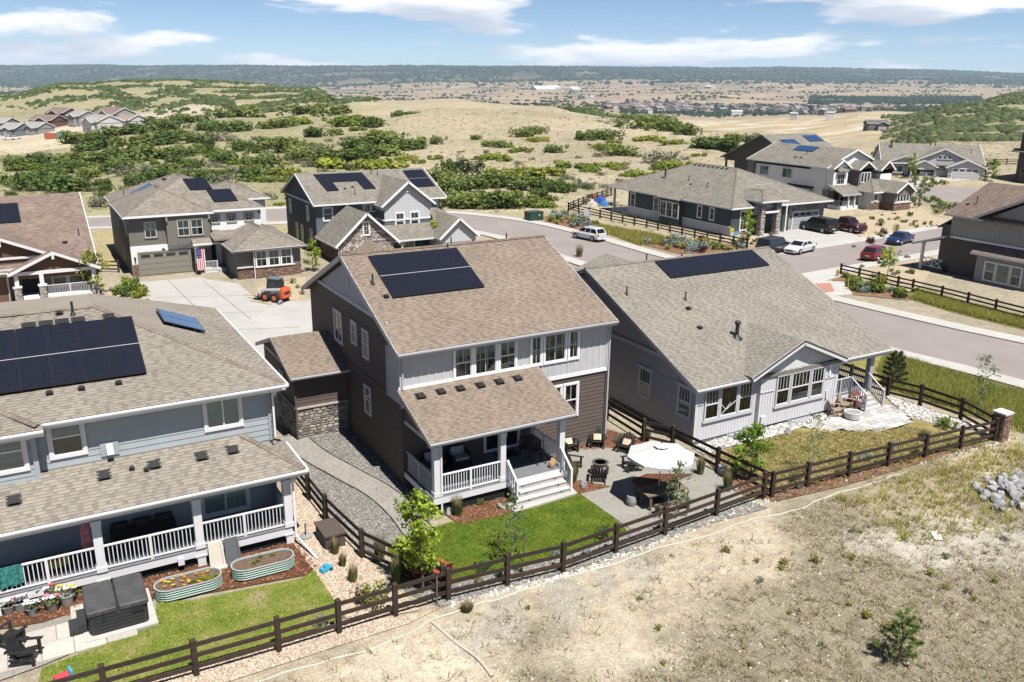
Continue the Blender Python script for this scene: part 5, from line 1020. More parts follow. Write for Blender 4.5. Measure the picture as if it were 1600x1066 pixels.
    for x, y in ((14.6, 101.2), (14.6, 102)): boxvent(H, (x, y, zl(x)), .42, up=(1, 0))
    pipe(H, (10.6, 104, zl(10.6)), .6)
    # pole flag by the porch: stripes and a starred canton, built as cloth
    fl = thing('flag', 'striped red and white flag with blue canton hanging by the taupe garage', 'flag', (15.35, 90.6, 0.4))
    MB().tube((15.35, 90.7, .2), (15.5, 89.9, 1.35), .02).build('flag_pole', M_WHITE, fl)
    for k in range(9):
        mb = MB(); w = .09; mb.box(15.2 + k * w, 89.98 + .05 * math.sin(k * 1.3), -.95 - .03 * (k % 3), 15.2 + (k + 1) * w, 90.0 + .05 * math.sin(k * 1.3), 1.15 if k > 4 else .25); mb.build('flag_stripe', mat('flag_red', (.5, .03, .05), .8) if k % 2 else M_WHITE, fl)
    MB().box(15.2, 89.99, .25, 15.65, 90.02, 1.2).build('flag_canton', mat('flag_blue', (.02, .04, .18), .8), fl)
    for i in range(3):
        for j in range(3): MB().lathe((15.28 + i * .14, 89.985, .4 + j * .28), [(.03, 0), (.03, .05)], 5).build('flag_star', M_WHITE, fl)
def M_CONC_(): return mat('porch_concrete', (.42, .41, .39), .85, noise=(4, .06))
house_hip_drive()
def house_rust():
    H = thing('house', 'rust brown house with gabled porch at the left edge, behind the blue grey house', 'house', (2, 86.5, -1.2)); R = R_BROWNF
    body(H, -12, 87.2, 5.2, 108, -2.5, 1.6, M_RUST); zr = gable(H, -14, 5.9, 86, 110.2, 1.55, .405, R, 'x', M_RUST, fm=M_HLT)
    gable(H, -1.35, 6.0, 84.9, 90.5, 1.25, .46, R, 'y', M_RUST, ends='a', fm=M_HLT, over=.5); gable(H, -7.3, 4.1, 86.2, 95, 1.75, .44, R, 'y', M_RUST, ends='a', fm=M_HLT, over=.5)
    boards(H, (-1.0, 85.4, 1.2), (1, 0), 6.6, .35, M_RUST, .18, joined=True); plank(H, (-1.2, 85.3, 1.15), (5.9, 85.3, 1.15), .12, .3, M_HLT, 'porch_beam'); MB().box(2.2, 84.86, 2.3, 2.4, 84.95, 2.95).build('gable_bracket', M_HLT, H); MB().box(-1.7, 86.1, 3.5, -1.5, 86.2, 4.1).build('gable_bracket', M_HLT, H); plank(H, (-7, 86.6, 2.35), (3.4, 86.6, 2.35), .08, .2, M_HLT, 'belt_board')
    for x in (-.75, 1.2, 5.4):
        post(H, x, 85.4, -.3 if x > 2 else .0, 1.05, .34, M_HLT, base=False); stones(H, (x - .3, 85.08, -1.6), (1, 0), .6, 1.55, M_STONE2, joined=True); body(H, x - .3, 85.08, x + .3, 85.75, -1.8, -.05, M_MORT, 'pier'); body(H, x - .36, 85.0, x + .36, 85.8, -.05, .05, M_STUC, 'pier_cap')
    railing(H, (1.5, 85.4, -1.0), (5.2, 85.4, -1.0), .9, M_HLT, pitch=.13); body(H, -.4, 85.2, 5.6, 87.2, -2, -1.0, M_HLT, 'porch_floor')
    for k in range(3): body(H, -.45, 85.2 - .32 * (k + 1), 1.0, 85.2 - .32 * k, -2.2, -1.1 - .16 * (k + 1) + .1, M_CONC_(), 'step')
    body(H, -.3, 87.1, .9, 87.2, -1, 1.1, M_DARK, 'front_door'); window(H, (2.1, 87.2, -.6), (1, 0), 1.1, 1.6, 'hung', .12, blind=.5); window(H, (3.45, 87.2, -.6), (1, 0), 1.1, 1.6, 'hung', .12, blind=.5); body(H, 1.3, 87.05, 2.0, 87.2, -1, 1.1, M_GRBR, 'wall_panel')
    garage_door(H, (-6.3, 86.5, -1.7), (1, 0), 4.8, 2.5, M_BRGAR, 0, 4, fm=M_HLT); body(H, -7, 86.52, -1, 87.3, -2.4, 1.7, M_RUST); roof_plane(H, [(-7.4, 85.6, 1.3), (-1.2, 85.6, 1.3), (-1.2, 87.2, 1.9), (-7.4, 87.2, 1.9)], R); gutter(H, (-7.4, 85.6, 1.28), (-1.2, 85.6, 1.28), M_HLT)
    z = lambda y: 1.55 + .405 * (y - 86)
    solar(H, (-4.6, 96.6, z(96.6)), (.3, 96.6, z(96.6)), (.35, 93.2, z(93.2)), (-4.6, 93.2, z(93.2)), 1, 4); pipe(H, (4.9, 90.5, z(90.5)), .6, .05); boxvent(H, (3.6, 89.4, z(89.4)), .4)
    MB().beam((5.9, 86.4, 1.4), (5.6, 86.9, -1.5), .08, .06, up=(0, 1, 0)).build('downspout', M_HLT, H)
house_rust()
def house_teal():
    H = thing('house', 'teal house with steep stone gable and solar arrays, behind the brown house', 'house', (36, 95, -1.5)); R = R_GREYF
    body(H, 29.3, 95.2, 44.7, 107.2, -2.6, 4.15, M_TEAL); gable(H, 28.85, 45.3, 94.5, 107.8, 4.2, .43, R, 'x', M_DTEAL, inset=.8, over=.45)
    plank(H, (29.24, 106.6, 4.1), (29.24, 95.6, 4.1), .08, .2, M_HLT, 'belt_board'); boards(H, (29.3, 107, -1.5), (0, -1), 11.8, 5.6, M_DTEAL, .22, joined=True); boards(H, (29.3, 95.18, -1.4), (1, 0), 15.4, 5.5, M_TEAL, .24, joined=True)
    for y, z, h in ((98.5, 2.0, 1.6), (97.6, -.9, 1.9), (101.2, -.9, 1.9), (105.6, 2, 1.5), (103.2, -.9, 1.9)): window(H, (29.3, y, z), (0, -1), .8, h, 'hung', .11, blind=.5)
    window(H, (30.2, 95.18, 2.3), (1, 0), 1.0, 1.35, 'hung', .12, blind=.98); window(H, (35.0, 95.18, 3.0), (1, 0), .75, .75, 'fixed', .12, grid=(2, 2, 0)); window(H, (36.0, 95.18, 3.0), (1, 0), .75, .75, 'fixed', .12, grid=(2, 2, 0)); window(H, (43.4, 95.18, 2.2), (1, 0), .95, 1.5, 'hung', .12)
    # tall cross gable
    body(H, 36.5, 92.6, 42.2, 96, -.2, 3.95, M_TEAL); gable(H, 36.0, 42.75, 92.1, 100.6, 3.9, .80, R, 'y', M_PGREY, ends='a', over=.5); battens(H, (36.55, 92.58, 2.3), (1, 0), 5.6, 3, M_HLT, .42, top=lambda a: 1.6 + .8 * (2.8 - abs(a - 2.8)) + .2); body(H, 36.5, 92.58, 42.2, 92.6, 2.2, 3.95, M_PGREY, 'wall_panel')
    plank(H, (36.45, 92.55, 2.2), (42.25, 92.55, 2.2), .1, .16, M_WHITE, 'belt_board'); boards(H, (36.5, 92.58, .2), (1, 0), 5.7, 1.95, M_TEAL, .22, joined=True); MB().box(38.95, 92.5, 5.3, 39.85, 92.58, 5.42).build('gable_bracket', M_HLT, H); plank(H, (36.4, 96, 2.2), (36.4, 92.6, 2.2), .1, .16, M_HLT, 'belt_board')
    for x in (37.9, 39.75): window(H, (x, 92.58, 1.15), (1, 0), .95, 1.75, 'hung', .15, grid=(2, 1, .5), blind=.35)
    # stone gable
    gable(H, 29.05, 36.45, 88.0, 95.2, .55, .92, R, 'y', None, ends='a'); MB().prism([(29.6, -2.5), (35.9, -2.5), (35.9, .85), (32.75, 3.7), (29.6, .85)], 1, 88.5, 95.2).build('gable_wall', M_MORTL, H)
    stones(H, (29.6, 88.48, -1.6), (1, 0), 6.3, 5.4, mat('pale_field_stone', (.40, .345, .32), .9, tint=.6, noise=(9, .2)), sw=(.25, .6), sh=(.14, .26), joined=True, top=lambda a: 2.45 + .92 * (3.15 - abs(a - 3.15)) - .12, out=.08, seed=9); stones(H, (29.6, 95, -1.8), (0, -1), 6.5, 2.4, M_BRICK, joined=True)
    window(H, (32.4, 88.42, 1.55), (1, 0), .62, 1.35, 'fixed', .12, grid=(2, 3, 0)); downspout(H, [(29.3, 88.0, .4), (29.5, 88.4, .2), (29.5, 88.4, -1.6)], M_HLT)
    # porch roof and right wing
    roof_plane(H, [(35.6, 89.4, .45), (42.8, 89.4, .45), (42.8, 92.7, 1.7), (35.6, 92.7, 1.7)], R); plank(H, (35.9, 89.42, .33), (42.8, 89.42, .33), .08, .2, M_HLT, 'fascia'); body(H, 36, 91.6, 42.6, 92.6, -2.5, .6, M_DTEAL)
    for x in (37.4,): post(H, x, 89.8, -1.6, .3, .22, M_HLT); plank(H, (x - .6, 89.8, .25), (x, 89.8, -.4), .12, .12, M_HLT, 'brace'); plank(H, (x + .6, 89.8, .25), (x, 89.8, -.4), .12, .12, M_HLT, 'brace')
    window(H, (38.2, 91.58, -1.1), (1, 0), 1.4, 1.3, 'slide', .14)
    gable(H, 41.2, 46.3, 87.8, 95.5, .5, .86, R, 'y', M_PGREY, ends='a', over=.45); body(H, 41.6, 88.3, 45.9, 95, -2.5, .75, M_PGREY); battens(H, (41.6, 88.24, -1.5), (1, 0), 4.3, 2, M_HLT, .4, top=lambda a: 2.2 + .86 * (2.15 - abs(a - 2.15))); roof_plane(H, [(42.7, 91.9, 1.6), (46.2, 94.6, 1.6), (44.5, 96, 3.4), (42.2, 96, 3.4)], R)
    z = lambda y: 4.2 + .43 * (y - 94.5)
    solar(H, (30.9, 100.6, z(100.6)), (36.9, 100.6, z(100.6)), (37.3, 97.0, z(97.0)), (31.3, 97.0, z(97.0)), 2, 4, skip={(1, 1), (1, 2)}); solar(H, (42.2, 100.6, z(100.6)), (44.9, 100.6, z(100.6)), (44.9, 96.8, z(96.8)), (42.2, 96.8, z(96.8)), 2, 2)
    for x, y, h in ((33.6, 97.4, .3), (34.6, 97.6, .3)): boxvent(H, (x, y, z(y)), .43, s=.2)
    for x, y in ((34.4, 96.2), (38.0, 100.3), (38.7, 100)): pipe(H, (x, y, z(y)), .7, .04)
house_teal()
def house_dark_teal():
    H = thing('house', 'dark teal single storey hip roofed house with garage behind the corner street', 'house', (88, 90, -1.5)); R = R_GREYF
    body(H, 80, 82.2, 90.5, 104, -2.6, 2.15, M_DTEAL); body(H, 90.5, 82.6, 97.6, 108, -2.6, 2.15, M_DTEAL); body(H, 84, 104, 97, 108, -2.6, 2.15, M_DTEAL)
    hip(H, 79.4, 98.2, 81.6, 108.8, 2.3, .41, R, M_CAPG)
    boards(H, (80, 104, -.2), (0, -1), 21.7, 2.3, M_DTEAL, .22, joined=True); body(H, 79.95, 82.2, 80, 104, -2.2, -.25, M_PGREY, 'wall_panel'); battens(H, (79.95, 104, -2.0), (0, -1), 21.7, 1.75, M_HLT, .5, joined=True); plank(H, (79.9, 104, -.22), (79.9, 82.2, -.22), .12, .12, M_HLT, 'belt_board')
    for y, w, h in ((103.3, .9, 1.9), (97.9, 1.0, 1.9), (88.6, .75, 1.5), (86.2, .75, 1.5)): window(H, (80, y, 1.75 - h), (0, -1), w, h, 'hung', .13, blind=.4)
    body(H, 79.2, 91.6, 80, 95.6, -2.2, 2.0, M_DTEAL, 'bay_wall'); roof_plane(H, [(78.7, 96, 2.2), (78.7, 91.2, 2.2), (80.2, 91.2, 2.75), (80.2, 96, 2.75)], R)
    for y in (95.4, 94.1, 92.8): window(H, (79.2, y, -.35), (0, -1), 1.1, 2.0, 'hung', .1, grid=(2, 2, 0))
    window(H, (81.6, 82.2, -.7), (1, 0), 1.1, 2.4, 'hung', .14, grid=(2, 3, 0)); body(H, 80, 82.1, 83.6, 82.2, -2.2, -.9, M_PGREY, 'wall_panel')
    # entry tower with stone piers
    hip(H, 83.2, 88.0, 80.2, 87, 3.1, .45, R, M_CAPG, fm=M_HLT); body(H, 83.8, 81.6, 87.4, 86, 1.2, 3.0, M_PGREY)
    for x in (84.1, 86.9): body(H, x - .35, 80.7, x + .35, 81.4, -2.4, 2.95, M_MORT, 'pier'); stones(H, (x - .37, 80.68, -1.6), (1, 0), .74, 4.4, M_STONE2, joined=True, back=M_MORT); stones(H, (x - .37, 81.4, -1.6), (0, -1), .74, 4.4, M_STONE2, joined=True, back=M_MORT)
    MB().box(84.3, 80.5, 1.5, 86.7, 81.6, 1.7).build('entry_canopy', M_WHITE, H); body(H, 85, 82.0, 86, 82.15, -1.5, .8, M_DARK, 'front_door')
    hip(H, 88.2, 91.6, 86.6, 91.2, 4.35, .4, R, None, fm=M_WHITE); body(H, 88.6, 87, 91.2, 91, 3.2, 4.3, M_WHITE, 'dormer_wall'); window(H, (88.95, 87, 3.6), (1, 0), .7, .55, 'fixed', .08); window(H, (90.1, 87, 3.6), (1, 0), .7, .55, 'fixed', .08)
    garage_door(H, (91.6, 82.55, -1.5), (1, 0), 4.9, 2.35, M_GREYG, 4, 4, fm=M_WHITE); stones(H, (90.6, 82.58, -1.6), (1, 0), .95, 3.7, M_STONE2, joined=True); stones(H, (96.6, 82.58, -1.6), (1, 0), 1.0, 3.7, M_STONE2, joined=True); stones(H, (91.6, 82.5, 1.05), (1, 0), 5, 1.05, M_STONE, joined=True); stones(H, (90.58, 83.6, -1.6), (0, -1), 1.1, 3.7, M_STONE2, joined=True)
    garage_door(H, (87.7, 83.3, -1.5), (1, 0), 2.6, 2.35, M_GREYG, 2, 4, fm=M_WHITE); body(H, 87.4, 83.34, 90.6, 83.6, -2.2, 2.1, M_DTEAL); body(H, 86.9, 81.2, 87.9, 81.5, -1.6, -.6, M_PGREY, 'porch_wall'); post(H, 89.2, 81.6, -1.4, 2.1, .2, M_WHITE)
    # covered end porch
    post(H, 80.1, 107.6, -1.4, 2.1, .3, M_HLT); post(H, 83.6, 108, -1.4, 2.1, .3, M_HLT); body(H, 80, 104, 84, 108.2, -2.3, -1.25, M_HLT, 'porch_floor'); railing(H, (80.1, 107.4, -1.25), (80.1, 104.2, -1.25), .9, M_HLT, pitch=.16)
    z = lambda x: 2.3 + .41 * (x - 79.4)
    for k in range(8): boxvent(H, (88.3, 99.0 - k * .95, z(88.2)), .41, s=.36, up=(1, 0))
    pipe(H, (83.9, 100.5, z(83.9)), 1.1, .12, cap=True, m=M_VENT); pipe(H, (84, 95.4, z(84)), .7, .05); boxvent(H, (83.2, 94, z(83.2)), .41, s=.22, up=(1, 0)); pipe(H, (83.2, 90.6, z(83.2)), .5, .06, cap=True)
house_dark_teal()
def house_white():
    H = thing('house', 'white two storey house with twin front gables and stone based arched window wing', 'house', (118, 98, -1.5)); R = R_GREYF
    body(H, 113.6, 96.4, 126, 113, -2.6, 4.7, M_OFFW); zr = gable(H, 113.0, 126.4, 95.8, 113.6, 4.8, .40, R, 'y', M_OFFW, ends='ab', over=.5, inset=.6)
    wins(H, [((113.6, 110.8, 2.4), (0, -1), 2.0, 1.5, 'slide', None), ((113.6, 105.6, 2.4), (0, -1), 2.0, 1.5, 'slide', None)], tm=M_OFFW, blind=.96)
    body(H, 112.9, 111.9, 114, 113.1, -2, 4.7, M_GRBR, 'wall_panel')
    roof_plane(H, [(112.4, 104.2, .9), (112.4, 98.6, .9), (113.6, 98.6, 1.5), (113.6, 104.2, 1.5)], mat('dark_awning', (.06, .058, .055), .9)); body(H, 112.7, 99, 113.6, 104, .2, .85, M_OFFW, 'bay_wall')
    # front gables
    gable(H, 113.2, 117.4, 94.6, 100, 4.75, .62, R, 'y', M_WHITE, ends='a', over=.4); body(H, 113.7, 95.0, 117.0, 96.6, 1.2, 4.8, M_WHITE); window(H, (114.5, 94.98, 2.2), (1, 0), 1.7, 1.6, 'slide', .15, grid=(4, 2, 0)); roof_plane(H, [(114.2, 94.4, 4.3), (116.6, 94.4, 4.3), (116.6, 95, 4.75), (114.2, 95, 4.75)], R)
    gable(H, 118.0, 122.0, 93.6, 100, 4.5, .62, R, 'y', M_GRBR, ends='a', over=.4); body(H, 118.5, 94.0, 121.6, 96.6, 1, 4.6, M_GRBR)
    for k in range(3): window(H, (118.95 + k * .75, 93.98, 2.4), (1, 0), .6, 1.5, 'fixed', .09)
    gable(H, 122.2, 125.8, 92.8, 99, 4.3, .8, R, 'y', M_BRICK, ends='a', over=.4); body(H, 122.6, 93.2, 125.4, 97, -1.6, 4.4, M_WHITE)
    # porch
    roof_plane(H, [(112.9, 92.2, .9), (118.2, 92.2, .9), (118.2, 95.4, 2.2), (112.9, 95.4, 2.2)], R); plank(H, (112.9, 92.2, .8), (118.2, 92.2, .8), .1, .2, M_GUT, 'fascia'); body(H, 113.2, 95.3, 118.6, 96.5, -2, 1.4, M_GRBR); body(H, 113.3, 92.6, 118, 95.4, -2.2, -1.0, M_OFFW, 'porch_floor')
    for x in (114.9, 116.3, 117.7): post(H, x, 92.6, -1.0, .85, .24, M_WHITE)
    railing(H, (113.3, 95.3, -1.0), (113.3, 92.7, -1.0), .9, M_GUT, pitch=.16); railing(H, (113.4, 92.6, -1.0), (116.2, 92.6, -1.0), .9, M_GUT, pitch=.16); body(H, 114.6, 95.2, 115.6, 95.32, -1, 1.0, M_DARK, 'front_door'); window(H, (116.1, 95.3, -.6), (1, 0), 1.1, 1.5, 'hung', .1)
    # wing with arched window
    body(H, 117.8, 90.6, 121, 95, -2.3, 1.2, M_STUC); hip(H, 117.4, 124.6, 90.0, 97, 1.35, .42, R, M_CAPG); body(H, 120.2, 88.2, 124.2, 95, -2.3, 1.5, M_GRBR); gable(H, 119.8, 124.6, 87.6, 95, 1.45, .62, R, 'y', M_GRBR, ends='a', over=.45)
    stones(H, (120.2, 88.18, -1.7), (1, 0), 4.0, 1.4, M_BRICK, joined=True); stones(H, (117.8, 90.58, -1.7), (1, 0), 2.4, 1.3, M_BRICK, joined=True); stones(H, (120.18, 90.6, -1.7), (0, -1), 2.4, 1.4, M_BRICK, joined=True); plank(H, (120.1, 88.12, -.28), (124.3, 88.12, -.28), .16, .1, M_WHITE, 'stone_sill')
    for k in range(4): h = (1.4, 1.75, 1.75, 1.4)[k]; window(H, (120.75 + k * .74, 88.18, -.1), (1, 0), .6, h, 'fixed', .09, grid=(1, 2, .6))
    window(H, (118.5, 90.58, -.1), (1, 0), .5, 1.0, 'fixed', .1)
    zl = lambda x: 4.8 + .40 * (x - 113)
    for y in (104.5, 103.4): boxvent(H, (115.2, y, zl(115.2)), .4, s=.3, up=(1, 0))
    pipe(H, (116.6, 103.5, zl(116.6)), .8, .05); solar(H, (119.2, 107.6, zl(119.2)), (119.2, 103.2, zl(119.2)), (117.4, 103, zl(117.4)), (117.4, 107.4, zl(117.4)), 1, 3, cells=M_SOLAR_SKY)
    # dark gabled house close behind it
    K = thing('house', 'dark brown gable end house with sky tinted solar panels, behind the white house', 'house', (128, 121, -1.5))
    body(K, 128, 115.5, 141, 132, -3, 3.2, M_SHDK); gable(K, 126.9, 141.5, 113.6, 135, 3.0, .47, R, 'x', M_SHDK, fm=M_GRBR, over=.8); post(K, 127.2, 133.5, -3, 3, .35, M_BRICK); 
    z = lambda y: 3.0 + .47 * (y - 113.6)
    solar(K, (129.6, 122.2, z(122.2)), (133.6, 122.2, z(122.2)), (133.8, 119.6, z(119.6)), (129.8, 119.6, z(119.6)), 1, 3, cells=M_SOLAR_SKY); solar(K, (137, 123.4, z(123.4)), (141, 123.4, z(123.4)), (141, 121.2, z(121.2)), (137, 121.2, z(121.2)), 1, 3, cells=M_SOLAR_SKY); MB().tube((127.5, 128.6, 6.0), (127.5, 128.6, 7.4), .3, n=8).build('chimney_pipe', M_VENT, K)
house_white()
def house_grey_cul():
    H = thing('house', 'grey house with broad front gable and two pale garage doors at the turning circle', 'house', (169.5, 113.8, -1.5), rot=math.radians(-45), local=True); R = R_GREYF
    body(H, -10.6, 2.4, 7.6, 16, -1, 2.9, M_STUC); gable(H, -12.0, 8.4, 1.8, 17.6, 3.0, .46, R, 'x', M_STUC, inset=.6)
    gable(H, -6.6, 6.8, 1.2, 10, 3.2, .46, R, 'y', M_PGREY, ends='a', over=.4, fm=M_HLT); body(H, -6, 1.7, 6.4, 3, 2.4, 3.3, M_PGREY)
    for k in range(3): window(H, (-1.05 + k * .95, 1.56, 4.1), (1, 0), .7, .6, 'fixed', .14, tm=M_GUT)
    gable(H, -11.2, -3.6, 2.0, 8, 2.9, .42, R, 'y', M_STUC, ends='a', over=.4, fm=M_HLT); gable(H, -6.7, -1.1, -.9, 5, 2.55, .5, R, 'y', M_STUC, ends='a', over=.4, fm=M_HLT)
    gable(H, .3, 8.2, -.7, 7, 2.6, .42, R, 'y', M_PGREY, ends='a', over=.45, fm=M_HLT); body(H, .9, -.2, 7.7, 5, -1, 2.75, M_PGREY); roof_plane(H, [(-1.6, .6, 2.5), (1.2, .6, 2.5), (1.2, 3.4, 3.5), (-1.6, 3.4, 3.5)], R); roof_plane(H, [(-1.3, 1.2, 3.3), (6.5, 1.2, 3.3), (6.5, .2, 2.9), (-1.3, .2, 2.9)], R)
    garage_door(H, (1.7, -.24, .0), (1, 0), 5.0, 2.3, mat('pale_garage', (.5, .5, .51), .6), 4, 4); body(H, -1.4, 1.2, .9, 3, -1, 2.5, M_PGREY); garage_door(H, (-1.2, 1.16, .0), (1, 0), 2.0, 2.3, MATS['pale_garage'], 2, 4)
    stones(H, (.9, -.22, -.2), (1, 0), .75, 1.2, M_STONE2, joined=True); stones(H, (6.85, -.22, -.2), (1, 0), .85, 1.2, M_STONE2, joined=True); stones(H, (-10.6, 2.38, -.5), (1, 0), 3.4, 1.6, M_BRICK, joined=True)
    window(H, (-10.0, 2.38, 1.0), (1, 0), 2.5, 1.4, 'slide', .12, grid=(2, 1, 0), blind=.9)
    body(H, -6.5, -.5, -1.5, 2.4, -.6, .5, M_STUC, 'porch_floor')
    for x in (-6.2, -1.6): post(H, x, -.3, .0, 2.5, .4, M_STUC); stones(H, (x - .3, -.56, -.2), (1, 0), .6, 1.3, M_STONE2, joined=True)
    railing(H, (-4.6, -.3, .5), (-1.8, -.3, .5), .9, M_HLT, pitch=.18); body(H, -6.3, 2.3, -1.4, 2.38, .4, 2.5, M_DARK, 'entry_shade_sheet'); window(H, (-3.9, 2.28, .9), (1, 0), 1.8, 1.3, 'slide', .1); body(H, -6.4, -1.4, -4.8, -.5, -.4, .3, M_CONC_(), 'step')  # near-black sheet on the flat wall paints the shade of a set-back entry
    z = lambda y: 3.0 + .46 * (y - 1.8)
    pipe(H, (-9.6, 8, z(8)), 1.3, .16, cap=True, m=M_VENT); pipe(H, (-1.5, 9, z(9) - .2), .9, .1); pipe(H, (-.6, 9, z(9) - .2), .9, .1); pipe(H, (6.2, 6.5, z(6.5)), .8, .06)
house_grey_cul()
def house_right():
    H = thing('house', 'warm grey and brown two storey house at the right edge, porch with crossed railing', 'house', (86, 50, -1.5)); R = R_BROWNF
    body(H, 85.6, 36, 99, 55.3, -3, 2.45, M_SHDK); body(H, 85.3, 36, 99, 55.4, 2.5, 4.9, M_G_GREY); battens(H, (85.3, 55.4, 2.55), (0, -1), 19, 2.3, M_G_GREY, .42); plank(H, (85.22, 55.5, 2.45), (85.22, 36, 2.45), .12, .22, M_HLT, 'belt_board')
    roof_plane(H, [(84.6, 55.9, 4.8), (84.6, 52.2, 4.8), (91.6, 52.2, 7.75), (91.6, 55.9, 7.75)], R, tabs=True, seed=41); roof_plane(H, [(99, 36, 4.8), (99, 55.9, 4.8), (91.6, 55.9, 7.75), (91.6, 36, 7.75)], R); roof_plane(H, [(84.6, 52.4, 4.8), (84.9, 43, 4.9), (91.6, 40, 7.75), (91.6, 52.4, 7.75)], R, tabs=True, seed=42); gutter(H, (84.6, 55.9, 4.78), (84.6, 51.6, 4.78), M_GUT)
    yg = 45.0; s = .48
    roof_plane(H, [(84.5, 52.6, 4.95), (92, 52.6, 4.95), (92, yg, 4.95 + s * 7.6), (84.5, yg, 4.95 + s * 7.6)], R); roof_plane(H, [(92, 37.4, 4.95), (84.5, 37.4, 4.95), (84.5, yg, 4.95 + s * 7.6), (92, yg, 4.95 + s * 7.6)], R)
    MB().prism([(52.0, 4.6), (38, 4.6), (yg, 4.95 + s * 7.6 - .25), (yg + .1, 4.95 + s * 7.6 - .25)], 0, 85.3, 92).build('gable_wall', M_G_GREY, H); battens(H, (85.3, 52, 4.85), (0, -1), 13.5, 1, M_G_GREY, .42, top=lambda a: s * (7.2 - abs(a - 7.0)) - .1)
    for y in (52.6, 37.4): plank(H, (84.5, y, 4.84), (84.5, yg, 4.84 + s * 7.6), .06, .24, M_GUT, 'barge_board')
    MB().prism([(52.2, 4.8), (52.9, 4.8), (52.2, 5.2)], 0, 84.5, 85.4).build('eave_return', M_WHITE, H)
    # lower porch at its street end
    body(H, 85.4, 55.4, 90, 58.0, -2.4, -1.1, M_DTEAL, 'porch_floor'); roof_plane(H, [(84.2, 58.9, 1.3), (84.2, 55.2, 2.6), (91, 55.2, 2.6), (91, 58.9, 1.3)], R); plank(H, (84.2, 58.9, 1.2), (84.2, 55.3, 2.45), .08, .2, M_GUT, 'barge_board'); post(H, 84.8, 57.9, -2.3, 1.45, .26, M_HLT); post(H, 89.5, 57.9, -2, 1.45, .26, M_HLT); roof_plane(H, [(86.3, 57.6, 3.1), (91, 57.6, 3.1), (91, 55.4, 4.6), (86.3, 55.4, 4.6)], R)
    body(H, 86.6, 55.4, 92, 57.2, -2.3, 3.4, M_GRBR); rl = MB(); z0 = -1.1
    for a in (z0 + .1, z0 + .95): rl.beam((84.9, 57.8, a), (84.9, 55.5, a), .08, .08)
    rl.beam((84.9, 56.65, z0 + .1), (84.9, 56.65, z0 + .95), .07, .07, up=(0, 1, 0))
    for a, b in ((57.8, 56.65), (55.5, 56.65)): rl.beam((84.9, a, z0 + .1), (84.9, b, z0 + .93), .06, .06); 
    for a, b in ((57.8, 56.65), (55.5, 56.65)): rl.beam((84.93, a, z0 + .93), (84.93, b, z0 + .1), .05, .05)
    rl.build('cross_railing', M_HLT, H); body(H, 84.9, 55.4, 85.7, 58, -2.4, -1.15, M_DTEAL, 'porch_skirt')
    # bay with three windows
    body(H, 84.6, 45.9, 85.6, 51.6, -3, 1.5, M_G_GREY, 'bay_wall'); battens(H, (84.6, 51.6, -2.9), (0, -1), 5.7, 4.3, M_G_GREY, .42); roof_plane(H, [(84.0, 52, 1.5), (84.0, 45.5, 1.5), (85.5, 45.5, 2.3), (85.5, 52, 2.3)], R); plank(H, (84.02, 52, 1.38), (84.02, 45.5, 1.38), .08, .2, M_HLT, 'fascia')
    for y, w, st in ((50.55, 1.0, 'hung'), (49.35, 1.3, 'fixed'), (47.85, 1.0, 'hung')): window(H, (84.6, y, -1.15), (0, -1), w, 1.8, st, .12, blind=.97 if st == 'fixed' else .5)
    pipe(H, (87.2, 54.2, 5.9), .8, .05); boxvent(H, (86.9, 54.9, 5.75), .42, s=.25, up=(1, 0))
    K = thing('house', 'dark house corner with brown garage door, cut by the right edge', 'house', (184, 103, -1.5))
    body(K, 181, 84, 196, 105.2, -3, 8.6, M_SHDK); hip(K, 180, 197, 83, 106, 8.6, .4, R_GREYF, None); roof_plane(K, [(179.6, 106.2, 4.6), (179.6, 96, 4.6), (181, 96, 5.2), (181, 106.2, 5.2)], R_GREYF); garage_door(K, (181, 104.2, -1.5), (0, -1), 5, 2.6, M_BRGAR, 4, 4, fm=M_GRBR); window(K, (181, 103, 6), (0, -1), 1.5, 1.6, 'slide', .12)
house_right()
# ------------------------------------------------------------------ rail fences
def fence(label, line, h=1.18, rails=3, name='rail_fence', group='rail fences round the yards', pitch=2.44, first=True, last=True):
    """posts with rails let in between; line = list of x, y corners"""
    line = [np.array(p[:2], float) for p in line]; t = thing(name, label, 'fence', (line[0][0], line[0][1], g1(*line[0])), group); r = random.Random(int(abs(line[0][0]) * 10)); feet = []
    for a, b in zip(line[:-1], line[1:]):
        n = max(1, round(np.linalg.norm(b - a) / pitch)); feet += [a + (b - a) * k / n for k in range(n)]
    feet.append(line[-1]); s = .17; pm = MB(); pm.box(-s / 2, -s / 2, -.4, s / 2, s / 2, h + .12); pm.hexa([(-s / 2, -s / 2, h + .12), (s / 2, -s / 2, h + .12), (s / 2, s / 2, h + .12), (-s / 2, s / 2, h + .12)], [(-.03, -.03, h + .17), (.03, -.03, h + .17), (.03, .03, h + .17), (-.03, .03, h + .17)]); me = pm.mesh('post', M_FENCE); B = BASE[t.name]
    for i, p in enumerate(feet): piece(me, 'post', t, np.array([p[0], p[1], g1(*p)]) - B, (r.uniform(-.012, .012), r.uniform(-.012, .012), r.uniform(-.1, .1)))
    for p, q in zip(feet[:-1], feet[1:]):
        for k in range(rails):
            hh = h * (k + .55) / rails + .12; a = (p[0], p[1], g1(*p) + hh + r.uniform(-.012, .012)); b = (q[0], q[1], g1(*q) + hh + r.uniform(-.012, .012)); MB().beam(a, b, .05, .145, tint=r.random()).build('rail', M_FENCE, t)
    return t
REAR = [(-2.2, 24.75), (5.5, 24.5), (11.6, 24.45), (16.2, 24.0), (21.4, 24.3), (27.4, 24.7), (35.2, 24.2), (42.9, 23.6)]
fence('long dark brown three rail fence running behind all the yards', REAR)
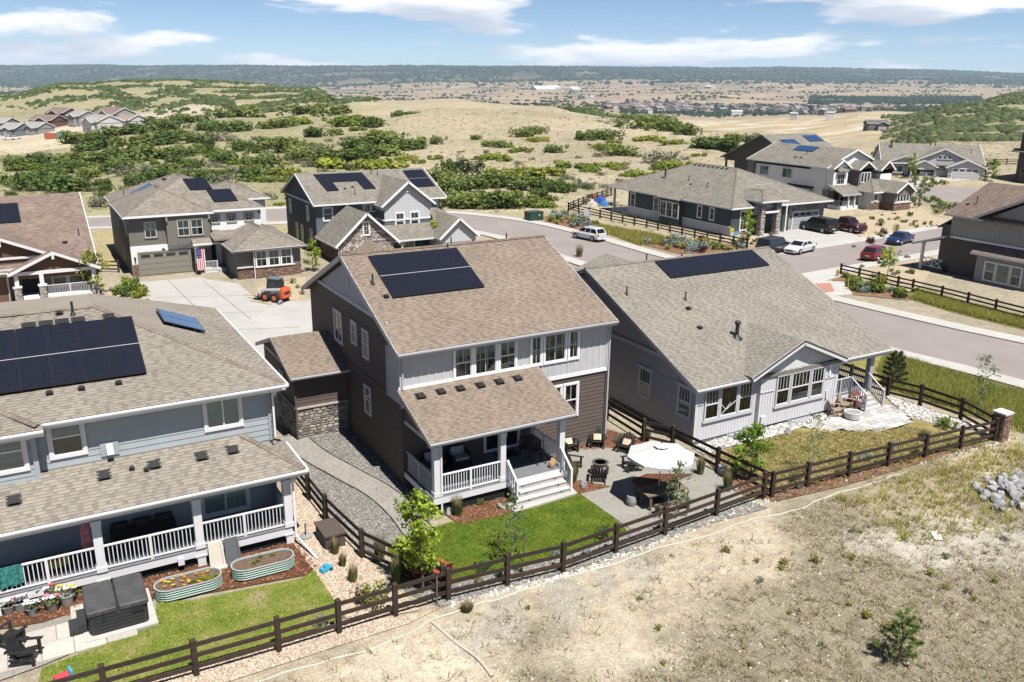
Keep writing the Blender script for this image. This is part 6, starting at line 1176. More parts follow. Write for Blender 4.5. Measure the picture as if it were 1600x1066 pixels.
fence('dark rail fence between the pea gravel strip and the gravel side yard', [(9.45, 36.4), (9.55, 32), (9.9, 28.6), (11.5, 24.7)])
fence('dark rail fence between the umbrella patio and the lilac house yard', [P(948, 655), P(1005, 691), P(1050, 702), P(1120, 738), P(1205, 778)])
fence('dark rail fence along the grassy verge beside the paved patio', [(43.3, 38.5), P(1386, 621), P(1437, 634), P(1500, 656), (43.3, 24.0)])
fence('dark rail fence below the dark teal house, along its planted bank', [P(888, 330), P(1010, 356), P(1085, 372), P(1167, 389)])
fence('short dark rail fence joining the far end of the dark teal house', [P(888, 330), P(925, 315), P(955, 306)])
fence('dark rail fence round the warm grey house corner by the hydrant', [P(1313, 431), P(1402, 452), P(1425, 457), P(1470, 468), P(1600, 502), P(1680, 522)])
fence('short rail fence on the golden grass between two far houses', [P(152, 425), P(186, 426)])
fence('far rail fence on the pale field beside the turning circle', [P(1538, 256), P(1590, 258)])
def pillar():
    t = thing('stone_pillar', 'square stone pillar with flat cap ending the long fence', 'pillar', (43.35, 23.6, g1(43.35, 23.6))); z = g1(43.35, 23.6)
    body(t, 43.05, 23.3, 43.65, 23.9, z - .3, z + 1.5, M_MORT, 'core'); body(t, 42.98, 23.23, 43.72, 23.97, z + 1.5, z + 1.6, M_STUC, 'cap')
    for o, u in (((43.04, 23.29), (1, 0)), ((43.04, 23.91), (0, -1))): stones(t, (o[0], o[1], z), u, .62, 1.5, M_BRICK, sw=(.15, .35), joined=False, back=M_MORT, seed=int(o[1] * 10))
pillar()
# ------------------------------------------------------------------ yard furniture
M_BLACK = mat('black_poly', (.020, .020, .022), .5, .4); M_CUSH = mat('cream_cushion', (.55, .46, .33), .9, noise=(12, .15)); M_TANP = mat('tan_poly', (.32, .25, .185), .6); M_REDP = mat('red_poly', (.28, .07, .035), .6); M_TABLE = mat('weathered_table', (.15, .115, .08), .8, tint=.2, noise=(5, .15)); M_CONB = mat('cast_concrete', (.25, .25, .255), .85, noise=(6, .15)); M_WICK = mat('wicker_brown', (.085, .065, .058), .8, tint=.15, noise=(14, .15))
def adirondack(name, label, loc, rz, m, group, cushion=False):
    t = thing(name, label, 'chair', loc, group, rot=rz, local=True)          # faces local -y
    for k in range(5): MB().beam((-.24 + k * .12, -.28, .36), (-.24 + k * .12, .22, .25), .1, .022).build('seat_slat', m, t)
    for k in range(5): x = -.24 + k * .12; h = .68 - abs(k - 2) * .06; MB().beam((x, .22, .22), (x * 1.15, .22 + h * .42, .22 + h), .105, .022, up=(0, 1, .5)).build('back_slat', m, t)
    for s in (-1, 1):
        MB().beam((s * .36, -.38, .56), (s * .36, .40, .54), .13, .025).build('arm', m, t); MB().box(s * .31 - .03, -.32, 0, s * .31 + .03, -.22, .55).build('leg', m, t); MB().beam((s * .30, -.28, .30), (s * .30, .46, .02), .03, .12).build('leg', m, t); MB().beam((s * .33, .2, .2), (s * .36, .36, .54), .03, .08, up=(0, 1, 0)).build('leg', m, t)
    MB().beam((-.36, .34, .50), (.36, .34, .50), .05, .08).build('back_brace', m, t)
    if cushion: MB().hexa([(-.2, .02, .36), (.2, .02, .36), (.2, .12, .33), (-.2, .12, .33)], [(-.19, .19, .62), (.19, .19, .62), (.19, .27, .58), (-.19, .27, .58)]).build('cushion', M_CUSH, t)
    return t
def zat(p): return (p[0], p[1], g1(p[0], p[1]) + .05)
FP = P(937, 742)
ring = 'black slatted chairs round the fire pit'
for q, lab, cu in (((890, 706), 'black slatted chair with cushion nearest the porch steps', True), ((933, 699), 'black slatted chair with cream cushion between the two mulch shrubs', True), ((977, 707), 'black slatted chair with cushion beside the pale round shrub', True), ((896, 735), 'black slatted chair half hidden by the tall grass clump', False), ((936, 752), 'black slatted chair facing away, in front of the fire pit', False), ((985, 735), 'black slatted chair under the umbrella edge', False)):
    p = P(*q); d = FP[:2] - p[:2]; adirondack('patio_chair', lab, zat(p), math.atan2(d[1], d[0]) + math.pi / 2, M_BLACK, ring, cu)
t = thing('fire_pit', 'round tan metal fire pit amid the black chairs', 'fire pit', zat(FP)); MB().lathe(zat(FP), [(.30, 0), (.34, .05), (.34, .55), (.36, .6)], 20).build('drum', mat('tan_metal', (.46, .38, .27), .6, .4, noise=(6, .1)), t); MB().lathe((FP[0], FP[1], zat(FP)[2] + .6), [(.40, 0), (.40, .03), (.28, .03), (.28, -.2)], 20).build('rim', mat('steel_rim', (.4, .38, .35), .3, .5, metal=.8), t); MB().lathe((FP[0], FP[1], zat(FP)[2] + .42), [(.27, 0), (.27, .04)], 16).build('ash_bed', M_DARK, t)
for q, lab in (((683, 912), 'rust red slatted chair under the maple, left of the pair'), ((748, 906), 'rust red slatted chair under the maple, right of the pair')):
    p = P(q[0] if q[0] < 700 else 686, q[1]); p = P(660, 905) if 'left' in lab else P(686, 908); adirondack('lawn_chair', lab, zat(p), math.radians(160 if 'left' in lab else 200), M_REDP, 'red chairs on the lawn')
p = P(1305, 650); adirondack('patio_chair', 'tan slatted chair facing the white fire table, nearer the camera', zat(p), math.radians(60), M_TANP, 'tan chairs on the paved patio'); p = P(1322, 641); adirondack('patio_chair', 'tan slatted chair facing the white fire table, nearer the steps', zat(p), math.radians(25), M_TANP, 'tan chairs on the paved patio')
p = P(1340, 638); adirondack('patio_chair', 'rust orange slatted chair below the side steps', zat(p), math.radians(-20), M_REDP, 'tan chairs on the paved patio')
p = zat(P(1331, 655)); t = thing('fire_bowl', 'round white fire table on the grey pavers', 'fire table', p); MB().lathe(p, [(.30, 0), (.42, .06), (.46, .36), (.47, .40), (.40, .40), (.38, .34)], 20).build('bowl', M_STUC, t); MB().lathe((p[0], p[1], p[2] + .33), [(.37, 0), (.37, .03)], 16).build('gravel_fill', M_CONB, t)
# umbrella over the dining table
def parasol():
    c = np.array([23.1, 26.8, g1(23.1, 26.8) + .045]); t = thing('patio_umbrella', 'large white eight sided umbrella over the wooden dining table', 'umbrella', c); R, zt, ze = 1.52, 2.66, 2.22
    MB().tube(c, c + [0, 0, zt + .12], .028).build('pole', M_SASH, t); MB().lathe(c, [(.26, 0), (.26, .06), (.06, .09), (.05, .3)], 14).build('base', M_BLACK, t); M_UMB = mat('white_canvas', (.52, .52, .515), .9, tint=.1)
    a0 = math.radians(22.5); P8 = [(c[0] + R * math.cos(a0 + k * math.pi / 4), c[1] + R * math.sin(a0 + k * math.pi / 4), c[2] + ze) for k in range(8)]; top = (c[0], c[1], c[2] + zt)
    for k in range(8):
        a, b = np.array(P8[k]), np.array(P8[(k + 1) % 8]); m_ = (a + b) / 2; m_[2] -= .03; tp = np.array(top); q = lambda s: tp + (a - tp) * s; r = lambda s: tp + (b - tp) * s; mm = lambda s: tp + (m_ - tp) * s + [0, 0, -.04 * math.sin(s * 3.14)]
        mb = MB(); rows = [(.16, 0), (.5, 0), (1.0, 0)]; pts = []
        for s, _ in rows: pts += [q(s), mm(s), r(s)]
        pts += [a + [0, 0, -.13], m_ + [0, 0, -.13], b + [0, 0, -.13]]; mb.add(pts, [(i * 3 + j, i * 3 + j + 3, i * 3 + j + 4, i * 3 + j + 1) for i in range(3) for j in range(2)], random.random()); mb.build('canopy_panel', M_UMB, t)
        MB().beam(tp - [0, 0, .05], a - [0, 0, .03], .02, .02).build('rib', M_SASH, t)
    mb = MB(); tp = np.array(top) + [0, 0, .1]; v8 = [tp + np.array([.34 * math.cos(a0 + k * math.pi / 4), .34 * math.sin(a0 + k * math.pi / 4), -.12]) for k in range(8)]; mb.add([tp] + v8, [(0, k + 1, (k + 1) % 8 + 1) for k in range(8)]); mb.build('vent_cap', M_UMB, t); MB().lathe(tp, [(.03, 0), (.04, .05), (.015, .1)], 8).build('finial', M_BLACK, t)
parasol()
def dining():
    c = P(1018, 778); u = np.array([.93, -.37]); u /= np.linalg.norm(u); u = np.array([1., -.08]); u /= np.linalg.norm(u); v = np.array([-u[1], u[0]]); z = g1(c[0], c[1]) + .05; rz = math.atan2(u[1], u[0])
    c = np.array([23.05, 26.5]); t = thing('dining_table', 'long weathered wooden dining table under the white umbrella', 'table', (c[0], c[1], z), rot=rz, local=True)
    for k in range(6): MB().box(-1.05, -.47 + k * .158, .70, 1.05, -.47 + k * .158 + .15, .745, tint=random.random()).build('table_board', M_TABLE, t)
    for x in (-.85, .85):
        for y in (-.36, .36): MB().box(x - .05, y - .05, 0, x + .05, y + .05, .7).build('leg', M_TABLE, t)
    for y in (-.36, .36): MB().box(-.8, y - .02, .6, .8, y + .02, .7).build('apron', M_TABLE, t)
    for y, lab in ((-.85, 'wooden bench on the near side of the dining table'), (.85, 'wooden bench on the far side of the dining table')):
        q = c + v * y; b = thing('bench', lab, 'bench', (q[0], q[1], z), 'benches at the dining table', rot=rz, local=True)
        for k in range(2): MB().box(-.9, -.17 + k * .175, .40, .9, -.17 + k * .175 + .165, .44, tint=random.random()).build('bench_board', M_TABLE, b)
        for x in (-.75, .75): MB().box(x - .04, -.15, 0, x + .04, .15, .4).build('leg', M_TABLE, b)
    for q, lab in (((986, 790), 'grey stone drum stool at the near end of the table'), ((1128, 742), 'grey stone drum stool by the divider fence grasses')):
        p = zat(P(*q)); s = thing('drum_stool', lab, 'stool', p, 'grey drum stools'); MB().lathe(p, [(.16, 0), (.22, .05), (.24, .22), (.21, .42), (.19, .45)], 14).build('drum', M_CONB, s)
dining()
# hot tub
def hot_tub():
    t = thing('hot_tub', 'dark hot tub with folded grey cover and three brown steps', 'hot tub', (1.15, 29.05, .08)); x0, x1, y0, y1, z0 = .2, 2.12, 28.1, 30.0, .1; M_TUB = mat('tub_skirt', (.035, .036, .04), .6, tint=.1); M_COV = mat('vinyl_cover', (.062, .062, .066), .65, .4, noise=(2.5, .25), bump=(3, .35))
    body(t, x0 - .15, y0 - .2, x1 + .2, y1 + .3, .02, .1, M_CONC_(), 'pad')
    def rr(x0, x1, y0, y1, r=.16, n=4): return [(cx + r * math.cos(a), cy + r * math.sin(a)) for cx, cy, s in ((x1 - r, y1 - r, 0), (x0 + r, y1 - r, 1), (x0 + r, y0 + r, 2), (x1 - r, y0 + r, 3)) for a in np.linspace(s * math.pi / 2, (s + 1) * math.pi / 2, n)]
    MB().prism(rr(x0 + .04, x1 - .04, y0 + .04, y1 - .04), 2, z0, .84).build('shell', M_TUB, t)
    for k in range(5): MB().box(x0 + .22, y0 + .015, z0 + .06 + k * .13, x1 - .22, y0 + .045, z0 + .16 + k * .13).build('side_panel', M_TUB, t); MB().box(x0 + .015, y0 + .22, z0 + .06 + k * .13, x0 + .045, y1 - .22, z0 + .16 + k * .13).build('side_panel', M_TUB, t)
    xm = (x0 + x1) / 2
    for a, b in ((x0, xm - .012), (xm + .012, x1)):
        pr = rr(a, b, y0, y1, .1); mb = MB(); n = len(pr); lo = [(p[0], p[1], .84) for p in pr]; hi = [(p[0], p[1], .97) for p in pr]; ins = [((p[0] - (a + b) / 2) * .93 + (a + b) / 2, (p[1] - (y0 + y1) / 2) * .96 + (y0 + y1) / 2, 1.0 + (.025 if abs(p[0] - xm) < .3 else 0)) for p in pr]; mb.add(lo + hi + ins, [(k, (k + 1) % n, n + (k + 1) % n, n + k) for k in range(n)] + [(n + k, n + (k + 1) % n, 2 * n + (k + 1) % n, 2 * n + k) for k in range(n)] + [tuple(range(2 * n, 3 * n))]); mb.build('cover', M_COV, t, smooth=False)
    for x in (x0 + .5, x1 - .5): MB().box(x - .03, y0 - .02, .6, x + .03, y0, .9).build('cover_strap', M_BLACK, t)
    MB().box(x0 - .28, 28.5, .07, x0 - .02, 29.5, .42).build('step', M_TUB, t); MB().box(x0 - .55, 28.5, .07, x0 - .28, 29.3, .24).build('step', M_TUB, t); MB().box(1.55, y0 - .012, .62, 1.95, y0 + .012, .82).build('control_panel', M_BLACK, t)
hot_tub()
def raised_bed(label, x0, x1, y0, y1, rz, plants, seed):
    cx, cy = (x0 + x1) / 2, (y0 + y1) / 2; t = thing('raised_bed', label, 'planter', (cx, cy, .08), 'oval raised beds by the lawn', rot=rz, local=True); L, W, h = (x1 - x0) / 2, (y1 - y0) / 2, .42; n = 10; out = []
    for s in (1, -1):
        for a in np.linspace(-math.pi / 2, math.pi / 2, n): out.append((s * (L - W + W * math.cos(a)), s * W * math.sin(a)))
    k = len(out); mb = MB(); lv = []; H = 9
    for j in range(H + 1): o = .026 * (1 if j % 2 else -1); lv += [(x * (1 + o / L), y * (1 + o / W), h * j / H) for x, y in out]
    mb.add(lv, [(j * k + i, j * k + (i + 1) % k, (j + 1) * k + (i + 1) % k, (j + 1) * k + i) for j in range(H) for i in range(k)]); mb.build('corrugated_wall', mat('green_grey_steel', (.22, .31, .265), .55, .3), t)
    rim = MB()
    for i in range(k): a, b = out[i], out[(i + 1) % k]; rim.beam((a[0], a[1], h), (b[0], b[1], h), .04, .04)
    rim.build('rim', M_GUT, t); MB().poly([(x * .985, y * .97, h - .07) for x, y in out]).build('soil', mat('bed_soil', (.125, .085, .06), .95, noise=(8, .3), bump=(14, .9)), t); return t, L, W, h
BED1 = raised_bed('oval steel raised bed full of orange and yellow flowers', 2.45, 4.75, 29.02, 29.97, -.02, 1, 1); BED2 = raised_bed('oval steel raised bed with almost bare soil', 5.15, 7.45, 29.05, 30.0, -.02, 0, 2)
# panels leaning on the porch
for q, lab, c, nm in (((4.85, 30.55), 'cream plastic shed panel leaning on the porch', (.52, .47, .41), 'cream_plastic'), ((5.45, 30.6), 'dark grey plastic shed panel leaning on the porch', (.10, .105, .115), 'grey_plastic')):
    t = thing('shed_panel', lab, 'panel', (q[0], q[1], .1), 'shed panels leaning on the porch'); x, y = q; m = mat(nm, c, .5)
    MB().hexa([(x - .28, y, .08), (x + .28, y, .08), (x + .28, y + .06, .08), (x - .28, y + .06, .08)], [(x - .24, y + .28, .98), (x + .24, y + .28, .98), (x + .24, y + .34, .98), (x - .24, y + .34, .98)]).build('panel', m, t)
    for s in (-1, 1): MB().hexa([(x + s * .25 - .04, y - .06, .08), (x + s * .25 + .04, y - .06, .08), (x + s * .25 + .04, y, .08), (x + s * .25 - .04, y, .08)], [(x + s * .22 - .04, y + .22, .96), (x + s * .22 + .04, y + .22, .96), (x + s * .22 + .04, y + .28, .96), (x + s * .22 - .04, y + .28, .96)]).build('edge_rib', m, t)
    MB().box(x - .3, y - .25, .07, x + .3, y, .13).build('ledge', m, t)
p = P(513, 845); t = thing('deck_box', 'brown wicker storage box against the divider fence', 'storage box', (9.2, 30.1, .05)); body(t, 8.82, 29.75, 9.62, 31.05, .06, .60, M_WICK, 'box'); body(t, 8.78, 29.7, 9.66, 31.1, .60, .68, M_WICK, 'lid')
p = zat(P(478, 840)); t = thing('umbrella_stand', 'round stone umbrella stand on the pea gravel', 'stand', p); MB().lathe(p, [(.26, 0), (.28, .03), (.26, .07), (.08, .09)], 16).build('base', M_CONB, t); MB().tube(p, np.array(p) + [0, 0, .6], .025).build('tube', M_BLACK, t)
p = zat(P(510, 893)); t = thing('toy_car', 'small bright blue toy car on the pea gravel', 'toy', p); MB().cbox(p, (.5, .26, .14), .3, top=.9).build('body', mat('toy_blue', (.05, .32, .48), .4), t); MB().cbox((p[0], p[1], p[2] + .14), (.22, .22, .12), .3, top=.7).build('cabin', MATS['toy_blue'], t)
for dx, dy in ((-.16, -.13), (.16, -.1), (-.16, .13), (.16, .16)): MB().tube((p[0] + dx, p[1] + dy - .02, p[2] + .05), (p[0] + dx, p[1] + dy + .02, p[2] + .05), .06).build('wheel', M_BLACK, t)
p = zat(P(98, 1066)); t = thing('toy_cart', 'red and blue plastic toy at the lawn edge by the fence', 'toy', p); MB().cbox(p, (.45, .3, .2), .2, top=.9).build('body', mat('toy_red', (.5, .06, .08), .5), t); MB().cbox((p[0] + .25, p[1], p[2]), (.08, .3, .34), .2).build('handle', MATS['toy_blue'], t)
for q, rz, lab in (((18, 1010), 2.2, 'black rocking chair on the cream slabs, farther from the camera'), ((45, 1035), 1.2, 'black rocking chair on the cream slabs, nearer the lawn')): p = P(*q); adirondack('patio_chair', lab, (p[0], p[1], g1(p[0], p[1]) + .08), rz, M_BLACK, 'black chairs on the cream slabs')
# things on the left porch
t = thing('beach_towel', 'green and blue patterned towel hung on the porch rail', 'towel', (-1.9, 31.0, 1.8))
for k in range(6): MB().box(-2.2 + k * .12, 31.0 + .01 * (k % 2), 1.05 + .03 * (k % 3), -2.2 + (k + 1) * .12, 31.02 + .01 * (k % 2), 1.83).build('fold', mat('towel_teal', (.03, .17, .16), .95, noise=(9, .7)), t)
t = thing('hanging_towel', 'pink towel hanging at the porch post', 'towel', (.6, 31.3, 2.2))
for k in range(3): MB().hexa([(.42 + k * .12, 31.4, 1.55), (.54 + k * .12, 31.4, 1.5), (.54 + k * .12, 31.46, 1.5), (.42 + k * .12, 31.46, 1.55)], [(.44 + k * .1, 31.42, 2.6), (.54 + k * .1, 31.42, 2.6), (.54 + k * .1, 31.47, 2.6), (.44 + k * .1, 31.47, 2.6)]).build('fold', mat('towel_pink', (.42, .16, .19), .95, noise=(9, .5)), t)
t = thing('toy_truck', 'yellow toy truck on the left porch floor', 'toy', (-.5, 31.9, .82)); MB().box(-.75, 31.75, .95, -.3, 32.05, 1.25).build('bed', mat('toy_yellow', (.5, .38, .03), .5), t); MB().box(-.28, 31.78, .95, -.05, 32.02, 1.35).build('cab', MATS['toy_yellow'], t)
for x in (-.65, -.15): MB().tube((x, 31.72, .9), (x, 32.08, .9), .1).build('wheel', M_BLACK, t)
def porch_table(label, c, w, l, h, cat='table', name='porch_table', m=None):
    t = thing(name, label, cat, c); m = m or M_BLACK; MB().box(c[0] - w / 2, c[1] - l / 2, c[2] + h - .04, c[0] + w / 2, c[1] + l / 2, c[2] + h).build('top', m, t)
    for sx in (-1, 1):
        for sy in (-1, 1): MB().box(c[0] + sx * (w / 2 - .06) - .025, c[1] + sy * (l / 2 - .06) - .025, c[2], c[0] + sx * (w / 2 - .06) + .025, c[1] + sy * (l / 2 - .06) + .025, c[2] + h - .04).build('leg', m, t)
def sofa(label, c, w, rz, m, cm, group=None):
    t = thing('porch_sofa', label, 'sofa', c, group, rot=rz, local=True); MB().box(-w / 2, -.4, .1, w / 2, .4, .34).build('frame', m, t); MB().box(-w / 2, .28, .34, w / 2, .4, .8).build('backrest', m, t)
    for s in (-1, 1): MB().box(s * w / 2 - .06, -.4, .0, s * w / 2 + .06, .4, .58).build('arm', m, t)
    n = max(1, round(w / .7))
    for k in range(n): a = -w / 2 + .07 + (w - .14) * k / n; MB().box(a + .01, -.38, .34, a + (w - .14) / n - .01, .26, .46).build('seat_cushion', cm, t); MB().hexa([(a + .02, .14, .46), (a + (w - .14) / n - .02, .14, .46), (a + (w - .14) / n - .02, .27, .46), (a + .02, .27, .46)], [(a + .04, .2, .8), (a + (w - .14) / n - .04, .2, .8), (a + (w - .14) / n - .04, .28, .8), (a + .04, .28, .8)]).build('back_cushion', cm, t)
M_LGC = mat('light_cushion', (.42, .42, .41), .95, noise=(8, .12)); M_STRIPE = mat('striped_cushion', (.5, .48, .45), .95, noise=(30, .5))
sofa('dark wicker armchair with pale cushions, porch wall, left one', (14.9, 32.8, .9), .85, 0, M_BLACK, M_LGC, 'porch seats'); sofa('dark wicker armchair with pale cushions, porch wall, right one', (16.2, 32.8, .9), .85, 0, M_BLACK, M_LGC, 'porch seats'); sofa('dark wicker seat with striped cushions by the side railing', (14.25, 31.7, .9), 1.1, math.pi / 2, M_BLACK, M_STRIPE, 'porch seats'); porch_table('low dark table between the porch armchairs', (15.5, 31.6, .9), .9, .6, .4)
porch_table('tall black bar table by the right porch railing', (19.5, 31.9, .9), .75, .9, .92)
for x, y, lab in ((19.0, 31.6, 'black bar stool left of the porch bar table'), (19.5, 31.1, 'black bar stool before the porch bar table')):
    t = thing('bar_stool', lab, 'stool', (x, y, .9), 'bar stools on the brown house porch'); MB().box(x - .2, y - .2, 1.52, x + .2, y + .2, 1.58).build('seat', M_BLACK, t); MB().box(x - .2, y + .17, 1.58, x + .2, y + .2, 1.95).build('backrest', M_BLACK, t)
    for sx in (-1, 1):
        for sy in (-1, 1): MB().beam((x + sx * .22, y + sy * .22, .9), (x + sx * .16, y + sy * .16, 1.52), .035, .035, up=(0, 1, 0)).build('leg', M_BLACK, t)
for x, y, r, lab in ((19.75, 30.42, .15, 'woven round basket on the top step, left'), (19.98, 30.62, .17, 'woven round basket on the top step, right')):
    t = thing('basket', lab, 'basket', (x, y, .9), 'baskets on the top step'); MB().lathe((x, y, .9), [(r * .8, 0), (r, .08), (r, .2), (r * .8, .27)], 12).build('weave', mat('wicker_tan', (.36, .24, .13), .85, noise=(30, .4)), t); MB().lathe((x, y, 1.16), [(r * .78, 0), (r * .82, .03)], 12).build('rim', MATS['wicker_tan'], t)
porch_table('long dark table deep in the left porch', (2.6, 32.1, .8), 2.2, .8, .72)
for k in range(3): sofa('dark porch chair beside the long table, %s' % ('left one', 'middle one', 'right one')[k], (1.8 + k * .8, 32.6, .8), .6, 0, M_BLACK, M_BLACK, 'dark chairs in the left porch')
# ------------------------------------------------------------------ vehicles
def carpaint(name, c, metal=.3): return mat(name, c, .32, .5, metal=metal, coat=.6)
M_TYRE = mat('tyre', (.018, .018, .018), .85); M_RIM = mat('alloy_rim', (.45, .45, .47), .3, .5, metal=.8); M_CGLASS = mat('car_glass', (.012, .014, .016), .06, .7); M_LAMP = mat('lamp_clear', (.65, .66, .68), .15, .6); M_TAIL = mat('lamp_red', (.35, .02, .02), .2, .6); M_PLAT = mat('plate', (.5, .52, .5), .5); M_CHROME = mat('chrome', (.5, .5, .52), .2, .5, metal=.9)
def loft(mb, secs, tint=.5, close=True):
    """skin over cross sections (each a list of points, same count)"""
    n = len(secs[0]); k0 = len(mb.v); pts = [p for s in secs for p in s]; fs = []
    for i in range(len(secs) - 1):
        for k in range(n - (0 if close else 1)): fs.append((i * n + k, (i + 1) * n + k, (i + 1) * n + (k + 1) % n, i * n + (k + 1) % n))
    fs += [tuple(range(n)), tuple(range(len(secs) * n - 1, (len(secs) - 1) * n - 1, -1))]; mb.add(pts, fs, tint)
def car(name, label, cat, loc, rz, kind, paint, group=None, trim=None):
    """kind: sedan, suv, hatch, pickup, bigsuv. local frame: +x is the front, base on the ground"""
    t = thing(name, label, cat, loc, group, rot=rz, local=True)
    S = dict(sedan=(4.75, 1.84, 1.44, .62), suv=(4.75, 1.86, 1.66, .72), hatch=(4.45, 1.86, 1.60, .70), pickup=(5.7, 1.98, 1.90, .86), bigsuv=(5.3, 2.0, 1.92, .84))[kind]; L, W, Hh, hb = S; hl = L / 2; gc = .2 if kind != 'pickup' else .32
    belt = hb + (.26 if kind == 'sedan' else .30)
    # body: sections along the length: (x, half width, z bottom, z shoulder, z top)
    if kind == 'sedan': prof = [(-hl, .62, .36, .60, .86), (-hl + .12, .84, .26, .66, .97), (-hl + .9, .92, .22, .72, 1.0), (-.9, .92, .2, .74, .96), (.5, .92, .2, .74, .94), (1.2, .92, .2, .72, .92), (hl - .5, .88, .22, .64, .80), (hl - .1, .78, .26, .54, .70), (hl, .62, .32, .48, .60)]
    elif kind == 'pickup': prof = [(-hl, .90, .5, .9, 1.14), (-hl + .1, .97, .42, .95, 1.18), (-1.2, .99, .36, .98, 1.18), (.4, .99, .36, .98, 1.18), (1.2, .99, .36, .98, 1.20), (hl - .35, .97, .38, .95, 1.14), (hl - .05, .93, .42, .85, 1.08), (hl, .86, .46, .8, 1.0)]
    else: s = {'suv': 0, 'hatch': -.02, 'bigsuv': .16}[kind]; prof = [(-hl, .74, .42, .72 + s, 1.0 + s), (-hl + .1, .90, .32, .8 + s, 1.04 + s), (-hl + .9, .94, .26, .84 + s, 1.06 + s), (-.6, .94, .24, .84 + s, 1.04 + s), (.7, .94, .24, .84 + s, 1.02 + s), (1.2, .94, .24, .82 + s, 1.0 + s), (hl - .4, .9, .28, .76 + s, .92 + s * 1.2), (hl - .08, .82, .34, .66 + s, .84 + s * 1.2), (hl, .68, .4, .6 + s, .74 + s)]
    k = W / 2 / max(p[1] for p in prof); secs = []
    for x, w, a, b, c in prof: w *= k; secs.append([(x, -w * .86, a), (x, -w, a + .12), (x, -w, b), (x, -w * .86, c), (x, 0, c + .03), (x, w * .86, c), (x, w, b), (x, w, a + .12), (x, w * .86, a)])
    mb = MB(); loft(mb, secs); mb.build('body', paint, t, smooth=False)
    # cabin
    zt = Hh; zb = [p[4] for p in prof][4] - .02
    X = dict(sedan=(-1.75, -.85, .35, 1.15), suv=(-hl + .14, -hl + .55, .45, 1.2), hatch=(-hl + .16, -hl + .75, .4, 1.2), pickup=(-.75, -.62, .75, 1.35), bigsuv=(-hl + .12, -hl + .35, .75, 1.4))[kind]; wb, wt = W / 2 * .90, W / 2 * .74
    def ring(x, z, w): return [(x, -w, z), (x, w, z)]
    A = [(X[0], -wb, zb), (X[3], -wb, zb), (X[3], wb, zb), (X[0], wb, zb)]; B = [(X[1], -wt, zt - .06), (X[2], -wt, zt - .06), (X[2], wt, zt - .06), (X[1], wt, zt - .06)]; C = [(X[1] + .12, -wt * .86, zt), (X[2] - .15, -wt * .86, zt), (X[2] - .15, wt * .86, zt), (X[1] + .12, wt * .86, zt)]
    mb = MB(); mb.add(A + B + C, [(0, 1, 5, 4), (1, 2, 6, 5), (2, 3, 7, 6), (3, 0, 4, 7), (4, 5, 9, 8), (5, 6, 10, 9), (6, 7, 11, 10), (7, 4, 8, 11), (8, 9, 10, 11)]); mb.build('cabin', paint, t)
    a, b = [np.array(q) for q in A], [np.array(q) for q in B]
    def glass(p00, p10, p11, p01, m0=.06, m1=.1, nm='window', off=.006):
        q = lambda s, r: (p00 * (1 - s) + p10 * s) * (1 - r) + (p01 * (1 - s) + p11 * s) * r; P4 = [q(m0, m1), q(1 - m0, m1), q(1 - m0, 1 - m1 * .6), q(m0, 1 - m1 * .6)]; n = np.cross(P4[1] - P4[0], P4[3] - P4[0]); n /= np.linalg.norm(n); MB().poly([v + n * off for v in P4]).build(nm, M_CGLASS, t)
    glass(a[1], a[2], b[2], b[1], .05, .06, 'windscreen'); glass(a[3], a[0], b[0], b[3], .08, .12, 'rear_window')
    cuts = (0, .36, .68, 1) if kind in ('suv', 'bigsuv') else ((0, .5, 1) if kind in ('sedan', 'pickup') else (0, .45, 1))
    for (p, q, r, s) in ((a[0], a[1], b[1], b[0]), (a[2], a[3], b[3], b[2])):
        cc = cuts if p is a[0] else tuple(1 - c for c in cuts[::-1])
        for u, v in zip(cc[:-1], cc[1:]): glass(p + (q - p) * u, p + (q - p) * v, s + (r - s) * v, s + (r - s) * u, .05, .14)
    wr = {'sedan': .33, 'suv': .36, 'hatch': .35, 'pickup': .41, 'bigsuv': .41}[kind]; wx = L * .305
    for sx in (-1, 1):
        for sy in (-1, 1):
            y = sy * (W / 2 - .1); mb = MB(); mb.tube((sx * wx, y - .12, wr), (sx * wx, y + .125, wr), wr, n=20); o = mb.build('wheel', M_TYRE, t); mb = MB(); mb.tube((sx * wx, y + sy * .10, wr), (sx * wx, y + sy * .135, wr), wr * .66, wr * .6, n=14); mb.build('rim', M_RIM, o)
            mb = MB(); n = 10; r0, r1 = wr + .03, wr + .09; yy = sy * (W / 2 * .995 + .004); pts = [(sx * wx + r * math.cos(q), yy, wr + r * math.sin(q)) for r in (r0, r1) for q in np.linspace(0, math.pi, n)]; mb.add(pts, [(i, i + 1, n + i + 1, n + i) for i in range(n - 1)]); mb.build('wheel_arch', trim or M_BLACK, t)
    f = prof[-2]; r = prof[1]
    for sy in (-1, 1):
        MB().hexa([(hl - .12, sy * W * .44 - .1, f[3] - .0), (hl - .02, sy * W * .36 - .1, f[3] - .0), (hl - .02, sy * W * .36 + .1, f[3] - .0), (hl - .12, sy * W * .44 + .06, f[3])], [(hl - .2, sy * W * .44 - .1, f[4] - .02), (hl - .06, sy * W * .36 - .1, f[4] - .04), (hl - .06, sy * W * .36 + .1, f[4] - .04), (hl - .2, sy * W * .44 + .06, f[4] - .02)]).build('headlight', M_LAMP, t)
        MB().box(-hl - .01, sy * W * .40 - .12, r[3] - .02, -hl + .14, sy * W * .40 + .09, r[4] - .03).build('taillight', M_TAIL, t); MB().cbox((X[3] - .35, sy * (W / 2 + .06), zb - .02), (.1, .18, .13), 0).build('mirror', paint, t)
        for x in (-.3, .75): MB().box(x - .1, sy * W / 2 - .012, prof[4][3] - .03, x + .08, sy * W / 2 + .018, prof[4][3] + .0).build('door_handle', M_CHROME, t)
